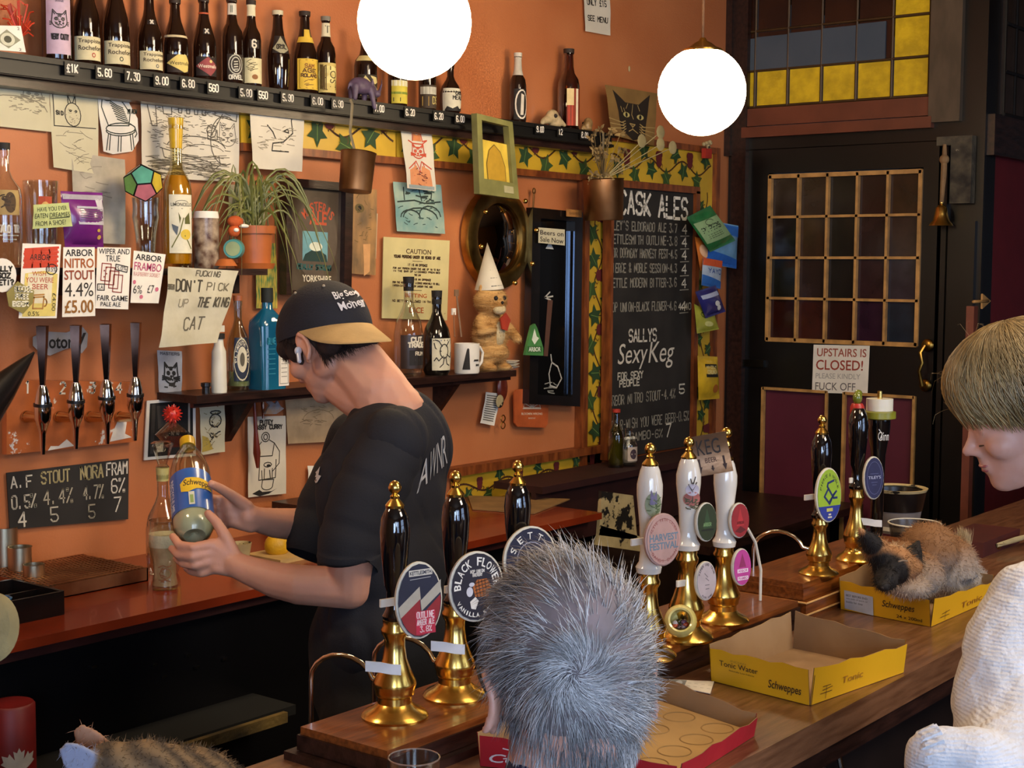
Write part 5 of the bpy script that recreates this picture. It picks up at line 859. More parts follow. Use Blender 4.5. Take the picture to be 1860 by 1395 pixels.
bottle('black-filled bottle with a pale kraken drawing on its label', 793, 672, 520, 52, ZM, 3.18, 'round', mat('black_rum_glass', '120d0a', r=.07, coat=.5), [(.06, .44, .8, 'cfc8ac', [('l', [arc(.55, .6, .2, .22, 0, 360, 12), [(.5, .45), (.3, .3), (.2, .4), (.1, .3)], [(.55, .42), (.5, .2), (.35, .1)], [(.62, .42), (.7, .2), (.85, .15)], [(.68, .5), (.9, .4), (.95, .55)], [(.4, .6), (.15, .7), (.1, .85)], [(.65, .75), (.8, .9)], [(.45, .75), (.3, .92), (.15, .95)]], '2a2620', .0035)])], cap='161310', name='spirit_bottle', group=GS2, capz=.84)
p = at(848, 668, y=3.16); p.z = ZM; t = T('mug', 'white mug with small print beside the plush cat', 'mug', p); r = 23/FPX*depth(p); H = .1
mb = MB(); mb.lathe([(0, 0), (r*.94, 0), (r, .006), (r, H), (r*.9, H), (r*.88, .01), (0, .01)], p, 28); mb.obj('mug_body', CARD, t)
mb = MB(); mb.tube([p+Vector((r*math.cos(-.1), r*math.sin(-.1), z)) + Vector((o_, -.0, 0)) for o_, z in ((-.002, .08), (.02, .085), (.036, .065), (.03, .035), (.012, .018), (-.003, .02))], .005, 8); mb.obj('handle', CARD, t)
M = CM(p, -1.9, .9, .01, H-.01, r+.0005); art(t, M, [('p', [(.0, .05), (.2, .9), (.25, .95), (.3, .9), (.34, .05)], '1c1814'), ('t', 'JURASSIC', .5, .4, .8, .46, '2a2620', .002), ('t', 'GRIND', .62, .2, .82, .26, '2a2620', .002)], 'printing')
for lab, a, b, cm in (('thin tongs standing in the mug', (838, 612), (829, 532), '8a6a50'), ('white-tipped stirrer standing in the mug', (826, 612), (824, 566), '8a5a3a')):
    q0 = at(*a, y=3.17); q1 = at(*b, y=3.19); mb = MB(); mb.tube([q0, q1], .003, 6); s_ = T('stirrer', lab, 'utensil', q0); mb.obj('stem', mat('stem_'+cm, cm, r=.5), s_); mb = MB(); mb.box(q1, (.018, .006, .022)); mb.obj('tip', CARD if 'white' in lab else mat('stem_'+cm, cm), s_)
# plush cat
c = at(890, 664, y=3.19); c.z = ZM; t = T('plush_cat', 'standing ginger striped plush cat wearing a paper party hat', 'plush toy', c); S = 158/FPX*depth(c)
TAB = mat('ginger_plush', 'd4a868', r=.95, c2='9a6c34', vs=26, bump=1, bs=120, aniso=(.4, .4, 2.2)); bl = Blob(); f = lambda x, y, z: c+Vector((x*S, y*S, z*S))
bl.e(f(0, 0, .42), (.26*S, .17*S, .24*S)); bl.e(f(0, -.01, .2), (.26*S, .17*S, .14*S)); bl.e(f(-.02, -.02, .80), (.23*S, .16*S, .17*S)); bl.e(f(-.03, -.14, .755), (.09*S, .06*S, .07*S))
for sx in (-1, 1):
    bl.ch([(f(sx*.16, 0, .58), .075*S), (f(sx*.25, -.08, .46), .065*S), (f(sx*.17 if sx < 0 else .29, -.17, .48 if sx < 0 else .36), .055*S)]); bl.ch([(f(sx*.12, 0, .16), .1*S), (f(sx*.13, -.01, .05), .09*S)]); bl.e(f(sx*.13, -.07, .035), (.09*S, .13*S, .05*S))
pm = bl.mesh('body', .006, 3); PS = pm.copy(); put(pm, 'body', TAB, t); rl = random.Random(8)
strands([(q_, n_*.6+Vector([rl.uniform(-.5, .5) for _ in range(3)])+Vector((0, 0, -.4)), rl.uniform(.006, .012), .0006, n_*0) for q_, n_ in [(PS.polygons[i_].center.copy(), PS.polygons[i_].normal.copy()) for i_ in rl.choices(range(len(PS.polygons)), k=5000)]], 'fur', TAB, t, 3)
mb = MB(); [mb.ell(f(-.02+sx*.13, .0, .93), (.05*S, .03*S, .06*S)) for sx in (-1, 1)]; mb.obj('ears', TAB, t)
mb = MB(); mb.ell(f(0, -.115, .42), (.12*S, .06*S, .15*S)); mb.ell(f(-.02, -.15, .70), (.1*S, .06*S, .06*S)); mb.obj('white_belly', mat('cream_plush', 'cdbb90', r=.95, bump=1, bs=100), t)
mb = MB(); [mb.ell(f(-.03+sx*.075, -.165, .83), .026*S) for sx in (-1, 1)]; mb.ell(f(-.03, -.2, .78), .018*S); mb.obj('eyes_and_nose', ink('17100a'), t)
mb = MB(); mb.prism([f(-.08, -.2, .60), f(.02, -.2, .66), f(.1, -.2, .58), f(.04, -.2, .46), f(-.05, -.2, .48)], (0, -.006, 0)); mb.obj('red_bow', mat('red_cloth', 'a8341c', r=.7), t)
mb = MB(); b0 = f(-.02, -.0, .93); ap = f(-.06, .0, 1.46); ax = (ap-b0).normalized(); u_ = ax.orthogonal().normalized(); w_ = ax.cross(u_)
vs = [b0+(u_*math.cos(k*PI/12)+w_*math.sin(k*PI/12))*.17*S for k in range(24)]+[ap]; mb.add(vs, [(k, (k+1) % 24, 24) for k in range(24)]); h_ = mb.obj('party_hat', PW, t)
mb = MB(); [mb.tube([b0+(ap-b0)*(k*.17+.08)+(u_*math.cos(g)+w_*math.sin(g))*(.182*S*(1-(k*.17+.08)-g*.02)) for g in np.linspace(3.2, 5.8, 9)], .0018, 4) for k in range(5)]; mb.obj('pencil_stripes', ink('6a6a64'), h_)
p = at(921, 651, y=3.2); p.z = ZM; mb = MB(); [mb.lathe([(0, k*.01), (.03, k*.01), (.045, k*.01+.008), (.04, k*.01+.008), (0, k*.01+.004)], p, 24) for k in range(3)]; tag(mb.obj('saucer_stack', CARD, None), 'small stack of white saucers at the right end of the middle shelf', 'saucers')
# hanging things
def tankard(label, tl, tr, bl, strap, yy, col='copper'):
    a = (at(*tl, y=yy)+at(*tr, y=yy))/2; r = (at(*tr, y=yy)-at(*tl, y=yy)).length/2*.86; b = at((bl[0]), bl[1], y=yy); t = T('copper_cup', label, 'cup', b)
    COP = mat('dark_copper', 'a87c54', r=.42, m=1, c2='6c4628', vs=5); ax = b-a; H = ax.length; X = Matrix.Translation(b) @ (-ax).to_track_quat('Z', 'Y').to_matrix().to_4x4(); mb = MB()
    mb.lathe([(0, 0), (r*.9, 0), (r*.93, .004), (r, H), (r*1.04, H+.003), (r*.96, H+.004), (r*.9, .006), (0, .006)], (0, 0, 0), 28, X); mb.obj('cup_body', COP, t)
    mb = MB(); mb.tube([a+Vector((0, .01, -.01))]+[at(*s_, y=yy+.02) for s_ in strap], .006, 6, flat=.4); mb.obj('strap', mat('worn_strap', '6e6248', r=.6), t); return t, a, r
tankard('copper cup hung by a strap from the bottle shelf, left of the globe lamp', (625, 275), (677, 282), (645, 348), ((636, 240), (640, 190), (636, 180)), 3.1)
t, a, r = tankard('tall copper cup holding dried flowers left of the CASK ALES heading', (1070, 322), (1120, 330), (1097, 400), ((1096, 290), (1096, 240)), 3.12)
df = T('dried_flowers', 'bunch of dried beige flowers in the copper cup by the ale board', 'dried flowers', a); DFM = mat('dried_flower', '8a7448', r=.9, isl=.4, c2='6a5634'); rl = random.Random(4)
for k in range(26):
    e_ = at(rl.uniform(1062, 1130)+rl.uniform(0, 10), rl.uniform(235, 330), y=3.1+rl.uniform(-.05, .05)); mb = MB(); mb.tube([a, (a+e_)/2+Vector((rl.uniform(-.01, .01), 0, 0)), e_], .0016, 4)
    for j in range(9): v_ = Vector((rl.uniform(-1, 1), rl.uniform(-1, 1), rl.uniform(-1, 1))).normalized()*rl.uniform(.012, .026); mb.tube([e_, e_+v_*.6, e_+v_], [.002, .005, .001], 4, flat=.3)
    mb.obj('flower_head', DFM, df)
for u, v in ((1166, 256), (1200, 240), (1200, 262), (1222, 268)):
    e_ = at(u, v, y=3.08); mb = MB(); mb.tube([a, (a+e_)/2, e_], .002, 4); mb.ell(e_, (.03, .004, .026), None, 12, 6); mb.obj('papery_seed_disc', mat('papery_disc', 'a89a6c', r=.7), df)
q = [at(u, v, y=3.13) for u, v in ((861, 206), (926, 222), (938, 362), (866, 352))]; M = QM(q); t = T('hanging_tin_holder', 'olive tin holder with yellow card inside hung over the shelf edge above the porthole', 'holder', (q[2]+q[3])/2)
mb = MB(); OL = mat('olive_tin', '7c7a48', r=.4)
for a_ in ((0, 0, .13, 1), (.87, 0, 1, 1), (.13, 0, .87, .2), (.13, .93, .87, 1)): slab(M, mb, *a_, -.012, .012)
mb.obj('tin_frame', OL, t); mb = MB(); slab(M, mb, .13, .2, .87, .7, -.008, -.002); o = mb.obj('yellow_card', mat('yellow_card', 'd2b442', r=.5), t)
art(o, M, [('p', [(.3, .21), (.28, .4), (.36, .58), (.5, .66), (.66, .58), (.76, .4), (.76, .21)], 'b08a20'), ('l', [[(.3, .21), (.28, .4), (.36, .58), (.5, .66), (.66, .58), (.76, .4), (.76, .21)]], '6a5418', .003)], 'printed_shape'); mb = MB(); slab(M, mb, .62, .06, .86, .15, .012, .014); mb.obj('small_plate', mat('pale_tin', 'a8a27c', r=.4), t)
# crisp packets up the right edge of the ale board
GCR = 'snack packets hung up the right side of the ale board'
pouch('snack_packet', 'orange packet peeping out behind the green and blue packets', ((1262, 430), (1284, 436), (1296, 490), (1272, 492)), mat('orange_foil', 'c8702c', r=.3, bump=.4, bs=20, coat=.4), 3.19, [('e', .4, .6, .3, .2, 'e0b088')], group=GCR, th=.012)
pouch('snack_packet', 'light blue packet tucked behind the green packet', ((1298, 402), (1341, 410), (1337, 488), (1280, 478)), mat('sky_foil', '6aa0c8', r=.3, bump=.4, bs=20, coat=.4), 3.18, [('p', [(.0, .03), (1, .0), (1, .2), (.0, .32)], '1c5cb0'), ('p', [(.4, .75), (1, .72), (1, .97), (.4, .97)], '2a68b8')], group=GCR, th=.02)
pouch('snack_packet', 'green packet with pale green front at the top of the snack packets', ((1247, 395), (1290, 373), (1336, 437), (1290, 458)), mat('green_foil', '2c7a44', r=.3, c2='1c5c30', bump=.4, bs=20, coat=.4), 3.15, [('p', [(.04, .22), (.96, .2), (.96, .76), (.04, .8)], '8fae7a'), ('t', 'PIPERS', .12, .5, .8, .62, '2a3a2a', .005), ('l', [arc(.5, .7, .15, .07, 0, 300)]+[[(.2, .42-.05*i), (.7, .42-.05*i)] for i in range(3)], '3a4a30', .003)], group=GCR)
pouch('snack_packet', 'white and blue packet with an orange top below the light blue packet', ((1277, 468), (1312, 474), (1308, 525), (1274, 518)), mat('white_blue_foil', 'a8b8c8', r=.3, bump=.4, bs=20, coat=.4), 3.17, [('r', .0, .74, 1, 1, 'c8542c'), ('p', [(0, .0), (1, .0), (1, .25), (0, .4)], '2a62a8'), ('t', 'YAYO', .2, .5, .9, .66, '2a4a8a', .004)], group=GCR, th=.012)
pouch('snack_packet', 'navy blue packet with a pale figure on its front', ((1263, 530), (1300, 518), (1318, 566), (1282, 578)), mat('navy_foil', '2c2c6c', r=.3, bump=.4, bs=20, coat=.4), 3.15, [('r', .1, .68, .9, .82, 'a8b0c8'), ('e', .6, .42, .12, .1, 'd8d8d0'), ('e', .64, .25, .1, .1, 'd8d8d0')], group=GCR)
pouch('snack_packet', 'yellow-green packet with a leaf-like print below the navy packet', ((1261, 552), (1298, 572), (1306, 598), (1266, 606)), mat('lime_foil', 'a8a83c', r=.3, bump=.4, bs=20, coat=.4), 3.17, [('l', [arc(.35, .7, .15, .1, 0, 360)], '4a5a1c', .004), ('e', .5, .35, .2, .12, 'd0cc7c')], group=GCR, th=.012)
pouch('snack_packet', 'bright yellow packet with a black printed square, lowest of the snack packets', ((1267, 646), (1303, 648), (1307, 724), (1269, 727)), mat('yellow_foil', 'd0a824', r=.3, bump=.4, bs=20, coat=.4), 3.17, [('r', .25, .52, .85, .82, '17140f'), ('t', 'NICELY', .3, .72, .8, .78, 'd8c884', .003), ('t', 'CRUNCH', .3, .6, .8, .68, 'd8c884', .004), ('e', .7, .25, .15, .1, 'a8601c')], group=GCR)
# ================================================================== back counter things
STL = mat('brushed_steel', 'd0c4a8', r=.36, m=1, c2='b0a488', vs=8, aniso=(14, 14, .5))
for k, (u, vb, vt, wp, lab) in enumerate(((10, 1050, 956, 46, 'tallest'), (37, 1058, 992, 42, 'second tallest'), (62, 1070, 1024, 38, 'second shortest'), (88, 1088, 1063, 28, 'shortest'))):
    p = at(u, vb, z=ZC); d = depth(p); r = wp/2/FPX*d; H = (vb-vt)/FPX*d; t = T('steel_measure', lab+' of the row of steel spirit measures at the left of the back counter', 'measure', p, 'steel spirit measures')
    mb = MB(); mb.lathe([(0, 0), (r, 0), (r, H), (r+.0015, H), (r*.9, H), (r*.9, .004), (0, .004)], p, 24); mb.obj('cup_body', STL, t)
a = at(-10, 1080, z=ZC); t = T('bar_caddy', 'black plastic bar caddy at the left end of the back counter', 'caddy', at(30, 1120, z=ZC)); cx = at(22, 1118, z=ZC)
mb = MB(); BP = mat('black_plastic', '16110f', r=.25)
for k in range(4):
    pass
vs = []; W0, D0 = .13, .1
c0 = cx+Vector((-.05, .02, 0)); mb.bb(c0+Vector((-W0, -D0, 0)), c0+Vector((W0, D0, .01)))
for s_ in (-1, 1): mb.bb(c0+Vector((-W0, s_*D0-.004, 0)), c0+Vector((W0, s_*D0+.004, .055))); mb.bb(c0+Vector((s_*W0-.004, -D0, 0)), c0+Vector((s_*W0+.004, D0, .055)))
mb.bb(c0+Vector((-W0, -.003, 0)), c0+Vector((W0, .003, .045))); mb.obj('tray', BP, t)
mb = MB(); mb.tube([c0+Vector((.01*math.cos(a_)*2.5-.0, -.05+.012*math.sin(a_)*2, .052)) for a_ in np.linspace(0, 6.3, 16)], .003, 5); tag(mb.obj('blue_ring', mat('blue_plastic', '3a6a94', r=.4), None), 'blue plastic ring lying in the black caddy', 'ring')
# drip tray
q = [at(85, 1092, z=ZC), at(278, 1057, z=ZC), at(272, 1012, z=ZC), at(105, 1040, z=ZC)]; t = T('drip_tray', 'perforated copper drip tray on the back counter under the taps', 'tray', q[0]); CU = mat('copper_sheet', 'b07c54', r=.4, m=.8, c2='8a5634', vs=10)
y0 = q[0].y; x0 = q[0].x; x1 = q[1].x; y1 = 3.28; H = .034
mb = MB(); mb.bb((x0, y0, ZC), (x1, y0+.004, ZC+H)); mb.bb((x0, y1-.004, ZC), (x1, y1, ZC+H)); mb.bb((x0, y0, ZC), (x0+.004, y1, ZC+H)); mb.bb((x1-.004, y0, ZC), (x1, y1, ZC+H)); mb.bb((x0, y0, ZC), (x1, y1, ZC+.003)); mb.obj('tray_body', CU, t)
mb = MB(); nx = 26; ny = 14; mb.smooth = False
for i in range(nx):
    for j in range(ny):
        xx = x0+(x1-x0)*(i+.5+(.5 if j % 2 else 0))/(nx+.5); yy = y0+(y1-y0)*(j+.5)/ny; dx_ = (x1-x0)/nx/2; dy_ = (y1-y0)/ny/2
        ro = [(-1, -1), (1, -1), (1, 1), (-1, 1)]; ri = [(-.55, -.5), (.55, -.5), (.55, .5), (-.55, .5)]; z_ = ZC+H+.001
        mb.add([(xx+a*dx_, yy+b*dy_, z_) for a, b in ro]+[(xx+a*dx_, yy+b*dy_, z_-.001) for a, b in ri], [(k, (k+1) % 4, 4+(k+1) % 4, 4+k) for k in range(4)])
mb.obj('mesh_top', CU, t, kind='stuff', fix=False)
t, p, r, H = tumbler('branded pint glass three quarters full of pale foamy beer on the back counter', 300, 1072, 946, 60, ZC, 2.9, [(.72, 0), (.78, .03), (.68, .2), (.72, .4), (.95, .62), (1, .75), (.95, .88), (.97, 1)])
bl_ = T('beer', 'pale beer with froth inside the pint glass on the back counter', 'beer', p+Vector((0, 0, .01)))
mb = MB(); mb.lathe([(0, .012)]+[((a-.03)*r, b*H) for a, b in [(.78, .06), (.68, .2), (.72, .4), (.95, .62)]]+[(0, .62*H)], p, 24); mb.obj('liquid', mat('hazy_beer', 'cdb488', r=.4, c2='b5976a', vs=30), bl_)
mb = MB(); mb.lathe([(0, .62*H), (.92*r, .621*H), (.96*r, .74*H), (.94*r, .8*H), (0, .79*H)], p, 24); mb.obj('froth', mat('beer_froth', 'e8dcb8', r=.8, bump=.6, bs=120), bl_)
M = CM(p, -2.2, .9, H*.1, H*.4, r*.72+.001, r*.76+.001); art(t, M, [('l', [[(.2, .8), (.4, .9), (.6, .8), (.75, .9)], arc(.5, .5, .25, .25, 0, 360), [(.3, .1), (.5, .2), (.7, .1)]]+sc(.2, .1, .8, .9, 12, .3), '8a5a34', .0025)], 'etched_print')
# clear cordial bottle and things behind the mixer bottle
t = bottle('clear plastic cordial bottle with a pale yellow cap behind the blue-labelled bottle', 297, 1010, 818, 62, ZC, 3.05, 'round', CLEAR, [(.12, .3, .9, 'c9a83c', [('t', 'S', .4, .2, .8, .9, '2a2618', .004)])], cap=mat('pale_yellow_cap', 'b9b070', r=.4), capz=.88, name='cordial_bottle')
p = at(297, 1010, y=3.05); p.z = ZC+.003+(1010-818)/FPX*depth(Vector((p.x, p.y, ZC))); mb = MB(); mb.lathe([(.018, 0), (.012, .008), (.024, .05), (.030, .062), (.02, .068), (0, .068)], p, 8); tag(mb.obj('glass_stopper', CLEAR, None), 'faceted clear glass stopper above the yellow-capped cordial bottle', 'stopper')
p = at(313, 752, y=3.2); t = T('spiky_ball_lamp', 'red spiky ball on top of a clear faceted holder at the mounted photograph', 'ornament', p); mb = MB(); mb.ell(p, .021)
for k in range(40):
    z_ = 1-2*(k+.5)/40; a = k*2.4; v_ = Vector((math.sqrt(1-z_*z_)*math.cos(a), math.sqrt(1-z_*z_)*math.sin(a), z_)); mb.tube([p+v_*.018, p+v_*.028], [.0035, .001], 5)
mb.obj('spiky_ball', mat('red_rubber', 'c42a1c', r=.4, coat=.2), t); mb = MB(); mb.lathe([(.02, -.09), (.055, -.055), (.012, -.02)], p, 6, close=False); mb.obj('clear_holder', CLEAR, t)
# lemons, board
for lab, u, v, r in (('whole yellow lemon on the back counter behind the bartender\'s arm', 503, 921, .034), ('cut lemon piece beside the whole lemon', 536, 925, .024)):
    p = at(u, v, y=2.98); p.z = ZC+r; t_ = MB(); t_.ell(p, (r*1.1, r, r)); tag(t_.obj('lemon', mat('lemon_skin', 'd8a81c', r=.45, bump=.3, bs=120), None), lab, 'lemon')
p = at(540, 1012, z=ZC); mb = MB(); mb.bb(p+Vector((-.1, -.04, 0)), p+Vector((.14, .1, .012))); tag(mb.obj('chopping_board', mat('pale_wood_board', 'c9a86c', r=.6), None), 'pale wooden chopping board under the lemons', 'chopping board')
p = at(437, 1008, y=2.98); p.z = ZC; mb = MB(); mb.lathe([(0, 0), (.02, 0), (.03, .06), (.028, .06), (.018, .004), (0, .004)], p, 20); tag(mb.obj('cream_cup', CREAM, None), 'small cream cup between the bartender\'s forearms', 'cup')
q = [at(u, v, z=ZC+.001) for u, v in ((850, 902), (1035, 908), (970, 934), (858, 926))]; mb = MB(); mb.prism([Vector(v_) for v_ in q], (0, 0, .004)); tag(mb.obj('cardboard_sheet', mat('tan_card', '8a6a40', r=.7), None), 'flat tan cardboard sheet on the right part of the back counter', 'cardboard')
for u0, h_, lab in ((560, .07, 'dark wooden till box behind the bartender\'s far elbow'),):
    p = at(545, 900, y=3.15); p.z = ZC; mb = MB(); mb.bb(p+Vector((-.02, -.05, 0)), p+Vector((.25, .1, .1))); tag(mb.obj('wooden_box', DARKW, None), lab, 'box')
# hanging utensils by the cartoon
for k, (a_, b_, m_) in enumerate((((461, 716), (468, 850), 'wood'), ((476, 708), (478, 760), 'steel'))):
    q0 = at(*a_, y=3.24); q1 = at(*b_, y=3.24); t = T('bar_tool', ('long wooden-handled bar tool hanging under the middle shelf', 'short steel tool hanging under the middle shelf')[k], 'utensil', q0)
    mb = MB(); mb.tube([q0, q0+(q1-q0)*.5, q0+(q1-q0)*.8, q1], [.004, .006, .011 if k == 0 else .004, .004], 8); mb.obj('handle', mat('dark_red_wood', '4a2014') if k == 0 else CHR, t)
cutout('blue_hook_clip', 'small blue and tan metal clip under the middle shelf', 'clip', [(480, 716), (486, 712), (492, 728), (500, 734), (504, 728), (510, 738), (516, 742), (502, 752), (482, 752), (486, 742), (490, 736), (482, 728)], mat('blue_tan_metal', '7c8ea0', r=.4, c2='8a6a48', vs=30), 3.22, th=.006)
# liquid soap bottles at right of the counter
t = bottle('greenish bottle with a red top in front of the ale board corner', 1118, 878, 772, 30, ZC+.05, 3.1, 'long', glass('olive_glass', (.55, .5, .25)), [], cap='b03020', name='soap_bottle', liq=(mat('green_soap', '6a6a2c', r=.3), .5))
t = bottle('clear pump soap bottle beside the greenish bottle', 1141, 870, 805, 32, ZC+.06, 3.08, 'long', CLEAR, [(.1, .5, .7, 'b8a898', [('e', .5, .5, .3, .35, '3a2a34')])], name='soap_bottle', liq=(mat('clear_soap', 'a89a8a', r=.3), .4))
mb = MB(); p = at(1141, 812, y=3.08); mb.tube([p, p+Vector((0, 0, .03))], .006, 8); mb.tube([p+Vector((-.02, 0, .034)), p+Vector((.025, -.01, .034))], .006, 6); mb.obj('pump', WP, t)
mb = MB(); mb.bb((4.0, 3.0, ZC+.028), (5.3, 3.215, ZC+.052)); mb.bb((4.0, 3.03, .835), (5.3, 3.05, ZC+.028)); tag(mb.obj('rear_ledge', mat('dark_red_ledge', '2e100e', r=.6), None), 'dark red ledge below the ale board holding soap bottles', 'ledge')
# extinguisher-like red banner can, cat-level things at the lower left
p = at(22, 1395, y=2.72); p.z = .706; t = T('red_canister', 'red canister with a silver maple leaf under the back counter', 'canister', p)
mb = MB(); mb.lathe([(0, 0), (.047, 0), (.05, .01), (.05, .165), (.046, .17), (0, .172)], p, 28); mb.obj('body', mat('red_enamel', '6c0f0e', r=.5), t)
M = CM(p, -1.85, .75, .01, .085, .0505); art(t, M, [('p', [(.5, .0), (.53, .3), (.75, .2), (.7, .38), (1, .55), (.92, .62), (.97, .8), (.8, .76), (.76, .86), (.62, .66), (.66, .92), (.56, .86), (.5, 1), (.44, .86), (.34, .92), (.38, .66), (.24, .86), (.2, .76), (.03, .8), (.08, .62), (0, .55), (.3, .38), (.25, .2), (.47, .3)], '9a948c')], 'leaf_emblem')
c = at(-16, 1140, d=2.1); mb = MB(); XB = Matrix.Translation(c) @ (CAM-c+Vector((-.3, .2, .3))).to_track_quat('Z', 'Y').to_matrix().to_4x4()
mb.lathe([(0, .012), (.036, .010), (.049, 0), (.051, -.003), (.048, -.006), (0, -.004)], (0, 0, 0), 32, XB, sc=(.75, 1)); tag(mb.obj('beige_brim', mat('beige_canvas', '8a7c54', r=.9, bump=.4), None), 'edge of a beige canvas cap brim at the far left', 'cap')
q0 = at(62, 640, d=2.6); q1 = at(-30, 745, d=2.5); mb = MB(); mb.tube([q0, q0+(q1-q0)*.2, q0+(q1-q0)*.6, q1], [.002, .012, .028, .04], 16, flat=.6); tag(mb.obj('umbrella_tip', BP, None), 'black pointed tip of a folded umbrella at the left edge', 'umbrella')
# ================================================================== bar top: handpulls
BLK = mat('black_glazed_handle', '0b0a0d', r=.06, coat=1, var=.1); CER = mat('white_ceramic', 'd0cac0', r=.12, coat=.6, var=.03)
def swan(p, t, dx=-.03, dy=.14, h=.07):
    mb = MB(); b = p+Vector((dx, dy, 0)); mb.tube([p+Vector((dx*.3, .02, .055))]+[p+Vector((dx, .085, .045))+Vector((dx*-.5*math.cos(g_), -.055*math.cos(g_), .045*math.sin(g_))) for g_ in np.linspace(.3, PI, 10)]+[b+Vector((dx*.5, 0, .0)), b+Vector((dx*.5, 0, -.05))], .0042, 10); mb.obj('swan_neck_spout', mat('nickel', 'd4ccc0', r=.15, m=1, var=.05), t)
def handpull(label, u, v, zb, vt, hm=BLK, top='brass', lean=0, base=.052, decor=None, yy=None, brassh=.42, spout=True, name='beer_handpull', pic=None, kind=0):
    p = at(u, v, z=zb); d = depth(p); H = (v-vt)/FPX*d*1.0; t = T(name, label, 'beer pump', p, 'handpulls along the bar'); B = H*brassh; k = base/.052; f = B/.155
    mb = MB(); mb.lathe([(0, 0), (.052*k, 0), (.053*k, .004*f), (.048*k, .010*f), (.034*k, .017*f), (.027*k, .024*f), (.027*k, .034*f), (.031*k, .038*f), (.031*k, .043*f), (.034*k, .052*f), (.0335*k, .058*f), (.026*k, .074*f), (.019*k, .094*f), (.0165*k, .112*f), (.0165*k, .126*f), (.021*k, .134*f), (.0215*k, .14*f), (.018*k, .146*f), (.019*k, .155*f), (0, .155*f)], p, 36)
    mb.obj('brass_body', BRASS, t)
    h = H-B-.036; q = p+Vector((0, 0, B)); prof = [(0, 0), (.018, 0), (.0195, .006), (.014, .016), (.0125, .05*h/.2), (.016, .3*h), (.0215, .6*h), (.0235, .78*h), (.021, .9*h), (.014, .985*h), (.011, h), (0, h)] if kind == 0 else [(0, 0), (.022, 0), (.024, .01), (.018, .02), (.016, .2*h), (.018, .45*h), (.0235, .72*h), (.0235, .82*h), (.018, .95*h), (.014, h), (0, h)]
    mb = MB(); mb.lathe(prof, q, 30); hd = mb.obj('handle', hm, t)
    if top == 'brass': mb = MB(); mb.lathe([(0, 0), (.0145, 0), (.0150, .004), (.011, .009), (.0065, .014), (.0075, .018), (.004, .021), (.009, .026), (.0105, .0315), (.008, .038), (.0035, .0415), (0, .042)], q+Vector((0, 0, h-.002)), 22); mb.obj('brass_finial', BRASS, t)
    if pic: M = CM(q, -2.25, 1.1, h*.45, h*.85, lambda s_: .0233+.0008*math.sin(PI*s_)); art(hd, M, pic, 'painted_scene', .0006)
    if spout: swan(p, t)
    return t, p, H, d
def clip(label, u, v, rw, rh, d, items, rim='c9c4b4', face='1c2036', yaw=0, grp='pump clips on the handpulls', strap=True, sy=None, su=None):
    """oval board strapped to a handle, facing the customers"""
    c = at(u, v, d=d); az = -PI/2-.28+yaw; n = Vector((math.cos(az), math.sin(az), .05)).normalized(); sx = Vector((-math.sin(az), math.cos(az), 0)); up = n.cross(sx); 
    t = T('pump_clip', label, 'pump clip', c, grp); R3 = Matrix((sx, up, n)).transposed().to_4x4(); R3.translation = c
    mb = MB(); mb.lathe([(0, -.004), (.97, -.004), (1, -.002), (1, .002), (.97, .003), (0, .003)], (0, 0, 0), 40, R3 @ Matrix.Diagonal((rw, rh, 1, 1))); o = mb.obj('clip_board', ink(rim), t)
    class OM:
        W = 2*rw; H = 2*rh
        def __call__(s, a, b, o_=0.0): return c+sx*((a-.5)*2*rw)+up*((b-.5)*2*rh)+n*(.0034+o_)
    art(o, OM(), [('e', .5, .5, .465, .475, face)]+list(items), 'clip_print')
    if strap:
        mb = MB(); c2 = at(su or u-25, v+4, d=d+.012); mb.box(c2, (.03, .004, .012), rz=az+PI/2); mb.obj('strap', CARD, t)
    return t
def oakbox(label, x0, x1, y0, y1, z1):
    t = T('handpull_box', label, 'box', ((x0+x1)/2, (y0+y1)/2, ZB)); mb = MB(); mb.bb((x0, y0, z1-.012), (x1, y1, z1)); mb.obj('top_board', BOXW, t); mb = MB(); mb.bb((x0-.004, y0-.004, z1-.036), (x1+.004, y1+.004, z1-.0121)); mb.bb((x0-.018, y0-.018, ZB), (x1+.018, y1+.018, z1-.037)); mb.obj('moulded_sides', DARKW if z1 < 1.11 else BOXW, t)
    if z1 > 1.11: mb = MB(); [mb.tube([(x0-.02, y0-.02, z_), (x1+.02, y0-.02, z_)], .0022, 6) for z_ in (z1-.037, ZB+.012)]; [mb.tube([(x0-.02, y0-.02, z_), (x0-.02, y1+.02, z_)], .0022, 6) for z_ in (z1-.037, ZB+.012)]; mb.obj('pale_edge_lines', mat('worn_edge', 'd8a868', r=.3), t)
oakbox('long dark oak box carrying the three black handpulls', 1.535, 2.16, 1.43, 1.61, 1.10); oakbox('brown wooden box under the white ceramic handpulls', 2.22, 2.80, 1.42, 1.62, 1.10); oakbox('polished oak box with pale edge lines under the right-hand handpulls', 2.86, 3.52, 1.44, 1.61, 1.125)
def bg(rw=.03): return None
_, p1, H1, d1 = handpull('black handpull nearest the left, behind the blue and red pump clip', 717, 1302, 1.10, 874)
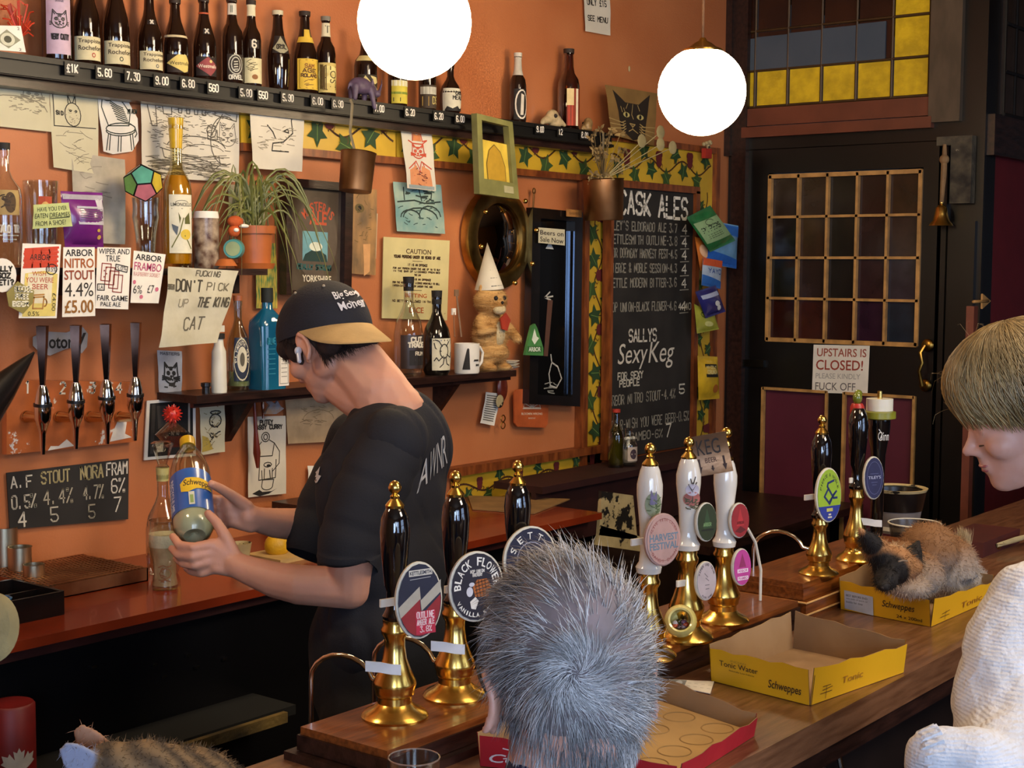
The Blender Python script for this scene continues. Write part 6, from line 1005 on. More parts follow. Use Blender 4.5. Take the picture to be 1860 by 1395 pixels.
clip('oval pump clip with navy top, grey zigzag and red bottom reading OUTLINE', 760, 1090, .041, .058, d1-.10, [('p', [(.07, .34)]+[(.5+.45*math.cos(a), .5+.46*math.sin(a)) for a in np.linspace(PI+.4, 2*PI+.1, 14)]+[(.52, .30), (.5, .52)], '8a2026'), ('p', [(.04, .44), (.5, .68), (.52, .5), (.96, .74), (.96, .58), (.53, .36), (.51, .52), (.08, .3)], 'a8a294'), ('r', .28, .82, .78, .9, 'c8c4b8'), ('f', 'KETTLESMITH', .3, .835, .76, .885, '1c2036', .03), ('l', [[(.3, .78), (.74, .79)]], 'a8a8a8', .001), ('r', .4, .06, .82, .36, 'b42440'), ('t', 'OUTLINE', .42, .27, .8, .35, 'e6c8cc', .0016), ('t', 'AMBER ALE', .42, .18, .8, .25, 'e6c8cc', .0014), ('t', '3.8%', .48, .09, .74, .16, 'e6c8cc', .0014)], su=706)
_, p2, H2, d2 = handpull('black handpull with the BLACK FLOWER clip, second from the left', 826, 1265, 1.10, 856)
clip('round dark pump clip reading BLACK FLOWER with a honeycomb and bee', 864, 1065, .052, .056, d2-.08, [('a', 'BLACK FLOWER', .5, .5, .36, .36, PI/2, 3.3, .34, 'e6e4dc', .02, False), ('a', 'VANILLA STOUT', .5, .5, .4, .4, -PI/2, 2.2, .16, 'e6e4dc', .02, True), ('t', 'HOP UNION', .38, .70, .64, .74, 'd8d4cc', .0012), ('t', 'BREWERY', .42, .65, .6, .69, 'd8d4cc', .0012), ('p', [(.46, .36), (.42, .5), (.5, .6), (.68, .6), (.76, .48), (.7, .34)], 'a85c20'), ('l', [[(.46, .4+.05*i), (.74, .44+.05*i)] for i in range(4)]+[[(.5+.06*i, .35), (.46+.06*i, .59)] for i in range(4)], '3a1c0a', .0015), ('e', .36, .44, .06, .07, 'c8c8d0'), ('e', .4, .54, .05, .03, 'c8c8d0'), ('p', [(.38, .2), (.36, .3), (.46, .36), (.52, .3), (.46, .18)], 'd8d4cc')], face='1c1a2a', su=822)
_, p3, H3, d3 = handpull('black handpull just left of the grey-haired person, third from the left', 938, 1222, 1.10, 838, spout=False)
clip('round navy pump clip with white spaced letters, behind the grey hair', 962, 1015, .056, .056, d3-.05, [('a', 'S E T T', .5, .5, .36, .36, PI/2+.3, 1.9, .3, 'e6e4dc', .01, False), ('l', [arc(.5, .5, .26, .26, 0, 360, 20)], 'a8a8b8', .0015)], face='1a1e38', strap=False)
scene_ = [('e', .5, .5, .3, .28, '7c8468'), ('p', [(.36, .5), (.4, .85), (.5, .7), (.6, .82), (.62, .5)], '6a6480'), ('l', sc(.2, .2, .85, .7, 16, .3), '4a5a34', .0016)]
tree_ = [('l', [[(.5, .2), (.5, .75)], [(.5, .5), (.35, .7)], [(.5, .55), (.65, .75)], [(.5, .62), (.42, .85)], [(.5, .65), (.6, .9)]], '3a3028', .002), ('e', .5, .3, .34, .2, '9a5a54'), ('l', sc(.2, .0, .8, .35, 22, .3), '4a4a34', .002), ('e', .5, .55, .26, .16, 'a8a4b4'), ('l', [[(.5, .2), (.5, .75)], [(.5, .5), (.35, .7)], [(.5, .55), (.65, .75)]], '3a3028', .002)]
_, w1, Hw1, dw1 = handpull('white ceramic handpull with a small animal picture, left of the KEG sign', 1176, 1192, 1.10, 806, CER, pic=scene_, kind=1, brassh=.40, spout=False)
clip('round pink pump clip reading HARVEST FESTIVAL on the left white handpull', 1203, 980, .042, .047, dw1-.06, [('l', [arc(.5, .5, .4, .4, 0, 360, 24)], '8a5a54', .001), ('a', 'ALIVE WITH CIDER', .5, .5, .38, .38, PI/2, 2.4, .15, '8a4a44', .01, False), ('a', 'SANDY DOWN', .5, .5, .4, .4, -PI/2, 2.0, .15, '8a4a44', .01, True), ('f', 'HARVEST', .1, .48, .9, .62, '6a7a88', .03), ('f', 'FESTIVAL', .1, .32, .9, .46, '6a7a88', .03)], face='b08c84', rim='a88880', su=1158)
_, w2, Hw2, dw2 = handpull('white ceramic handpull with a winter tree picture, middle of the white three', 1246, 1160, 1.10, 795, CER, pic=tree_, kind=1, brassh=.45, spout=False)
clip('small dark green oval pump clip left of the red one', 1282, 948, .026, .037, dw2-.03, [('p', [(.3, .35), (.5, .85), (.7, .35)], '2c4428'), ('t', 'ARBOR', .3, .4, .7, .48, '6a8a5a', .0014), ('r', .2, .28, .8, .32, '12180e')], face='243018', su=1250)
clip('small pale oval pump clip with black rim lettering and a sketched figure', 1281, 1055, .026, .037, dw2-.04, [('a', 'WIPER AND TRUE', .5, .5, .4, .42, PI/2, 2.4, .16, '1c1a18', .03, False), ('l', [[(.4, .7), (.55, .6)], [(.45, .58), (.6, .5)], [(.42, .4), (.62, .4)], [(.44, .3), (.6, .3)]], '6a6468', .0014), ('a', 'FAIR GAME', .5, .5, .42, .42, -PI/2, 1.2, .12, '1c1a18', .02, True)], face='b0a4a8', su=1240)
_, w3, Hw3, dw3 = handpull('white ceramic handpull under the KEG sign, rightmost of the white three', 1313, 1128, 1.10, 800, CER, kind=1, brassh=.42, spout=False)
clip('small red oval pump clip on the rightmost white handpull', 1342, 945, .026, .035, dw3-.03, [('p', [(.3, .35), (.5, .85), (.7, .35)], 'a8282c'), ('p', [(.2, .2), (.5, .34), (.8, .22), (.5, .14)], '5a1014'), ('t', 'ARBOR', .32, .4, .68, .47, '6a1418', .0014)], face='8a1c22', su=1322)
clip('small magenta oval pump clip reading ARBOR FRAMBO', 1346, 1030, .025, .037, dw3-.04, [('p', [(.3, .5), (.5, .88), (.7, .5)], '8a2a5c'), ('r', .22, .36, .8, .46, 'e0d0dc'), ('r', .22, .16, .8, .26, 'e0d0dc'), ('f', 'ARBOR', .26, .375, .76, .445, 'a83a7c', .02), ('f', 'FRAMBO', .26, .175, .76, .245, 'a83a7c', .02)], face='b03a88', strap=False)
mb = MB(); mb.tube([at(1358, 960, d=3.06), at(1372, 985, d=3.1), at(1382, 1035, d=3.12), Vector((at(1382, 1035, d=3.12).x, at(1382, 1035, d=3.12).y, 1.101))], .0032, 8); tag(mb.obj('drink_pipe', WP, None), 'thin white pipe running down behind the red pump clip', 'pipe')
q = [at(u, v, d=2.86) for u, v in ((1250, 795), (1318, 783), (1334, 856), (1263, 868))]
ks = T('keg_sign', 'bent copper KEG BEER sign with arrows laid over the white handles', 'sign', (q[2]+q[3])/2); M = QM(q, -.012); mb = MB(); mb.grid(lambda a, b: M(a, b), 8, 12, .0016, M.n); o = mb.obj('copper_plate', mat('brushed_copper', 'a8764c', r=.34, m=.95, c2='6a5444', vs=4, bump=.1), ks)
art(o, M, [('f', 'KEG', .18, .5, .78, .88, '1c120c', 0), ('f', 'BEER', .34, .3, .64, .42, '3a1c10')]+[('p', [(x-.025, .42), (x-.025, .22), (x-.06, .22), (x, .06), (x+.06, .22), (x+.025, .22), (x+.025, .42)], '2a140c') for x in (.18, .82)]+[('p', [(.48, .22), (.48, .16), (.45, .16), (.5, .08), (.55, .16), (.52, .16), (.52, .22)], '2a140c')], 'lettering', .0012)
p = at(1320, 786, d=2.92); mb = MB(); mb.ell(p, .011); mb.obj('brass_knob', BRASS, ks)
# yolk-coloured dish of stones
c = at(1236, 1128, d=2.76); t = T('egg_dish', 'yellow glass egg-shaped dish against the middle white handpull', 'dish', c); n = (CAM-c).normalized(); n = (n+Vector((0, 0, .12))).normalized(); X = Matrix.Translation(c) @ n.to_track_quat('Z', 'Y').to_matrix().to_4x4(); r = .031
mb = MB(); mb.lathe([(0, -r)]+[(r*math.cos(a), r*math.sin(a)) for a in np.linspace(-1.45, .75, 12)]+[(r*.62, r*.62), (r*.7, .2*r), (r*.5, -.3*r), (0, -.5*r)], (0, 0, 0), 28, X); mb.obj('dish_body', mat('yellow_onyx', 'cdbf6c', r=.15, coat=.5, c2='d8cc8c', vs=20), t)
for k, col in enumerate(('8a2418', '5a3a5a', '2c2a14', 'b8b0b8', 'a83a24', '3a2430', '6a5a6a')):
    a = k*.9; mb = MB(); mb.ell(X @ Vector((r*.32*math.cos(a), r*.18*math.sin(a)-.006, r*.05)), (.007, .006, .005)); tag(mb.obj('polished_stone', mat('stone_'+col, col, r=.1, coat=.6), None), 'small polished stones lying in the yellow egg dish', 'stone', 'polished stones in the egg dish')
# right-hand pumps
_, r1, Hr1, dr1 = handpull('black handpull behind the green ampersand clip on the right-hand box', 1487, 1042, 1.125, 756, brassh=.36, base=.044)
clip('oval green and blue pump clip with a large ampersand, on the right-hand box', 1504, 899, .040, .060, dr1-.06, [('p', [(.06, .3)]+[(.5+.465*math.cos(a), .5+.475*math.sin(a)) for a in np.linspace(PI+.43, 2*PI-.43, 14)]+[(.94, .3)], '24348a'), ('a', 'PIERCE & NOBLE', .5, .5, .36, .37, PI/2, 2.6, .16, '1c2414', .02, False), ('l', [[(.68, .76), (.45, .72), (.42, .66), (.66, .44)], [(.46, .62), (.3, .48), (.5, .34), (.66, .5), (.78, .56)], [(.5, .38), (.74, .54)], [(.66, .44), (.8, .44)]], '1c2c5c', .005), ('r', .38, .2, .62, .26, 'b9b45c'), ('r', .45, .13, .55, .16, 'c8c4b4'), ('r', .42, .08, .58, .11, 'c8c4b4')], face='8cac28', su=1470)
_, r2, Hr2, dr2 = handpull('black handpull with a red band and green bird-shaped top', 1553, 1018, 1.125, 712, top=None, brassh=.43, base=.044, spout=False)
tt = at(1557, 742, d=dr2); rp2 = _; mb = MB(); mb.lathe([(.0135, -.028), (.0165, -.02), (.0165, .004), (.0125, .012)], tt, 18); mb.obj('red_band', mat('red_tape', 'b4241c', r=.4), rp2)
mb = MB(); mb.ell(tt+Vector((0, 0, .025)), (.0125, .011, .016)); mb.ell(tt+Vector((.004, 0, .034)), (.012, .009, .01)); mb.obj('green_bird_topper', mat('olive_green_glaze', '6c7424', r=.2, coat=.5), rp2)
clip('narrow oval navy pump clip with white lettering facing right', 1586, 868, .030, .050, dr2-.03, [('l', [arc(.5, .5, .36, .38, 0, 360, 20)], '5a5e88', .001), ('f', 'TILEY\'S', .2, .48, .82, .55, 'a8acc8', .01), ('l', [[(.3, .6), (.7, .6)], [(.35, .4), (.65, .4)], [(.4, .34), (.6, .34)]], '5a5e88', .001)], face='23264e', yaw=-.15, su=1552)
q0 = at(1602, 990, z=1.14); t = T('glass_shaped_pump', 'tall black beer tap shaped like a stout glass with a white top and green rim', 'beer tap', q0); B_ = at(1594, 880, d=dr2+.03); T_ = at(1598, 745, d=dr2+.03); hh = (T_-B_).length
mb = MB(); mb.lathe([(0, -.14), (.015, -.14), (.015, 0), (.016, .02), (.017, hh*.4), (.026, hh*.75), (.026, hh*.9), (0, hh*.9)], B_, 28); mb.obj('glass_shape', BLK, t)
mb = MB(); mb.lathe([(.026, hh*.88), (.038, hh*.9), (.038, hh*.985), (.03, hh)], B_, 30); mb.obj('green_rim', mat('green_gold_rim', '8a8a2c', r=.3), t); mb = MB(); mb.lathe([(.031, hh), (.031, hh*1.16), (0, hh*1.16)], B_, 30); mb.obj('white_head', WP, t); mb = MB(); mb.lathe([(.006, hh*1.16), (.006, hh*1.26), (0, hh*1.27)], B_, 14); mb.obj('brass_knob', BRASS, t)
M = CM(B_, -2.3, .7, hh*.55, hh*.85, .0262); art(t, M, [('f', 'Ginn', .15, .2, .9, .6, 'd8d4cc'), ('l', [[(.2, .7), (.4, .5), (.3, .3)]], 'd8d4cc', .002)], 'lettering')
# mixing tubs to the right of the pumps
p = at(1628, 965, z=ZB+.0); tb = T('stacked_tubs', 'stack of grey tubs topped by a black one behind the right handpulls', 'tubs', p); rr = 46/FPX*depth(p)
z0_ = 0
for nm, h0, h1, r0, r1_, mt in (('grey_tub', .0, .065, .8, .95, mat('grey_plastic', '78706c', r=.5)), ('white_rim', .008, .02, .84, .86, WP), ('black_tub', .065, .12, .98, 1.12, BP), ('white_rim', .12, .128, 1.12, 1.18, CREAM)):
    mb = MB(); mb.lathe([(r0*rr*.9, h0+.001), (r0*rr, h0), (r1_*rr, h1), (r1_*rr*.9, h1), (r0*rr*.88, h0+.004)], p, 32, close=False); mb.obj(nm, mt, tb)
p = at(1660, 1000, z=ZB); p2_ = at(1660, 940, d=depth(p)); r = 46/FPX*depth(p); t = T('measuring_jug', 'translucent plastic jug behind the siamese cat', 'jug', p); mb = MB(); H = .075
mb.lathe([(0, 0), (r*.82, 0), (r*.85, .003), (r, H), (r*1.03, H+.001), (r*.96, H), (r*.8, .006), (0, .006)], p, 32); mb.obj('jug_body', glass('milky_plastic', (.72, .66, .6), .3, .5), t); mb = MB(); mb.tube([p+Vector((r*math.cos(a)*1.01, r*math.sin(a)*1.01, H)) for a in np.linspace(0, 2*PI, 33)[:-1]], .0022, 6, closed=True); mb.obj('rim', WP, t)
p = at(1790, 998, z=ZB+.0); mb = MB(); r = .05; mb.lathe([(0, 0), (r*.7, 0), (r, .022), (r*1.08, .024), (r*.95, .02), (r*.66, .003), (0, .003)], p, 32); tag(mb.obj('brass_dish', mat('brass_steel', 'b09868', r=.15, m=1), None), 'shiny metal dish behind the siamese cat\'s tail', 'dish')
p = at(1825, 985, z=ZB+.02); mb = MB(); mb.tube([p+Vector((-.06, 0, 0)), p+Vector((.02, -.02, .006)), p+Vector((.12, -.04, .01))], [.006, .008, .006], 8, flat=.5); tag(mb.obj('pale_spatula', CREAM, None), 'pale spatula handle lying beyond the metal dish', 'utensil')
p = at(1820, 1010, z=ZB); mb = MB(); mb.bb(p+Vector((-.06, .03, 0)), p+Vector((.22, .16, .04))); tag(mb.obj('dark_red_box', mat('dark_red_card', '4a1c18', r=.6), None), 'dark red box beyond the cat\'s cardboard box', 'box')
# ================================================================== cardboard trays
CBD = mat('brown_cardboard', '9a7a54', r=.85, c2='8a6a46', vs=8, bump=.2, bs=40); YEL = mat('yellow_print_card', 'dfa81a', r=.45, var=.05, vs=3)
def tray(label, name, cn, hts, outer, inner, art_front, art_side, cut=None, flap=0):
    """cn: ground corners front-left, front, right, back; walls as thin slabs, printed outside"""
    c0 = sum(cn, Vector())/4; t = T(name, label, 'box', Vector((c0.x, c0.y, ZB))); n = len(cn); mb = MB(); mb.prism([Vector((q_.x, q_.y, ZB+.001)) for q_ in cn], (0, 0, .002)); mb.obj('base', inner, t)
    for i in range(n):
        a, b = cn[i], cn[(i+1) % n]; e = (b-a).normalized(); nn = Vector((e.y, -e.x, 0)); nn = nn if nn.dot((a+b)/2-c0) > 0 else -nn; lean = .006
        P = []
        for j in range(9):
            f = j/8; q_ = a+(b-a)*f; h_ = hts[i][0]+(hts[i][1]-hts[i][0])*f+.0025*math.sin(j*2.3+i)
            P.append((q_, h_))
        V = [];
        for q_, h_ in P: V += [Vector((q_.x, q_.y, ZB+.001)), Vector((q_.x, q_.y, ZB+h_))+nn*lean]
        Fo = [(2*j, 2*j+2, 2*j+3, 2*j+1) for j in range(8)]
        mb = MB(); mb.smooth = False; mb.add([v_+nn*.0015 for v_ in V], Fo); pn = mb.obj('printed_side', outer, t, fix=False); mb = MB(); mb.smooth = False; K = len(V); mb.add(V+[v_+nn*.0013 for v_ in V], Fo+[(2*j+1, 2*j+3, K+2*j+3, K+2*j+1) for j in range(8)]); mb.obj('cardboard_wall', inner, t, fix=False)
        it_ = art_front if i == 0 else (art_side if i == 1 else None)
        if it_:
            h_ = min(hts[i]); tl, tr = (a, b); q4 = [Vector((a.x, a.y, ZB+h_))+nn*(lean+.002), Vector((b.x, b.y, ZB+h_))+nn*(lean+.002), Vector((b.x, b.y, ZB))+nn*.002, Vector((a.x, a.y, ZB))+nn*.002]; art(pn, QM(q4), it_, 'printing', .0006)
    return t
DB = '3a2414'
g = lambda u, v: at(u, v, z=ZB)
fz = [('f', 'Tonic Water', .1, .56, .5, .72, DB, .005), ('f', 'INDIAN', .22, .74, .38, .8, 'b08a30'), ('f', 'Naturally Low Calorie', .2, .44, .46, .5, DB), ('f', 'Schweppes', .6, .18, .93, .5, DB, .01, .25)]
tray('empty yellow Schweppes tonic water tray in front of the white handpulls', 'cardboard_tray', [g(1293, 1237), g(1471, 1282), g(1640, 1222), g(1440, 1180)], [(.062, .066), (.066, .055), (.06, .075), (.075, .066)], YEL, CBD, fz, [('f', 'Tonic', .3, .4, .52, .62, 'a06a20'), ('l', [[(.08, .3), (.2, .3)], [(.14, .1), (.14, .5)], [(.1, .4), (.2, .44)], [(.1, .52), (.18, .52)]], DB, .0012), ('l', [[(.0, 0), (.0, 1)]], DB, .002)])
q = [g(1440, 1180), g(1640, 1222)]
fz2 = [('p', [(.05, .08), (.38, .02), (.38, .72), (.05, .78)], 'b8c0d0'), ('f', 'BEST BEFORE END:', .07, .56, .32, .64, '3a3a44', .01), ('f', 'see side of pack or', .07, .44, .32, .52, '3a3a44'), ('f', 'bottle for date', .07, .32, .26, .4, '3a3a44'), ('f', 'Schweppes', .48, .36, .84, .68, DB, .01, .25), ('f', '24 x 200ml', .64, .12, .92, .24, DB, .01)]
tray('yellow Schweppes box with a siamese cat curled in it', 'cardboard_box', [g(1528, 1107), g(1690, 1139), g(1800, 1090), g(1640, 1058)], [(.066, .060), (.060, .045), (.055, .085), (.085, .07)], YEL, CBD, fz2, [('l', [[(.12, .3), (.26, .3)], [(.2, .1), (.2, .55)], [(.14, .45), (.26, .5)]], DB, .0012), ('f', 'Tonic', .45, .3, .8, .6, 'a06a20')])
RED = mat('red_print_card', 'b0202c', r=.4, var=.05)
tray('low red cola tray with brown insert behind the grey-haired person', 'cardboard_tray', [g(873, 1392), Vector((1.80, 1.10, ZB)), g(1368, 1338), g(1160, 1262)], [(.05, .032), (.032, .032), (.035, .045), (.045, .05)], RED, CBD, [('f', 'Coca', .05, .3, .3, .75, 'e8e0dc', .01, .3), ('l', [arc(.05, .8, .15, .3, -60, 60)], 'e8e0dc', .002)], None)
mb = MB(); ins = [g(900, 1378), Vector((1.81, 1.12, ZB)), g(1355, 1336), g(1165, 1272)]; 
mb.prism([Vector((q_.x, q_.y, ZB+.004)) for q_ in ins], (0, 0, .006)); t = mb.obj('cardboard_insert', mat('tan_insert', 'b08c54', r=.8, var=.06, vs=9), None); tag(t, 'flat tan insert with round can marks lying in the low red tray', 'cardboard')
mb = MB(); c4 = [ins[0], ins[1], ins[2], ins[3]]
for i in range(3):
    for j in range(4):
        s_, t_ = (i+.5)/3, (j+.5)/4; q_ = (c4[0]*(1-s_)+c4[1]*s_)*(1-t_)+(c4[3]*(1-s_)+c4[2]*s_)*t_; mb.tube([Vector((q_.x+.026*math.cos(a), q_.y+.026*math.sin(a), ZB+.0102)) for a in np.linspace(0, 2*PI, 25)[:-1]], .0012, 4, closed=True)
mb.obj('can_rings', mat('tan_rings', '9a7844', r=.8), t)
mb = MB(); q = [g(1210, 1246), g(1290, 1262), g(1297, 1240), g(1216, 1236)]; mb.prism([Vector((v_.x, v_.y, ZB+.001)) for v_ in q], (0, 0, .0015)); o = mb.obj('printed_ticket', CARD, None); tag(o, 'small white printed card with silver clip behind the red tray', 'card')
M = QM([Vector((v_.x, v_.y, ZB+.0026)) for v_ in (q[3], q[2], q[1], q[0])]); art(o, M, [('r', .02, .1, .4, .9, '8a8a88'), ('e', .25, .5, .08, .3, 'c8ccd0'), ('l', [[(.45+.15*i, .3), (.52+.15*i, .3)] for i in range(4)]+[[(.45+.15*i, .6), (.52+.15*i, .6)] for i in range(4)], '6a6a68', .001)])
# drinking glass at the bottom edge
p = at(752, 1430, z=ZB); r = 48/FPX*depth(p); t = T('drinking_glass', 'rim of a plain glass at the bottom edge in front of the oak box', 'glass', p); Hh = .064
p = Vector((p.x-.0, p.y, ZB)); top = at(753, 1374, d=depth(p)); Hh = top.z-ZB
mb = MB(); mb.lathe([(0, 0), (r*.9, 0), (r, Hh), (r*.94, Hh), (r*.86, .008), (0, .008)], p, 36); mb.obj('glass_body', CLEAR, t); mb = MB(); mb.tube([p+Vector((r*.97*math.cos(a), r*.97*math.sin(a), Hh)) for a in np.linspace(0, 2*PI, 41)[:-1]], .0013, 6, closed=True); mb.obj('rim', mat('glass_rim', 'b8a8a0', r=.1, m=.6), t)
# white clip brackets on the brass of the left pumps
for u, v, d_, lab in ((705, 1212, d1-.03, 'white plastic clip bracket on the first black handpull'), (822, 1175, d2-.03, 'white plastic clip bracket on the second black handpull'), (1586, 948, dr2-.02, 'white plastic clip bracket on the red-banded handpull')):
    c = at(u, v, d=d_); t = T('clip_bracket', lab, 'bracket', c, 'empty clip brackets'); R_l = -(RT)
    mb = MB(); P_ = [c-RT*.035+UP*.002, c-RT*.012, c+RT*.004-UP*.003, c+RT*.02-UP*.004]; WPP = mat('white_bracket', 'd4d4d4', r=.35)
    for a, b in zip(P_[:-1], P_[1:]): e = (b-a).normalized(); nn = e.cross(UP); mb.prism([a-UP*.008, b-UP*.008, b+UP*.008, a+UP*.008], nn*.002)
    mb.obj('bracket_arm', WPP, t)

# small things left over
p = at(374, 700, y=3.17); p.z = ZM; mb = MB(); mb.lathe([(0, 0), (.011, 0), (.011, .018), (.014, .02), (.014, .03), (0, .032)], p, 18); tag(mb.obj('bottle_stopper', mat('black_stopper', '1a1512', r=.3), None), 'small black bottle stopper at the far left end of the middle shelf', 'stopper')
p = at(1284, 268, y=3.2); t = T('corner_ornament', 'small red and cream figure on the top right corner of the ale board', 'ornament', p); mb = MB(); mb.box(p+Vector((0, 0, -.025)), (.05, .02, .04)); mb.obj('red_block', mat('red_block', 'a02c20', r=.5), t); mb = MB(); [mb.ell(p+Vector((random.uniform(-.025, .03), 0, random.uniform(0, .03))), .009) for k in range(8)]; mb.obj('cream_petals', CREAM, t)
q0 = at(970, 347, y=3.27); mb = MB(); mb.ell(q0, (.008, .006, .012)); mb.tube([q0, q0+Vector((-.005, 0, -.06))], .0035, 6); tag(mb.obj('wall_peg', mat('dark_brass_peg', '7a5228', r=.4, m=.6), None), 'small peg on the wall above the dark-framed mirror', 'peg')
p = at(1143, 125, y=3.296); mb = MB(); mb.ell(p, (.006, .004, .012)); tag(mb.obj('wall_nail', CREAM, None), 'tiny pale nail in the orange wall above the cat print', 'nail')
t, _ = cutout('shelf_end_card', 'small tan card tucked beside the ginger cat photo strip', 'card', [(677, 386), (686, 388), (683, 470), (676, 468)], PC, 3.284)
# ================================================================== people and animals
SKIN = mat('skin', 'c98f74', r=.5, var=.06, vs=9, bump=.06, bs=160); SKIN2 = mat('skin_pink', 'd09c88', r=.5, var=.05, vs=9, bump=.05, bs=160); NAIL = mat('finger_nail', 'd8a890', r=.3)
for k_ in (SKIN, SKIN2):
    b_ = k_.node_tree.nodes['Principled BSDF']; b_.inputs['Subsurface Weight'].default_value = .15; b_.inputs['Subsurface Radius'].default_value = (.01, .004, .002); b_.inputs['Subsurface Scale'].default_value = .5
def headM(az, pitch, roll=0): return Matrix.Rotation(az, 3, 'Z') @ Matrix.Rotation(pitch, 3, 'Y') @ Matrix.Rotation(roll, 3, 'X')
def head(bl, o, R, s=1.0, nose=1.0, fem=False, ears=True):
    f = lambda x, y, z: o+R@(Vector((x, y, z))*s); e = lambda c, r, M=None: bl.e(f(*c), tuple(k*s for k in r), R if M is None else R@M); c = lambda pr: bl.ch([(f(*a), r*s) for a, r in pr])
    e((-.006, 0, .012), (.099, .076, .090)); e((.030, 0, -.02), (.066, .064, .080)); e((.026, 0, -.072), (.060, .052, .050)); e((.060, 0, -.106), (.026, .028, .020)); e((.046, 0, -.09), (.040, .040, .036))
    c([((.086, 0, -.008), .009), ((.095, 0, -.030), .0085), ((.104*nose, 0, -.046), .0095)]); e((.096, .010, -.051), (.010, .0075, .007)); e((.096, -.010, -.051), (.010, .0075, .007)); e((.086, 0, -.062), (.009, .016, .012))
    e((.086, 0, -.074), (.0095, .019, .006)); e((.083, 0, -.083), (.0105, .017, .006)); e((.072, 0, -.095), (.014, .024, .012)); c([((.084, -.03, .006), .010), ((.092, 0, .004), .009), ((.084, .03, .006), .010)])
    for y_ in (-1, 1):
        e((.058, y_*.040, -.044), (.028, .024, .024)); e((-.006, y_*.042, -.074), (.034, .018, .028)); e((.076, y_*.031, -.014), (.0135, .0145, .0095))
        if ears:
            P = [(( -.002+.016*math.cos(a)-.004, y_*(.078+.010*abs(math.sin(a))*.6+(.006 if math.cos(a) < 0 else 0)), -.034+.030*math.sin(a)), .0052) for a in np.linspace(.35, 4.5, 9)]
            c(P); e((-.006, y_*.077, -.034), (.014, .006, .026)); e((-.001, y_*.079, -.062), (.008, .005, .009))
    return f
def shell(o, R, c, r, zlim, name, mt, parent, th=.003, nx=48, ny=16, zb=None, kind=None, tuck=0):
    """cap or hair base: ellipsoid rows from the crown down to a rim height that depends on direction"""
    def F(s, t, g=0.0):
        a = s*2*PI; zl = zlim(a); zz = max(-.98, min(.98, (zl-c[2])/r[2])); b1 = math.asin(zz); b = PI/2+(b1-PI/2)*t; q = Vector((math.cos(a)*math.cos(b)*(r[0]+g), math.sin(a)*math.cos(b)*(r[1]+g), math.sin(b)*(r[2]+g)))
        if b < 0: q.x = math.cos(a)*(r[0]+g)*(.35*1+.65*math.cos(b)); q.y = math.sin(a)*(r[1]+g)*(.35+.65*math.cos(b))
        if tuck: q.x -= tuck*max(0, (t-.5)/.5)**2*max(0, math.cos(a)); q.y *= 1-tuck*3*max(0, (t-.6)/.4)**2
        return o+R@(Vector(c)+q)
    mb = MB(); W = nx
    for lay, g in ((0, 0.0), (1, -th)):
        mb.add([F(i/nx, j/ny, g) for j in range(ny+1) for i in range(nx)], [(j*W+i, j*W+(i+1) % W, (j+1)*W+(i+1) % W, (j+1)*W+i)[::(1 if lay == 0 else -1)] for j in range(ny) for i in range(nx)])
    K = (ny+1)*W; L0 = ny*W; mb.f += [(L0+i, L0+(i+1) % W, K+L0+(i+1) % W, K+L0+i) for i in range(W)]; mb.mi += [0]*W; mb.sm += [True]*W
    return mb.obj(name, mt, parent, kind=kind) if name else None, F
def sample(me, n, rnd):
    P = me.polygons; ar = np.array([p.area for p in P]); idx = np.random.choice(len(P), n, p=ar/ar.sum()); out = []
    for i in idx:
        p = P[int(i)]; vs = [me.vertices[k].co for k in p.vertices]; w_ = [rnd.random() for _ in vs]; s_ = sum(w_); q = Vector()
        for a, b in zip(vs, w_): q += a*(b/s_)
        out.append((q, p.normal.copy()))
    return out
def V3(t): return at(t[0], t[1], d=t[2])
def chain(bl, L): bl.ch([(V3(t), t[3]) for t in L])
# ---- bartender
BT = T('person', 'bartender in black t-shirt and backwards navy cap tilting a blue-labelled bottle over a glass', 'person', Vector((2.2, 2.25, 0)))
ho = at(590, 610, d=3.1); HR = headM(math.radians(93), math.radians(33), math.radians(4)); bl = Blob(); f = head(bl, ho, HR, 1.0)
chain(bl, [(600, 688, 3.10, .040), (655, 722, 3.06, .048), (690, 735, 3.04, .055)]); chain(bl, [(632, 640, 3.08, .060), (690, 712, 3.03, .062), (715, 760, 3.03, .075), (690, 900, 3.05, .10), (690, 1100, 3.05, .11)])
chain(bl, [(712, 800, 2.9, .055), (640, 985, 2.88, .050), (636, 1068, 2.9, .042), (545, 1062, 2.91, .040), (500, 1053, 2.93, .036), (452, 1036, 2.95, .029), (428, 1026, 2.96, .026)])
chain(bl, [(660, 810, 3.3, .05), (590, 950, 3.3, .045), (545, 953, 3.27, .037), (500, 950, 3.2, .033), (468, 944, 3.15, .027), (452, 938, 3.13, .026)])
# near (left) hand: palm under the bottle, thumb up its side, four fingers round the base
for a, b in (((428, 1018), (388, 990)), ((428, 1024), (386, 1003)), ((430, 1030), (388, 1018)), ((432, 1036), (392, 1032))): chain(bl, [(a[0], a[1], 2.96, .0165), (b[0], b[1], 2.955, .0125)])
chain(bl, [(424, 1006, 2.96, .015), (408, 972, 2.96, .0125), (393, 948, 2.965, .0105), (378, 933, 2.97, .009)])
chain(bl, [(388, 988, 2.955, .0120), (352, 994, 2.94, .0100), (326, 990, 2.955, .0092), (314, 974, 2.98, .0082)])
chain(bl, [(386, 1003, 2.955, .0120), (350, 1011, 2.94, .0100), (324, 1008, 2.96, .0092), (312, 996, 2.985, .0080)])
chain(bl, [(388, 1018, 2.955, .0115), (354, 1027, 2.945, .0096), (333, 1024, 2.965, .0088), (320, 1014, 2.99, .0078)])
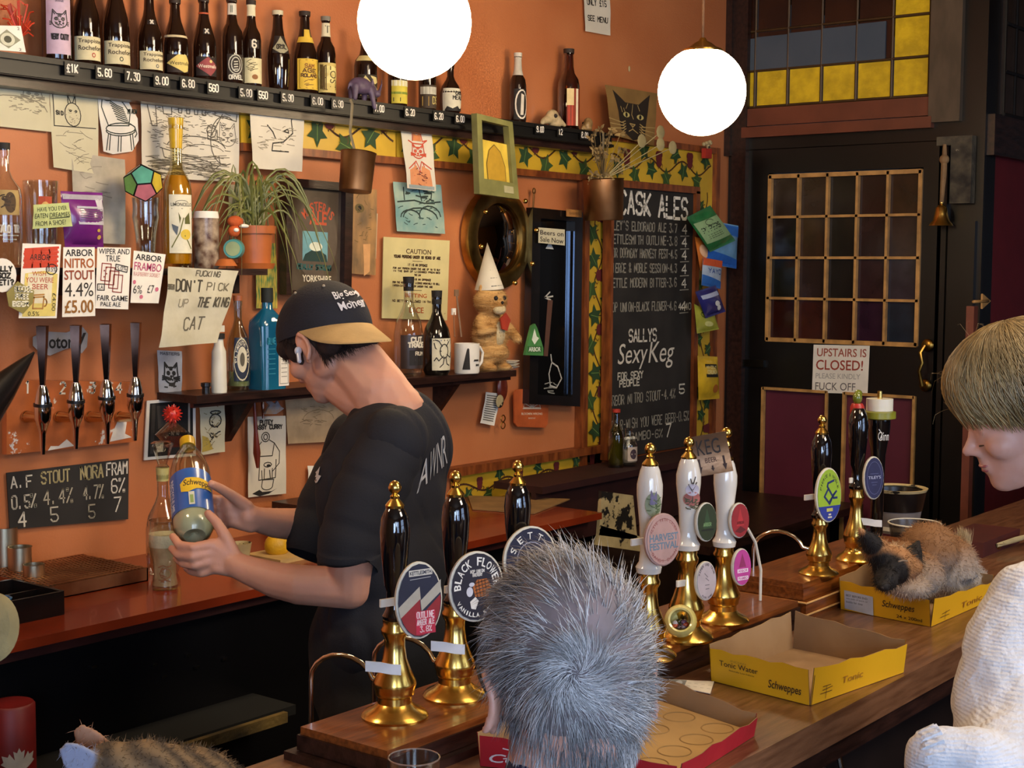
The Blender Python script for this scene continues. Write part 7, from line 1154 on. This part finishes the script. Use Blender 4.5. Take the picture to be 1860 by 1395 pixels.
chain(bl, [(392, 1033, 2.96, .0108), (366, 1042, 2.955, .0086), (348, 1039, 2.975, .0078), (337, 1032, 2.995, .0070)])
# far (right) hand: thumb along the top, fingers closing on the bottle's far side
for a, b in (((455, 930), (418, 908)), ((455, 938), (415, 920)), ((455, 946), (416, 934)), ((456, 954), (420, 948))): chain(bl, [(a[0], a[1], 3.13, .017), (b[0], b[1], 3.12, .0125)])
chain(bl, [(448, 920, 3.12, .015), (425, 903, 3.10, .0125), (402, 888, 3.07, .0105), (384, 879, 3.04, .009)])
chain(bl, [(418, 909, 3.12, .0115), (402, 907, 3.13, .010), (388, 905, 3.12, .009), (378, 903, 3.10, .008)])
chain(bl, [(415, 921, 3.12, .0115), (400, 925, 3.13, .010), (388, 924, 3.12, .009), (380, 922, 3.09, .008)])
chain(bl, [(416, 935, 3.12, .011), (402, 941, 3.13, .0095), (392, 942, 3.12, .0085), (384, 940, 3.09, .0078)])
chain(bl, [(420, 948, 3.12, .0105), (408, 956, 3.13, .0088), (399, 959, 3.12, .0078), (392, 958, 3.10, .007)])
me = bl.mesh('body', .0042, 3, .5); put(me, 'body', SKIN, BT)
mb = MB()
for y_ in (-1, 1): mb.ell(f(.079, y_*.031, -.014), .0115)
mb.obj('eyes', mat('eye_white', 'd8d0c4', r=.2), BT)
bl = Blob()   # t-shirt
BA = Matrix.Rotation(math.radians(110), 3, 'Z')
for u, v, d, r in ((697, 890, 3.05, (.124, .19, .17)), (716, 800, 3.05, (.108, .18, .095)), (700, 1010, 3.05, (.128, .18, .16)), (698, 1140, 3.05, (.132, .18, .16)), (712, 755, 3.04, (.075, .09, .05)), (742, 815, 3.06, (.085, .15, .12))): bl.e(at(u, v, d=d), r, BA)
chain(bl, [(714, 800, 2.91, .070), (708, 815, 2.91, .068)]); chain(bl, [(650, 800, 3.28, .07), (625, 870, 3.27, .07)]); chain(bl, [(722, 735, 3.04, .050), (745, 760, 3.05, .06)]); chain(bl, [(690, 745, 3.04, .060), (718, 765, 3.05, .07)])
sh = bl.mesh('t_shirt', .007, 18); nb = [v for v in sh.vertices]
for v in sh.vertices:
    pass
sn = [v.normal.copy() for v in sh.vertices]
for v, vn in zip(sh.vertices, sn): q_ = Vector((v.co.x*1.3+v.co.z*.5, v.co.y*1.3, v.co.z*.6)); v.co += vn*(.010*noise.noise(q_*9)-.012*max(0, .12-abs(noise.noise(q_*6+Vector((5, 2, 1)))))*3)
bsh = bvh_of(sh); BLKC = mat('black_cotton', '15141a', r=.85, var=.2, vs=5, bump=.15, bs=200, sheen=.0); so = put(sh, 't_shirt', BLKC, BT)
for cs_ in ([(720, 792, 2.93, .058), (706, 825, 2.91, .069), (682, 870, 2.895, .072), (662, 915, 2.885, .071), (645, 960, 2.875, .067), (635, 1000, 2.87, .063), (633, 1014, 2.87, .0635)], [(655, 800, 3.28, .06), (622, 870, 3.27, .068), (592, 930, 3.25, .068), (574, 975, 3.23, .062), (564, 1012, 3.22, .056)]):
    mb = MB(); pts = [V3(t) for t in cs_]; dn_ = (pts[-1]-pts[-2]).normalized()
    fine = []; fr_ = []
    for (a, b, ra, rb) in [(pts[i], pts[i+1], cs_[i][3], cs_[i+1][3]) for i in range(len(pts)-1)]:
        for q_ in range(4): fine.append(a+(b-a)*q_/4+Vector((math.sin(len(fine)*.9)*.0022, 0, 0))); fr_.append(ra+(rb-ra)*q_/4+.0015*math.sin(len(fine)*1.7))
    fine.append(pts[-1]); fr_.append(cs_[-1][3]); mb.tube(fine, fr_, 28, cap=False); mb.tube(fine[-10:], [r_-.004 for r_ in fr_[-10:]], 28, cap=False); mb.obj('sleeve', BLKC, BT, fix=False)
art(so, PM([(766, 838), (808, 782), (812, 842), (755, 900)], bsh, .1, .06), [('f', 'A', .0, .05, .34, .95, 'a8a4a0', .0), ('f', 'W', .36, .05, .62, .95, 'a8a4a0', .0), ('f', 'N', .64, .05, .82, .95, 'a8a4a0', .0), ('f', 'R', .84, .05, .98, .95, 'a8a4a0', .0)], 'back_lettering')
art(so, PM([(567, 846), (586, 846), (586, 880), (566, 880)], bsh, .03, .04), [('p', [(.1, .3), (.3, .6), (.5, 1), (.55, .7), (.85, .95), (.7, .5), (.95, .45), (.6, .1), (.3, .05)], 'c8c4c0')], 'chest_emblem')
bl = Blob(); chain(bl, [(698, 1170, 3.05, .16), (698, 1240, 3.05, .155)]); hp = at(698, 1240, d=3.05)
for s_ in (-1, 1): a = hp+Vector((.0, 0, -.05))+BA@Vector((0, s_*.08, 0)); bl.ch([(a, .1), (Vector((a.x, a.y+.02, .5)), .07), (Vector((a.x, a.y-.02, .09)), .05)])
put(bl.mesh('trousers', .012, 4), 'trousers', mat('black_denim', '0e0e12', r=.9, bump=.2), BT)
for s_ in (-1, 1): a = hp+BA@Vector((.04, s_*.08, 0)); mb = MB(); mb.ell((a.x, a.y, .045), (.055, .13, .045)); mb.obj('shoe', BP, BT)
# hair under the cap, cap, brim
HAIRD = mat('dark_brown_hair', '2a160c', r=.85, isl=.4, bump=.8, bs=90, aniso=(1, 1, .3))
_, F = shell(ho, HR, (-.004, 0, .004), (.105, .083, .098), lambda a: (.012 if math.cos(a) > .3 else (-.012 if math.cos(a) > -.2 else -.075)), 'hair', HAIRD, BT, .012)
bl = Blob(); bl.e(ho+HR@Vector((.058, .046, .008)), (.034, .030, .026), HR); bl.e(ho+HR@Vector((.036, .066, -.014)), (.022, .013, .030), HR); bl.e(ho+HR@Vector((.026, .071, -.04)), (.009, .006, .018), HR); bl.e(ho+HR@Vector((.078, .0, .022)), (.022, .05, .016), HR); bl.e(ho+HR@Vector((-.050, .055, -.050)), (.032, .024, .026), HR); bl.e(ho+HR@Vector((-.085, .0, -.05)), (.026, .056, .034), HR)
put(bl.mesh('hair_tufts', .004, 2), 'hair_tufts', HAIRD, BT); rl = random.Random(3); S_ = []
for k in range(2600):
    a = rl.choice((rl.uniform(.1, 1.3), rl.uniform(1.8, 4.3))); t_ = rl.uniform(.80, 1.0); q = F(a/(2*PI), t_); n_ = (q-ho).normalized(); dn = HR@Vector((-.15, 0, -1)); S_.append((q, dn+n_*.35+Vector([rl.uniform(-.35, .35) for _ in range(3)]), rl.uniform(.014, .034), .0007, n_*-.004))
strands(S_, 'hair_strands', HAIRD, BT)
NAVY = mat('navy_twill', '12131e', r=.85, bump=.25, bs=220, var=.15, wear='2c2c36', ws=6, wt=.68); TAN = mat('tan_twill', 'b0905c', r=.8, bump=.2, bs=220, var=.08)
CAPZ = lambda a: .40*.1*math.cos(a)-.004
cap = T('x', '', '', ho); del cap['label'], cap['category']; cap.name = 'cap'; cap.parent = BT; cap.location = ho-Vector(BT['_w']); cap['label'] = 'navy cap worn backwards with tan brim and white wording'
co, CF = shell(ho, HR, (-.003, 0, .012), (.112, .090, .103), CAPZ, 'crown', NAVY, cap, .003, 64, 20)
bc_ = BVHTree.FromPolygons([v.co+ho for v in co.data.vertices], [tuple(p.vertices) for p in co.data.polygons])
mb = MB(); V = []; nA, nB = 24, 6
for lay in (0, 1):
    for i in range(nA+1):
        a = PI-.34+(i/nA-.5)*2*math.radians(64); w_ = math.sin(PI*i/nA)**.5; ca, sa = math.cos(a), math.sin(a)
        for j in range(nB+1):
            g = j/nB*w_*.098; x_, y_ = ca*.109, sa*.089; z_ = CAPZ(a)+.010; yc = (i/nA-.5)*.18; q = Vector((x_-g*.70*.91, y_+g*.70*.42, z_-g*.84-yc*yc*2.4*(g/.098)-(.0028 if lay else 0))); V.append(ho+HR@q)
K = (nA+1)*(nB+1); W = nB+1; fs = [(i*W+j, (i+1)*W+j, (i+1)*W+j+1, i*W+j+1) for i in range(nA) for j in range(nB)]; fs += [tuple(K+k for k in q[::-1]) for q in fs]
fs += [(i*W+nB, (i+1)*W+nB, K+(i+1)*W+nB, K+i*W+nB) for i in range(nA)]; mb.add(V, fs); mb.obj('brim', TAN, cap)
art(cap, PM([(602, 532), (650, 524), (667, 556), (622, 570)], bc_, .05, .04), [('f', 'Big', .0, .55, .36, 1.0, 'c8c4c4', .02), ('f', 'Sexy', .42, .6, 1.0, .98, 'c8c4c4', .02), ('f', 'Money', .0, .0, 1.0, .5, 'c8c4c4', .02)], 'embroidery')
mb = MB()
for u, v in ((537, 533), (588, 520), (627, 510)):
    h = bc_.ray_cast(CAM, (at(u, v, d=1)-CAM).normalized())
    if h[0]: mb.ell(h[0]+h[1]*.001, .0032)
mb.obj('eyelets', mat('tan_thread', 'a89880', r=.7), cap)
mb = MB(); ep = ho+HR@Vector((.008, .088, -.034)); mb.ell(ep, (.0085, .007, .009)); mb.tube([ep, ep+HR@Vector((.004, .004, -.022))], [.0052, .0045], 10); mb.ell(ep+HR@Vector((.004, .004, -.022)), .0048); mb.obj('earbud', mat('white_earbud', 'd8d8dc', r=.2, coat=.4), BT)
# ---- the bottle he holds
bb0 = at(353, 968, d=3.0); bt0 = at(342, 822, d=3.16); bt0 = bb0+(bt0-bb0).normalized()*.25; X = Matrix.Translation(bb0-(bt0-bb0).normalized()*.012) @ (bt0-bb0).to_track_quat('Z', 'Y').to_matrix().to_4x4()
MX = T('mixer_bottle', 'large plastic mixer bottle with a blue and yellow label held by the bartender', 'bottle', bb0); r = .0425
mb = MB(); mb.lathe([(0, .012), (.012, .004), (.024, .001), (.034, .010), (r, .03), (r, .17), (r*.97, .185), (r*.8, .215), (r*.5, .242), (.0145, .255), (.0145, .262)], (0, 0, 0), 32, X, close=False); mb.obj('bottle_body', glass('cloudy_plastic', (.80, .80, .70), .12, .8), MX)
mb = MB(); mb.lathe([(0, .014), (.022, .004), (.033, .013), (r*.96, .032), (r*.96, .085), (0, .085)], (0, 0, 0), 30, X); mb.obj('mixer_liquid', mat('cloudy_mixer', 'dedec4', r=.3, var=.06), MX)
mb = MB(); mb.lathe([(.0165, .256), (.017, .27), (.0165, .278), (0, .279)], (0, 0, 0), 24, X); mb.obj('yellow_cap', mat('yellow_cap_plastic', 'd0a41c', r=.35), MX)
loc = X.inverted() @ CAM; azc = math.atan2(loc.y, loc.x); M = CM((0, 0, 0), azc, PI*.98, .045, .155, r+.0008, xf=X); mb = MB(); mb.grid(lambda a, b: M(a, b), 40, 4); lo = mb.obj('blue_label', mat('blue_label', '2c5ca4', r=.35, coat=.3, var=.06), MX, fix=False)
art(lo, CM((0, 0, 0), azc+.25, .95, .045, .155, r+.0012, xf=X), [('p', [(.12, .42), (.1, .62), (.25, .74), (.6, .74), (.98, .70), (.98, .52), (.5, .46), (.3, .38)], 'd8b01c'), ('f', 'Schweppes', .18, .5, .98, .70, '3a2a14', .02, .2), ('r', .3, .06, .44, .38, 'c8c8b4'), ('r', .33, .1, .41, .3, '8aa05c')], 'printing')
art(lo, CM((0, 0, 0), azc-.95, .42, .045, .155, r+.0012, xf=X), [('f', 'RECYCLE ME', .30, .06, .55, .85, 'd0d4e0', .03, 0, 1), ('f', 'AGAIN & AGAIN', .02, .06, .26, .85, 'd0d4e0', .03, 0, 1)], 'side_lettering')
# ---- grey-haired person
GP_ = T('person', 'grey-haired person seen from behind with a navy collar, in front of the bar', 'person', Vector((1.2, .86, 0)))
go = at(1030, 1200, d=1.50); GR = headM(math.radians(54), math.radians(4)); bl = Blob(); gs = 1.0
fG = head(bl, go, GR, gs); nk = go+Vector((-.03*math.cos(.6), -.03*math.sin(.6), -.10)); bl.ch([(go+GR@Vector((-.03, 0, -.06)), .062), (nk, .060), (nk+Vector((-.01, -.008, -.08)), .062), (nk+Vector((0, 0, -.16)), .08)])
gm = bl.mesh('body', .005, 3); gc = gm.copy(); put(gm, 'body', SKIN2, GP_)
bl = Blob(); tb_ = nk+Vector((0, 0, -.20)); sd_ = Vector((-math.sin(math.radians(34)), math.cos(math.radians(34)), 0)); fw_ = Vector((sd_.y, -sd_.x, 0)); Rg = Matrix((fw_, sd_, Vector((0, 0, 1)))).transposed()
bl.e(tb_+Vector((0, 0, -.12)), (.13, .21, .17), Rg); bl.e(tb_+Vector((0, 0, -.38)), (.14, .19, .24), Rg); bl.ch([(nk+Vector((-.004, -.003, -.020)), .066), (nk+Vector((-.004, -.003, -.055)), .068), (tb_+Vector((0, 0, .03)), .10)])
for s_ in (-1, 1): bl.ch([(tb_+sd_*(s_*.18)-fw_*.02+Vector((0, 0, -.06)), .075), (tb_+sd_*(s_*.20)-fw_*.04+Vector((0, 0, -.33)), .055), (tb_+sd_*(s_*.13)+fw_*.08+Vector((0, 0, -.42)), .045)])
put(bl.mesh('jumper', .008, 5), 'jumper', mat('navy_knit', '161c3c', r=.85, bump=.5, bs=90), GP_); bl = Blob(); hp = Vector((tb_.x, tb_.y, .72))
for s_ in (-1, 1): bl.ch([(hp+sd_*(s_*.09), .10), (hp+sd_*(s_*.12)-fw_*.05+Vector((0, -.28, -.02)), .08), (Vector((hp.x, hp.y, .10))+sd_*(s_*.12)+Vector((0, -.26, 0)), .055)])
put(bl.mesh('trousers', .012, 3), 'trousers', mat('dark_trousers', '1a1a20', r=.9), GP_)
GHM = mat('grey_hair', 'c4c2c2', r=.55, isl=.55, c2='7c7a7c', vs=14); GBASE = mat('grey_scalp', '8c7c7c', r=.8, c2='6c6668', vs=20)
zg = lambda a: (.045 if math.cos(a) > .45 else (-.004 if math.cos(a) > -.22 else (-.07 if math.cos(a) > -.42 else -.150)))
_, F = shell(go, GR, (-.006, 0, .010), (.104, .080, .097), zg, 'scalp_hair', GBASE, GP_, .008, 56, 20); rl = random.Random(9); S_ = []; WH = go+GR@Vector((-.1085, .026, .010))
for k in range(19000):
    a = rl.uniform(0, 2*PI); t_ = math.sqrt(rl.uniform(.0, 1)); q = F(a/(2*PI), t_); n_ = (q-(go+GR@Vector((-.006, 0, -.01)))).normalized(); away = (q-WH); L_ = away.length; away = away-n_*away.dot(n_); away = away.normalized() if away.length > 1e-4 else Vector((0, 0, 1))
    sw = n_.cross(away)*.4; low = max(0, min(1, ((go.z-.02)-q.z)/.09)); dr = (away+sw)*(1-low*.6)+Vector((0, 0, -1))*low*.9+n_*(.13+.4*(rl.random() < .10)); cl_ = math.floor(a*6)*1.7+math.floor(t_*9)*2.3; dr += Vector((math.sin(cl_), math.cos(cl_*1.3), math.sin(cl_*2.1)))*.30+Vector([rl.uniform(-.25, .25) for _ in range(3)])
    top = max(0, q.z-go.z-.05)/.06; S_.append((q-n_*.002, dr, rl.uniform(.024, .046)*(1+top*.6)*(1-.3*low), rl.uniform(.0004, .00075), n_*-.009+Vector((0, 0, -.007))+Vector([rl.uniform(-.005, .005) for _ in range(3)])))
GI = GR.transposed()
for q, n_ in sample(gc, 60000, random.Random(2)):
    l_ = GI@(q-go)
    if l_.x < .012 and -.175 < l_.z < -.045 and (l_.x < -.02 or l_.z > -.09) and n_.dot(GR@Vector((-1, 0, -.1))) > -.25 and abs(l_.y) < .074: S_.append((q-n_*.001, Vector((0, 0, -1))+n_*.22+Vector([rl.uniform(-.22, .22) for _ in range(3)]), rl.uniform(.016, .03), rl.uniform(.0004, .0007), n_*-.006))
for k in range(1500):
    g_ = rl.uniform(0, 2*PI); rr_ = .034*math.sqrt(rl.random()); nW = (WH-go).normalized(); u_ = nW.orthogonal().normalized(); v_ = nW.cross(u_); dd = u_*math.cos(g_)+v_*math.sin(g_); tt_ = nW.cross(dd)
    q = WH+dd*rr_; q = go+(q-go).normalized()*((WH-go).length-.001); S_.append((q, dd+tt_*.9+nW*.25+Vector([rl.uniform(-.3, .3) for _ in range(3)]), rl.uniform(.012, .026), .0004, nW*-.006))
strands(S_, 'hair', GHM, GP_, 4)
mb = MB(); mb.tube([fG(-.02, .090, -.022), fG(.03, .084, -.018), fG(.08, .074, -.016)], .002, 6); mb.obj('glasses_arm', ink('14161e'), GP_)
# ---- fair-haired girl in the white jumper
GG = T('person', 'fair-haired person in a white knitted jumper looking down at the cat on the right', 'person', Vector((2.25, .62, 0)))
R3 = headM(math.radians(124), math.radians(17)); no = at(1747, 822, d=2.3); o3 = no-R3@Vector((.113, 0, -.044)); bl = Blob(); fg = head(bl, o3, R3, .97, 1.03, ears=False)
nb_ = o3+R3@Vector((-.05, 0, -.09)); bl.ch([(nb_, .052), (nb_+Vector((.05, -.05, -.09)), .056), (nb_+Vector((.06, -.06, -.15)), .07)])
me = bl.mesh('body', .004, 9); put(me, 'body', SKIN2, GG)
mb = MB(); mb.ell(fg(.0875, 0, -.0745), (.0085, .0165, .0036), R3); mb.ell(fg(.0850, 0, -.0825), (.0085, .0140, .0042), R3); mb.obj('lips', mat('lip_pink', 'a85a58', r=.4), GG)
mb = MB()
for y_ in (-1, 1): mb.tube([fg(.0905-.0035*(k+2)**1.3*.7, y_*(.019+.005*(k+2)), -.0385-.0006*abs(k)) for k in (-2, -1, 0, 1, 2)], .0016, 5); mb.tube([fg(.084, y_*.018, .006), fg(.088, y_*.03, .010), fg(.08, y_*.045, .008)], .0016, 5)
mb.obj('lashes_and_brows', ink('4a3220'), GG)
FAIR = mat('fair_hair', 'a48a5c', r=.42, isl=.42, c2='76603c', vs=12)
zf = lambda a: (-.004 if math.cos(a) > .8 else (-.004-.034*(.8-math.cos(a))/1.05 if math.cos(a) > -.25 else -.12))
_, F = shell(o3, R3, (-.004, 0, .024), (.118, .094, .106), zf, 'hair_base', FAIR, GG, .010, 64, 22, tuck=.022); rl = random.Random(21); S_ = []; V = []; C3 = o3+R3@Vector((-.004, 0, .0))
W3 = MB()
for k in range(3400):
    a = rl.uniform(-PI, PI)/(2*PI); t0_ = rl.uniform(.02, .6) if k % 2 else rl.uniform(.0, .1); t1_ = min(1.03, t0_+rl.uniform(.35, .7)) if k % 2 else rl.uniform(.8, 1.04); off = rl.uniform(.0005, .007); n = 7; wv = rl.uniform(-.022, .022); sweep = rl.uniform(-.02, .12)*(1 if a > 0 else -1)*(1 if abs(a) < .3 else -.2); pts = []
    for i in range(n+1):
        f_ = i/n; t_ = t0_+(t1_-t0_)*f_; q = F(a+sweep*t_+wv*math.sin(f_*PI), min(1.0, t_), off+.004*math.sin(PI*min(1, t_))); 
        if t_ > 1: q = q+Vector((0, 0, -1))*(t_-1)*.2
        pts.append(q)
    W3.tube(pts, [.0005]+[.0011]*(n-1)+[.0003], 3, cap=False)
for k in range(26):
    a = rl.uniform(-.2, .3); q = F(a, rl.uniform(.2, .9), .006); n_ = (q-C3).normalized(); e_ = Vector([rl.uniform(-.03, .03) for _ in range(3)]); W3.tube([q, q+n_*.010+e_*.3, q+n_*.015+e_*.8, q+n_*.012+e_*1.3+Vector((0, 0, -.008))], .00018, 3, cap=False)
for k in range(500):
    q = fg(-.02, .062, -.05)+Vector((rl.uniform(-.02, .02), rl.uniform(-.02, .02), rl.uniform(-.01, .02))); e_ = fg(.004, .058, -.125)+Vector([rl.uniform(-.014, .014) for _ in range(3)]); md = (q+e_)/2+R3@Vector((-.008, .012, 0)); W3.tube([q, md, e_], [.0006, .001, .0003], 3, cap=False)
W3.obj('hair_strands', FAIR, GG, kind='stuff', fix=False)
KN = mat('white_knit', 'd8d8dc', r=.9, bump=.6, bs=160, var=.05, vs=30, sheen=.2, wear='70707c', ws=95, wt=.735)
nt = KN.node_tree; wv = nt.nodes.new('ShaderNodeTexWave'); wv.bands_direction = 'Z'; wv.inputs['Scale'].default_value = 75; wv.inputs['Distortion'].default_value = 2.2; wv.inputs['Detail'].default_value = 2
tc_ = nt.nodes.new('ShaderNodeTexCoord'); nt.links.new(tc_.outputs['Object'], wv.inputs[0]); b1 = nt.nodes.new('ShaderNodeBump'); b1.inputs['Strength'].default_value = .35; b1.inputs['Distance'].default_value = .002; nt.links.new(wv.outputs[1], b1.inputs['Height'])
b0 = [n for n in nt.nodes if n.type == 'BUMP' and n != b1][0]; nt.links.new(b1.outputs[0], b0.inputs['Normal'])
bl = Blob()
sh_ = nb_+Vector((.075, -.075, -.20)); sL = at(1872, 1130, d=2.02)
bl.e(sh_+Vector((0, 0, -.16)), (.15, .17, .24)); bl.e(sh_+Vector((.0, 0, -.45)), (.16, .17, .26)); bl.ch([(nb_+Vector((.055, -.055, -.12)), .072), (sh_, .11)])
bl.ch([(at(1895, 1110, d=2.0), .075), (at(1850, 1200, d=1.96), .078), (at(1832, 1262, d=1.92), .078), (at(1850, 1340, d=1.86), .070), (at(1835, 1420, d=1.78), .062)]); bl.ch([(at(1835, 1420, d=1.78), .060), (at(1768, 1402, d=1.76), .050), (at(1718, 1378, d=1.76), .036), (at(1694, 1377, d=1.76), .036)])
bl.e(at(1700, 1372, d=1.76), (.042, .036, .028)); js = bl.mesh('t', .0055, 3)
jn = [v.normal.copy() for v in js.vertices]; NZ = lambda p, k: noise.noise(p*k)
for v, vn in zip(js.vertices, jn):
    v.co += vn*(.012*NZ(Vector((v.co.x, v.co.y, v.co.z*1.6)), 9)-.010*max(0, .16-abs(NZ(v.co+Vector((3, 1, 2)), 11)))*5*.25+.0015*NZ(v.co, 60))
put(js, 'jumper', KN, GG)
mb = MB(); cc = at(1684, 1381, d=1.76)
for k in range(16): a = 2*PI*k/16; p0 = at(1704, 1374, d=1.76); mb.tube([p0+UP*(.035*math.sin(a))+FW*(.033*math.cos(a)), cc-RT*.006+UP*(.030*math.sin(a))+FW*(.030*math.cos(a)), cc-RT*.014+UP*(.018*math.sin(a))+FW*(.018*math.cos(a))], [.005, .006, .004], 6)
mb.obj('ribbed_cuff', KN, GG)
bl = Blob(); q = at(1735, 1418, d=1.76); bl.e(q, (.04, .03, .022))
for k in range(4): bl.ch([(q+RT*(.012*k-.03)+UP*.002, .0095), (q+RT*(.014*k-.04)-UP*.03, .009), (q+RT*(.014*k-.036)-UP*.052+FW*.012, .0078)])
bl.ch([(q+RT*.03, .011), (q+RT*.045-UP*.03, .009), (q+RT*.04-UP*.05, .008)]); put(bl.mesh('hand', .0035, 2), 'hand', SKIN2, GG)
bl = Blob(); hp = Vector((sh_.x, sh_.y, .86))
for s_ in (-1, 1): bl.ch([(hp+Vector((.02, s_*.08, 0)), .11), (Vector((hp.x+.02, hp.y+s_*.09, .5)), .075), (Vector((hp.x+.02, hp.y+s_*.09, .09)), .055)])
put(bl.mesh('trousers', .012, 3), 'trousers', mat('dark_denim', '1c2030', r=.9), GG)
for s_ in (-1, 1): mb = MB(); mb.ell((hp.x-.02, hp.y+s_*.09, .045), (.13, .05, .045)); mb.obj('shoe', BP, GG)
# ---- siamese cat in the box
def furcat(t, bl, vox, colf, nstr, ln, rr, mname, droop=Vector((0, 0, -.3)), seed=1):
    me = bl.mesh('b', vox, 2)
    for v in me.vertices:
        v.co.z = max(v.co.z, ZB+.006)
        if seed == 1 and v.co.z < ZB+.062: v.co.x = max(v.co.x, 2.99); v.co.y = max(v.co.y, 1.212)
    S = sample(me, nstr, random.Random(seed)); FM = mat(mname, '888888', r=.8, attr='Col', isl=.3, bump=.0); rl = random.Random(seed); R_ = []; CO = []
    for q, n_ in S:
        c_ = colf(q); R_.append((q, n_*.55+droop+Vector([rl.uniform(-.3, .3) for _ in range(3)]), ln*rl.uniform(.6, 1.3), rr, n_*-.15*ln)); k_ = rl.uniform(.8, 1.15); CO.append(tuple(x*k_ for x in c_))
    paint(me, colf); put(me, 'body', FM, t); strands(R_, 'fur', FM, t, 3, cols=CO)
cc = at(1718, 1030, y=1.25); SI = T('cat', 'siamese-type cat curled in the yellow box with its dark face lowered', 'cat', Vector((cc.x, cc.y, ZB))); P_ = lambda u, v, dy=0: at(u, v, y=1.27+dy)
bl = Blob(); BR = Matrix.Rotation(.2, 3, 'Z'); bl.e(P_(1712, 1032), (.080, .080, .080), BR); bl.e(P_(1688, 998), (.060, .065, .060), BR); bl.e(P_(1742, 1058), (.058, .07, .05)); bl.e(P_(1664, 1042, -.01), (.052, .06, .052)); bl.e(P_(1640, 1012, -.01), (.04, .04, .034)); hc = P_(1622, 1026, -.05)
bl.e(hc, (.047, .043, .042)); bl.e(P_(1610, 1052, -.06), (.026, .024, .024)); bl.e(P_(1605, 1064, -.068), (.014, .014, .012)); bl.e(P_(1650, 1066, -.03), (.05, .045, .026))
for (u, v, dy, tu, tv) in ((1594, 1002, -.03, 1562, 962), (1652, 1026, -.07, 1668, 984)):
    a = P_(u, v, dy); b = P_(tu, tv, dy+.0); bl.ch([(a, .028), (a+(b-a)*.5, .018), (b, .005)])
SP = [P_(1610, 1052, -.06), P_(1576, 980, -.03), P_(1660, 1006, -.07), P_(1620, 982, -.03), P_(1678, 1030, -.05), (Vector(lin('c9b08c')), Vector(lin('a07248')), Vector(lin('c0b4a8')), Vector(lin('17110f')))]
def sic(p):
    dh = (p-SP[0]).length; de = min((p-SP[1]).length, (p-SP[2]).length)
    cream, brown, grey, dark = SP[5]
    #lin('c9b08c')); brown = Vector(lin('8a5c34')); grey = Vector(lin('b0a498')); dark = Vector(lin('17110f'))
    k = max(0, min(1, (p.z-(ZB+.07))/.07)); c = grey.lerp(brown, k); r_ = (p-SP[3]).length; c = cream.lerp(c, max(0, min(1, (r_-.028)/.03))); b_ = (p-SP[4]).length; c = cream.lerp(c, max(0, min(1, (b_-.015)/.02)))*.5+c*.5
    c0_ = c; c = dark.lerp(c, max(0, min(1, (dh-.050)/.012))); c = cream.lerp(c, max(0, min(1, (r_-.020)/.014))); c = dark.lerp(c, max(0, min(1, (de-.032)/.008))); return tuple(c)
furcat(SI, bl, .0045, sic, 9000, .013, .0005, 'siamese_fur'); S_ = []; rl = random.Random(5); tp0 = P_(1750, 992, .0)
for k in range(500): q = tp0+Vector((rl.uniform(-.018, .018), rl.uniform(-.014, .014), rl.uniform(-.02, .012))); S_.append((q, Vector((rl.uniform(-.4, .2), rl.uniform(-.3, .3), 1)), rl.uniform(.02, .045), .0008, Vector((-.006, 0, .0))))
strands(S_, 'tail_tuft', mat('cream_fur', 'b8a078', r=.8, isl=.3), SI, 3)
mb = MB(); mb.tube([P_(1632, 1020, -.097), P_(1640, 1018, -.098), P_(1648, 1019, -.092)], .0016, 5); mb.obj('closed_eye', ink('8a7868'), SI)
mb = MB(); mb.ell(P_(1603, 1068, -.088), (.004, .003, .003)); mb.obj('nose', ink('1a0f10'), SI)
# ---- tabby cat at the lower left
P2 = lambda u, v, d=1.85: at(u, v, d=d); TB = T('cat', 'tabby cat with blue light painted on one ear at the bottom left corner', 'cat', Vector((P2(200, 1440).x, P2(200, 1440).y, ZB)))
bl = Blob(); hc2 = P2(182, 1418); bl.e(hc2, (.044, .040, .036)); bl.ch([(P2(200, 1405), .040), (P2(262, 1418, 1.88), .052), (P2(345, 1460, 1.95), .075), (P2(380, 1500, 2.0), .08)]); bl.e(P2(340, 1520, 1.97), (.1, .09, .06)); bl.e(P2(150, 1440, 1.83), (.022, .022, .018)); bl.e(P2(230, 1500, 1.9), (.08, .07, .07)); bl.e(P2(230, 1545, 1.9), (.10, .08, .035))
for pts in (((182, 1374, 1.87), (160, 1346, 1.87), (143, 1322, 1.87)), ((160, 1398, 1.82), (136, 1374, 1.82), (116, 1356, 1.82))):
    a, m_, b = [P2(*k) for k in pts]; sd = (b-a).normalized().cross(FW).normalized()
    for k in (-1, -.5, 0, .5, 1): bl.ch([(a+sd*.019*k, .005), (m_+sd*.015*k, .0035), (b+sd*.006*k, .0026)])
def tbc(p):
    e1 = (p-P2(160, 1346, 1.87)).length; e2 = (p-P2(136, 1374, 1.82)).length; st = .5+.5*math.sin(p.x*150+math.sin(p.y*90)*1.5)
    c = Vector(lin('7a6040')).lerp(Vector(lin('2a2018')), st*.8); c = Vector(lin('a07458')).lerp(c, max(0, min(1, (e1-.024)/.006))); return tuple(Vector(lin('8c92a8')).lerp(c, max(0, min(1, (e2-.024)/.006))))  # blue light falling on the second ear is painted into the fur
furcat(TB, bl, .0035, tbc, 6000, .011, .0004, 'tabby_fur', seed=4)
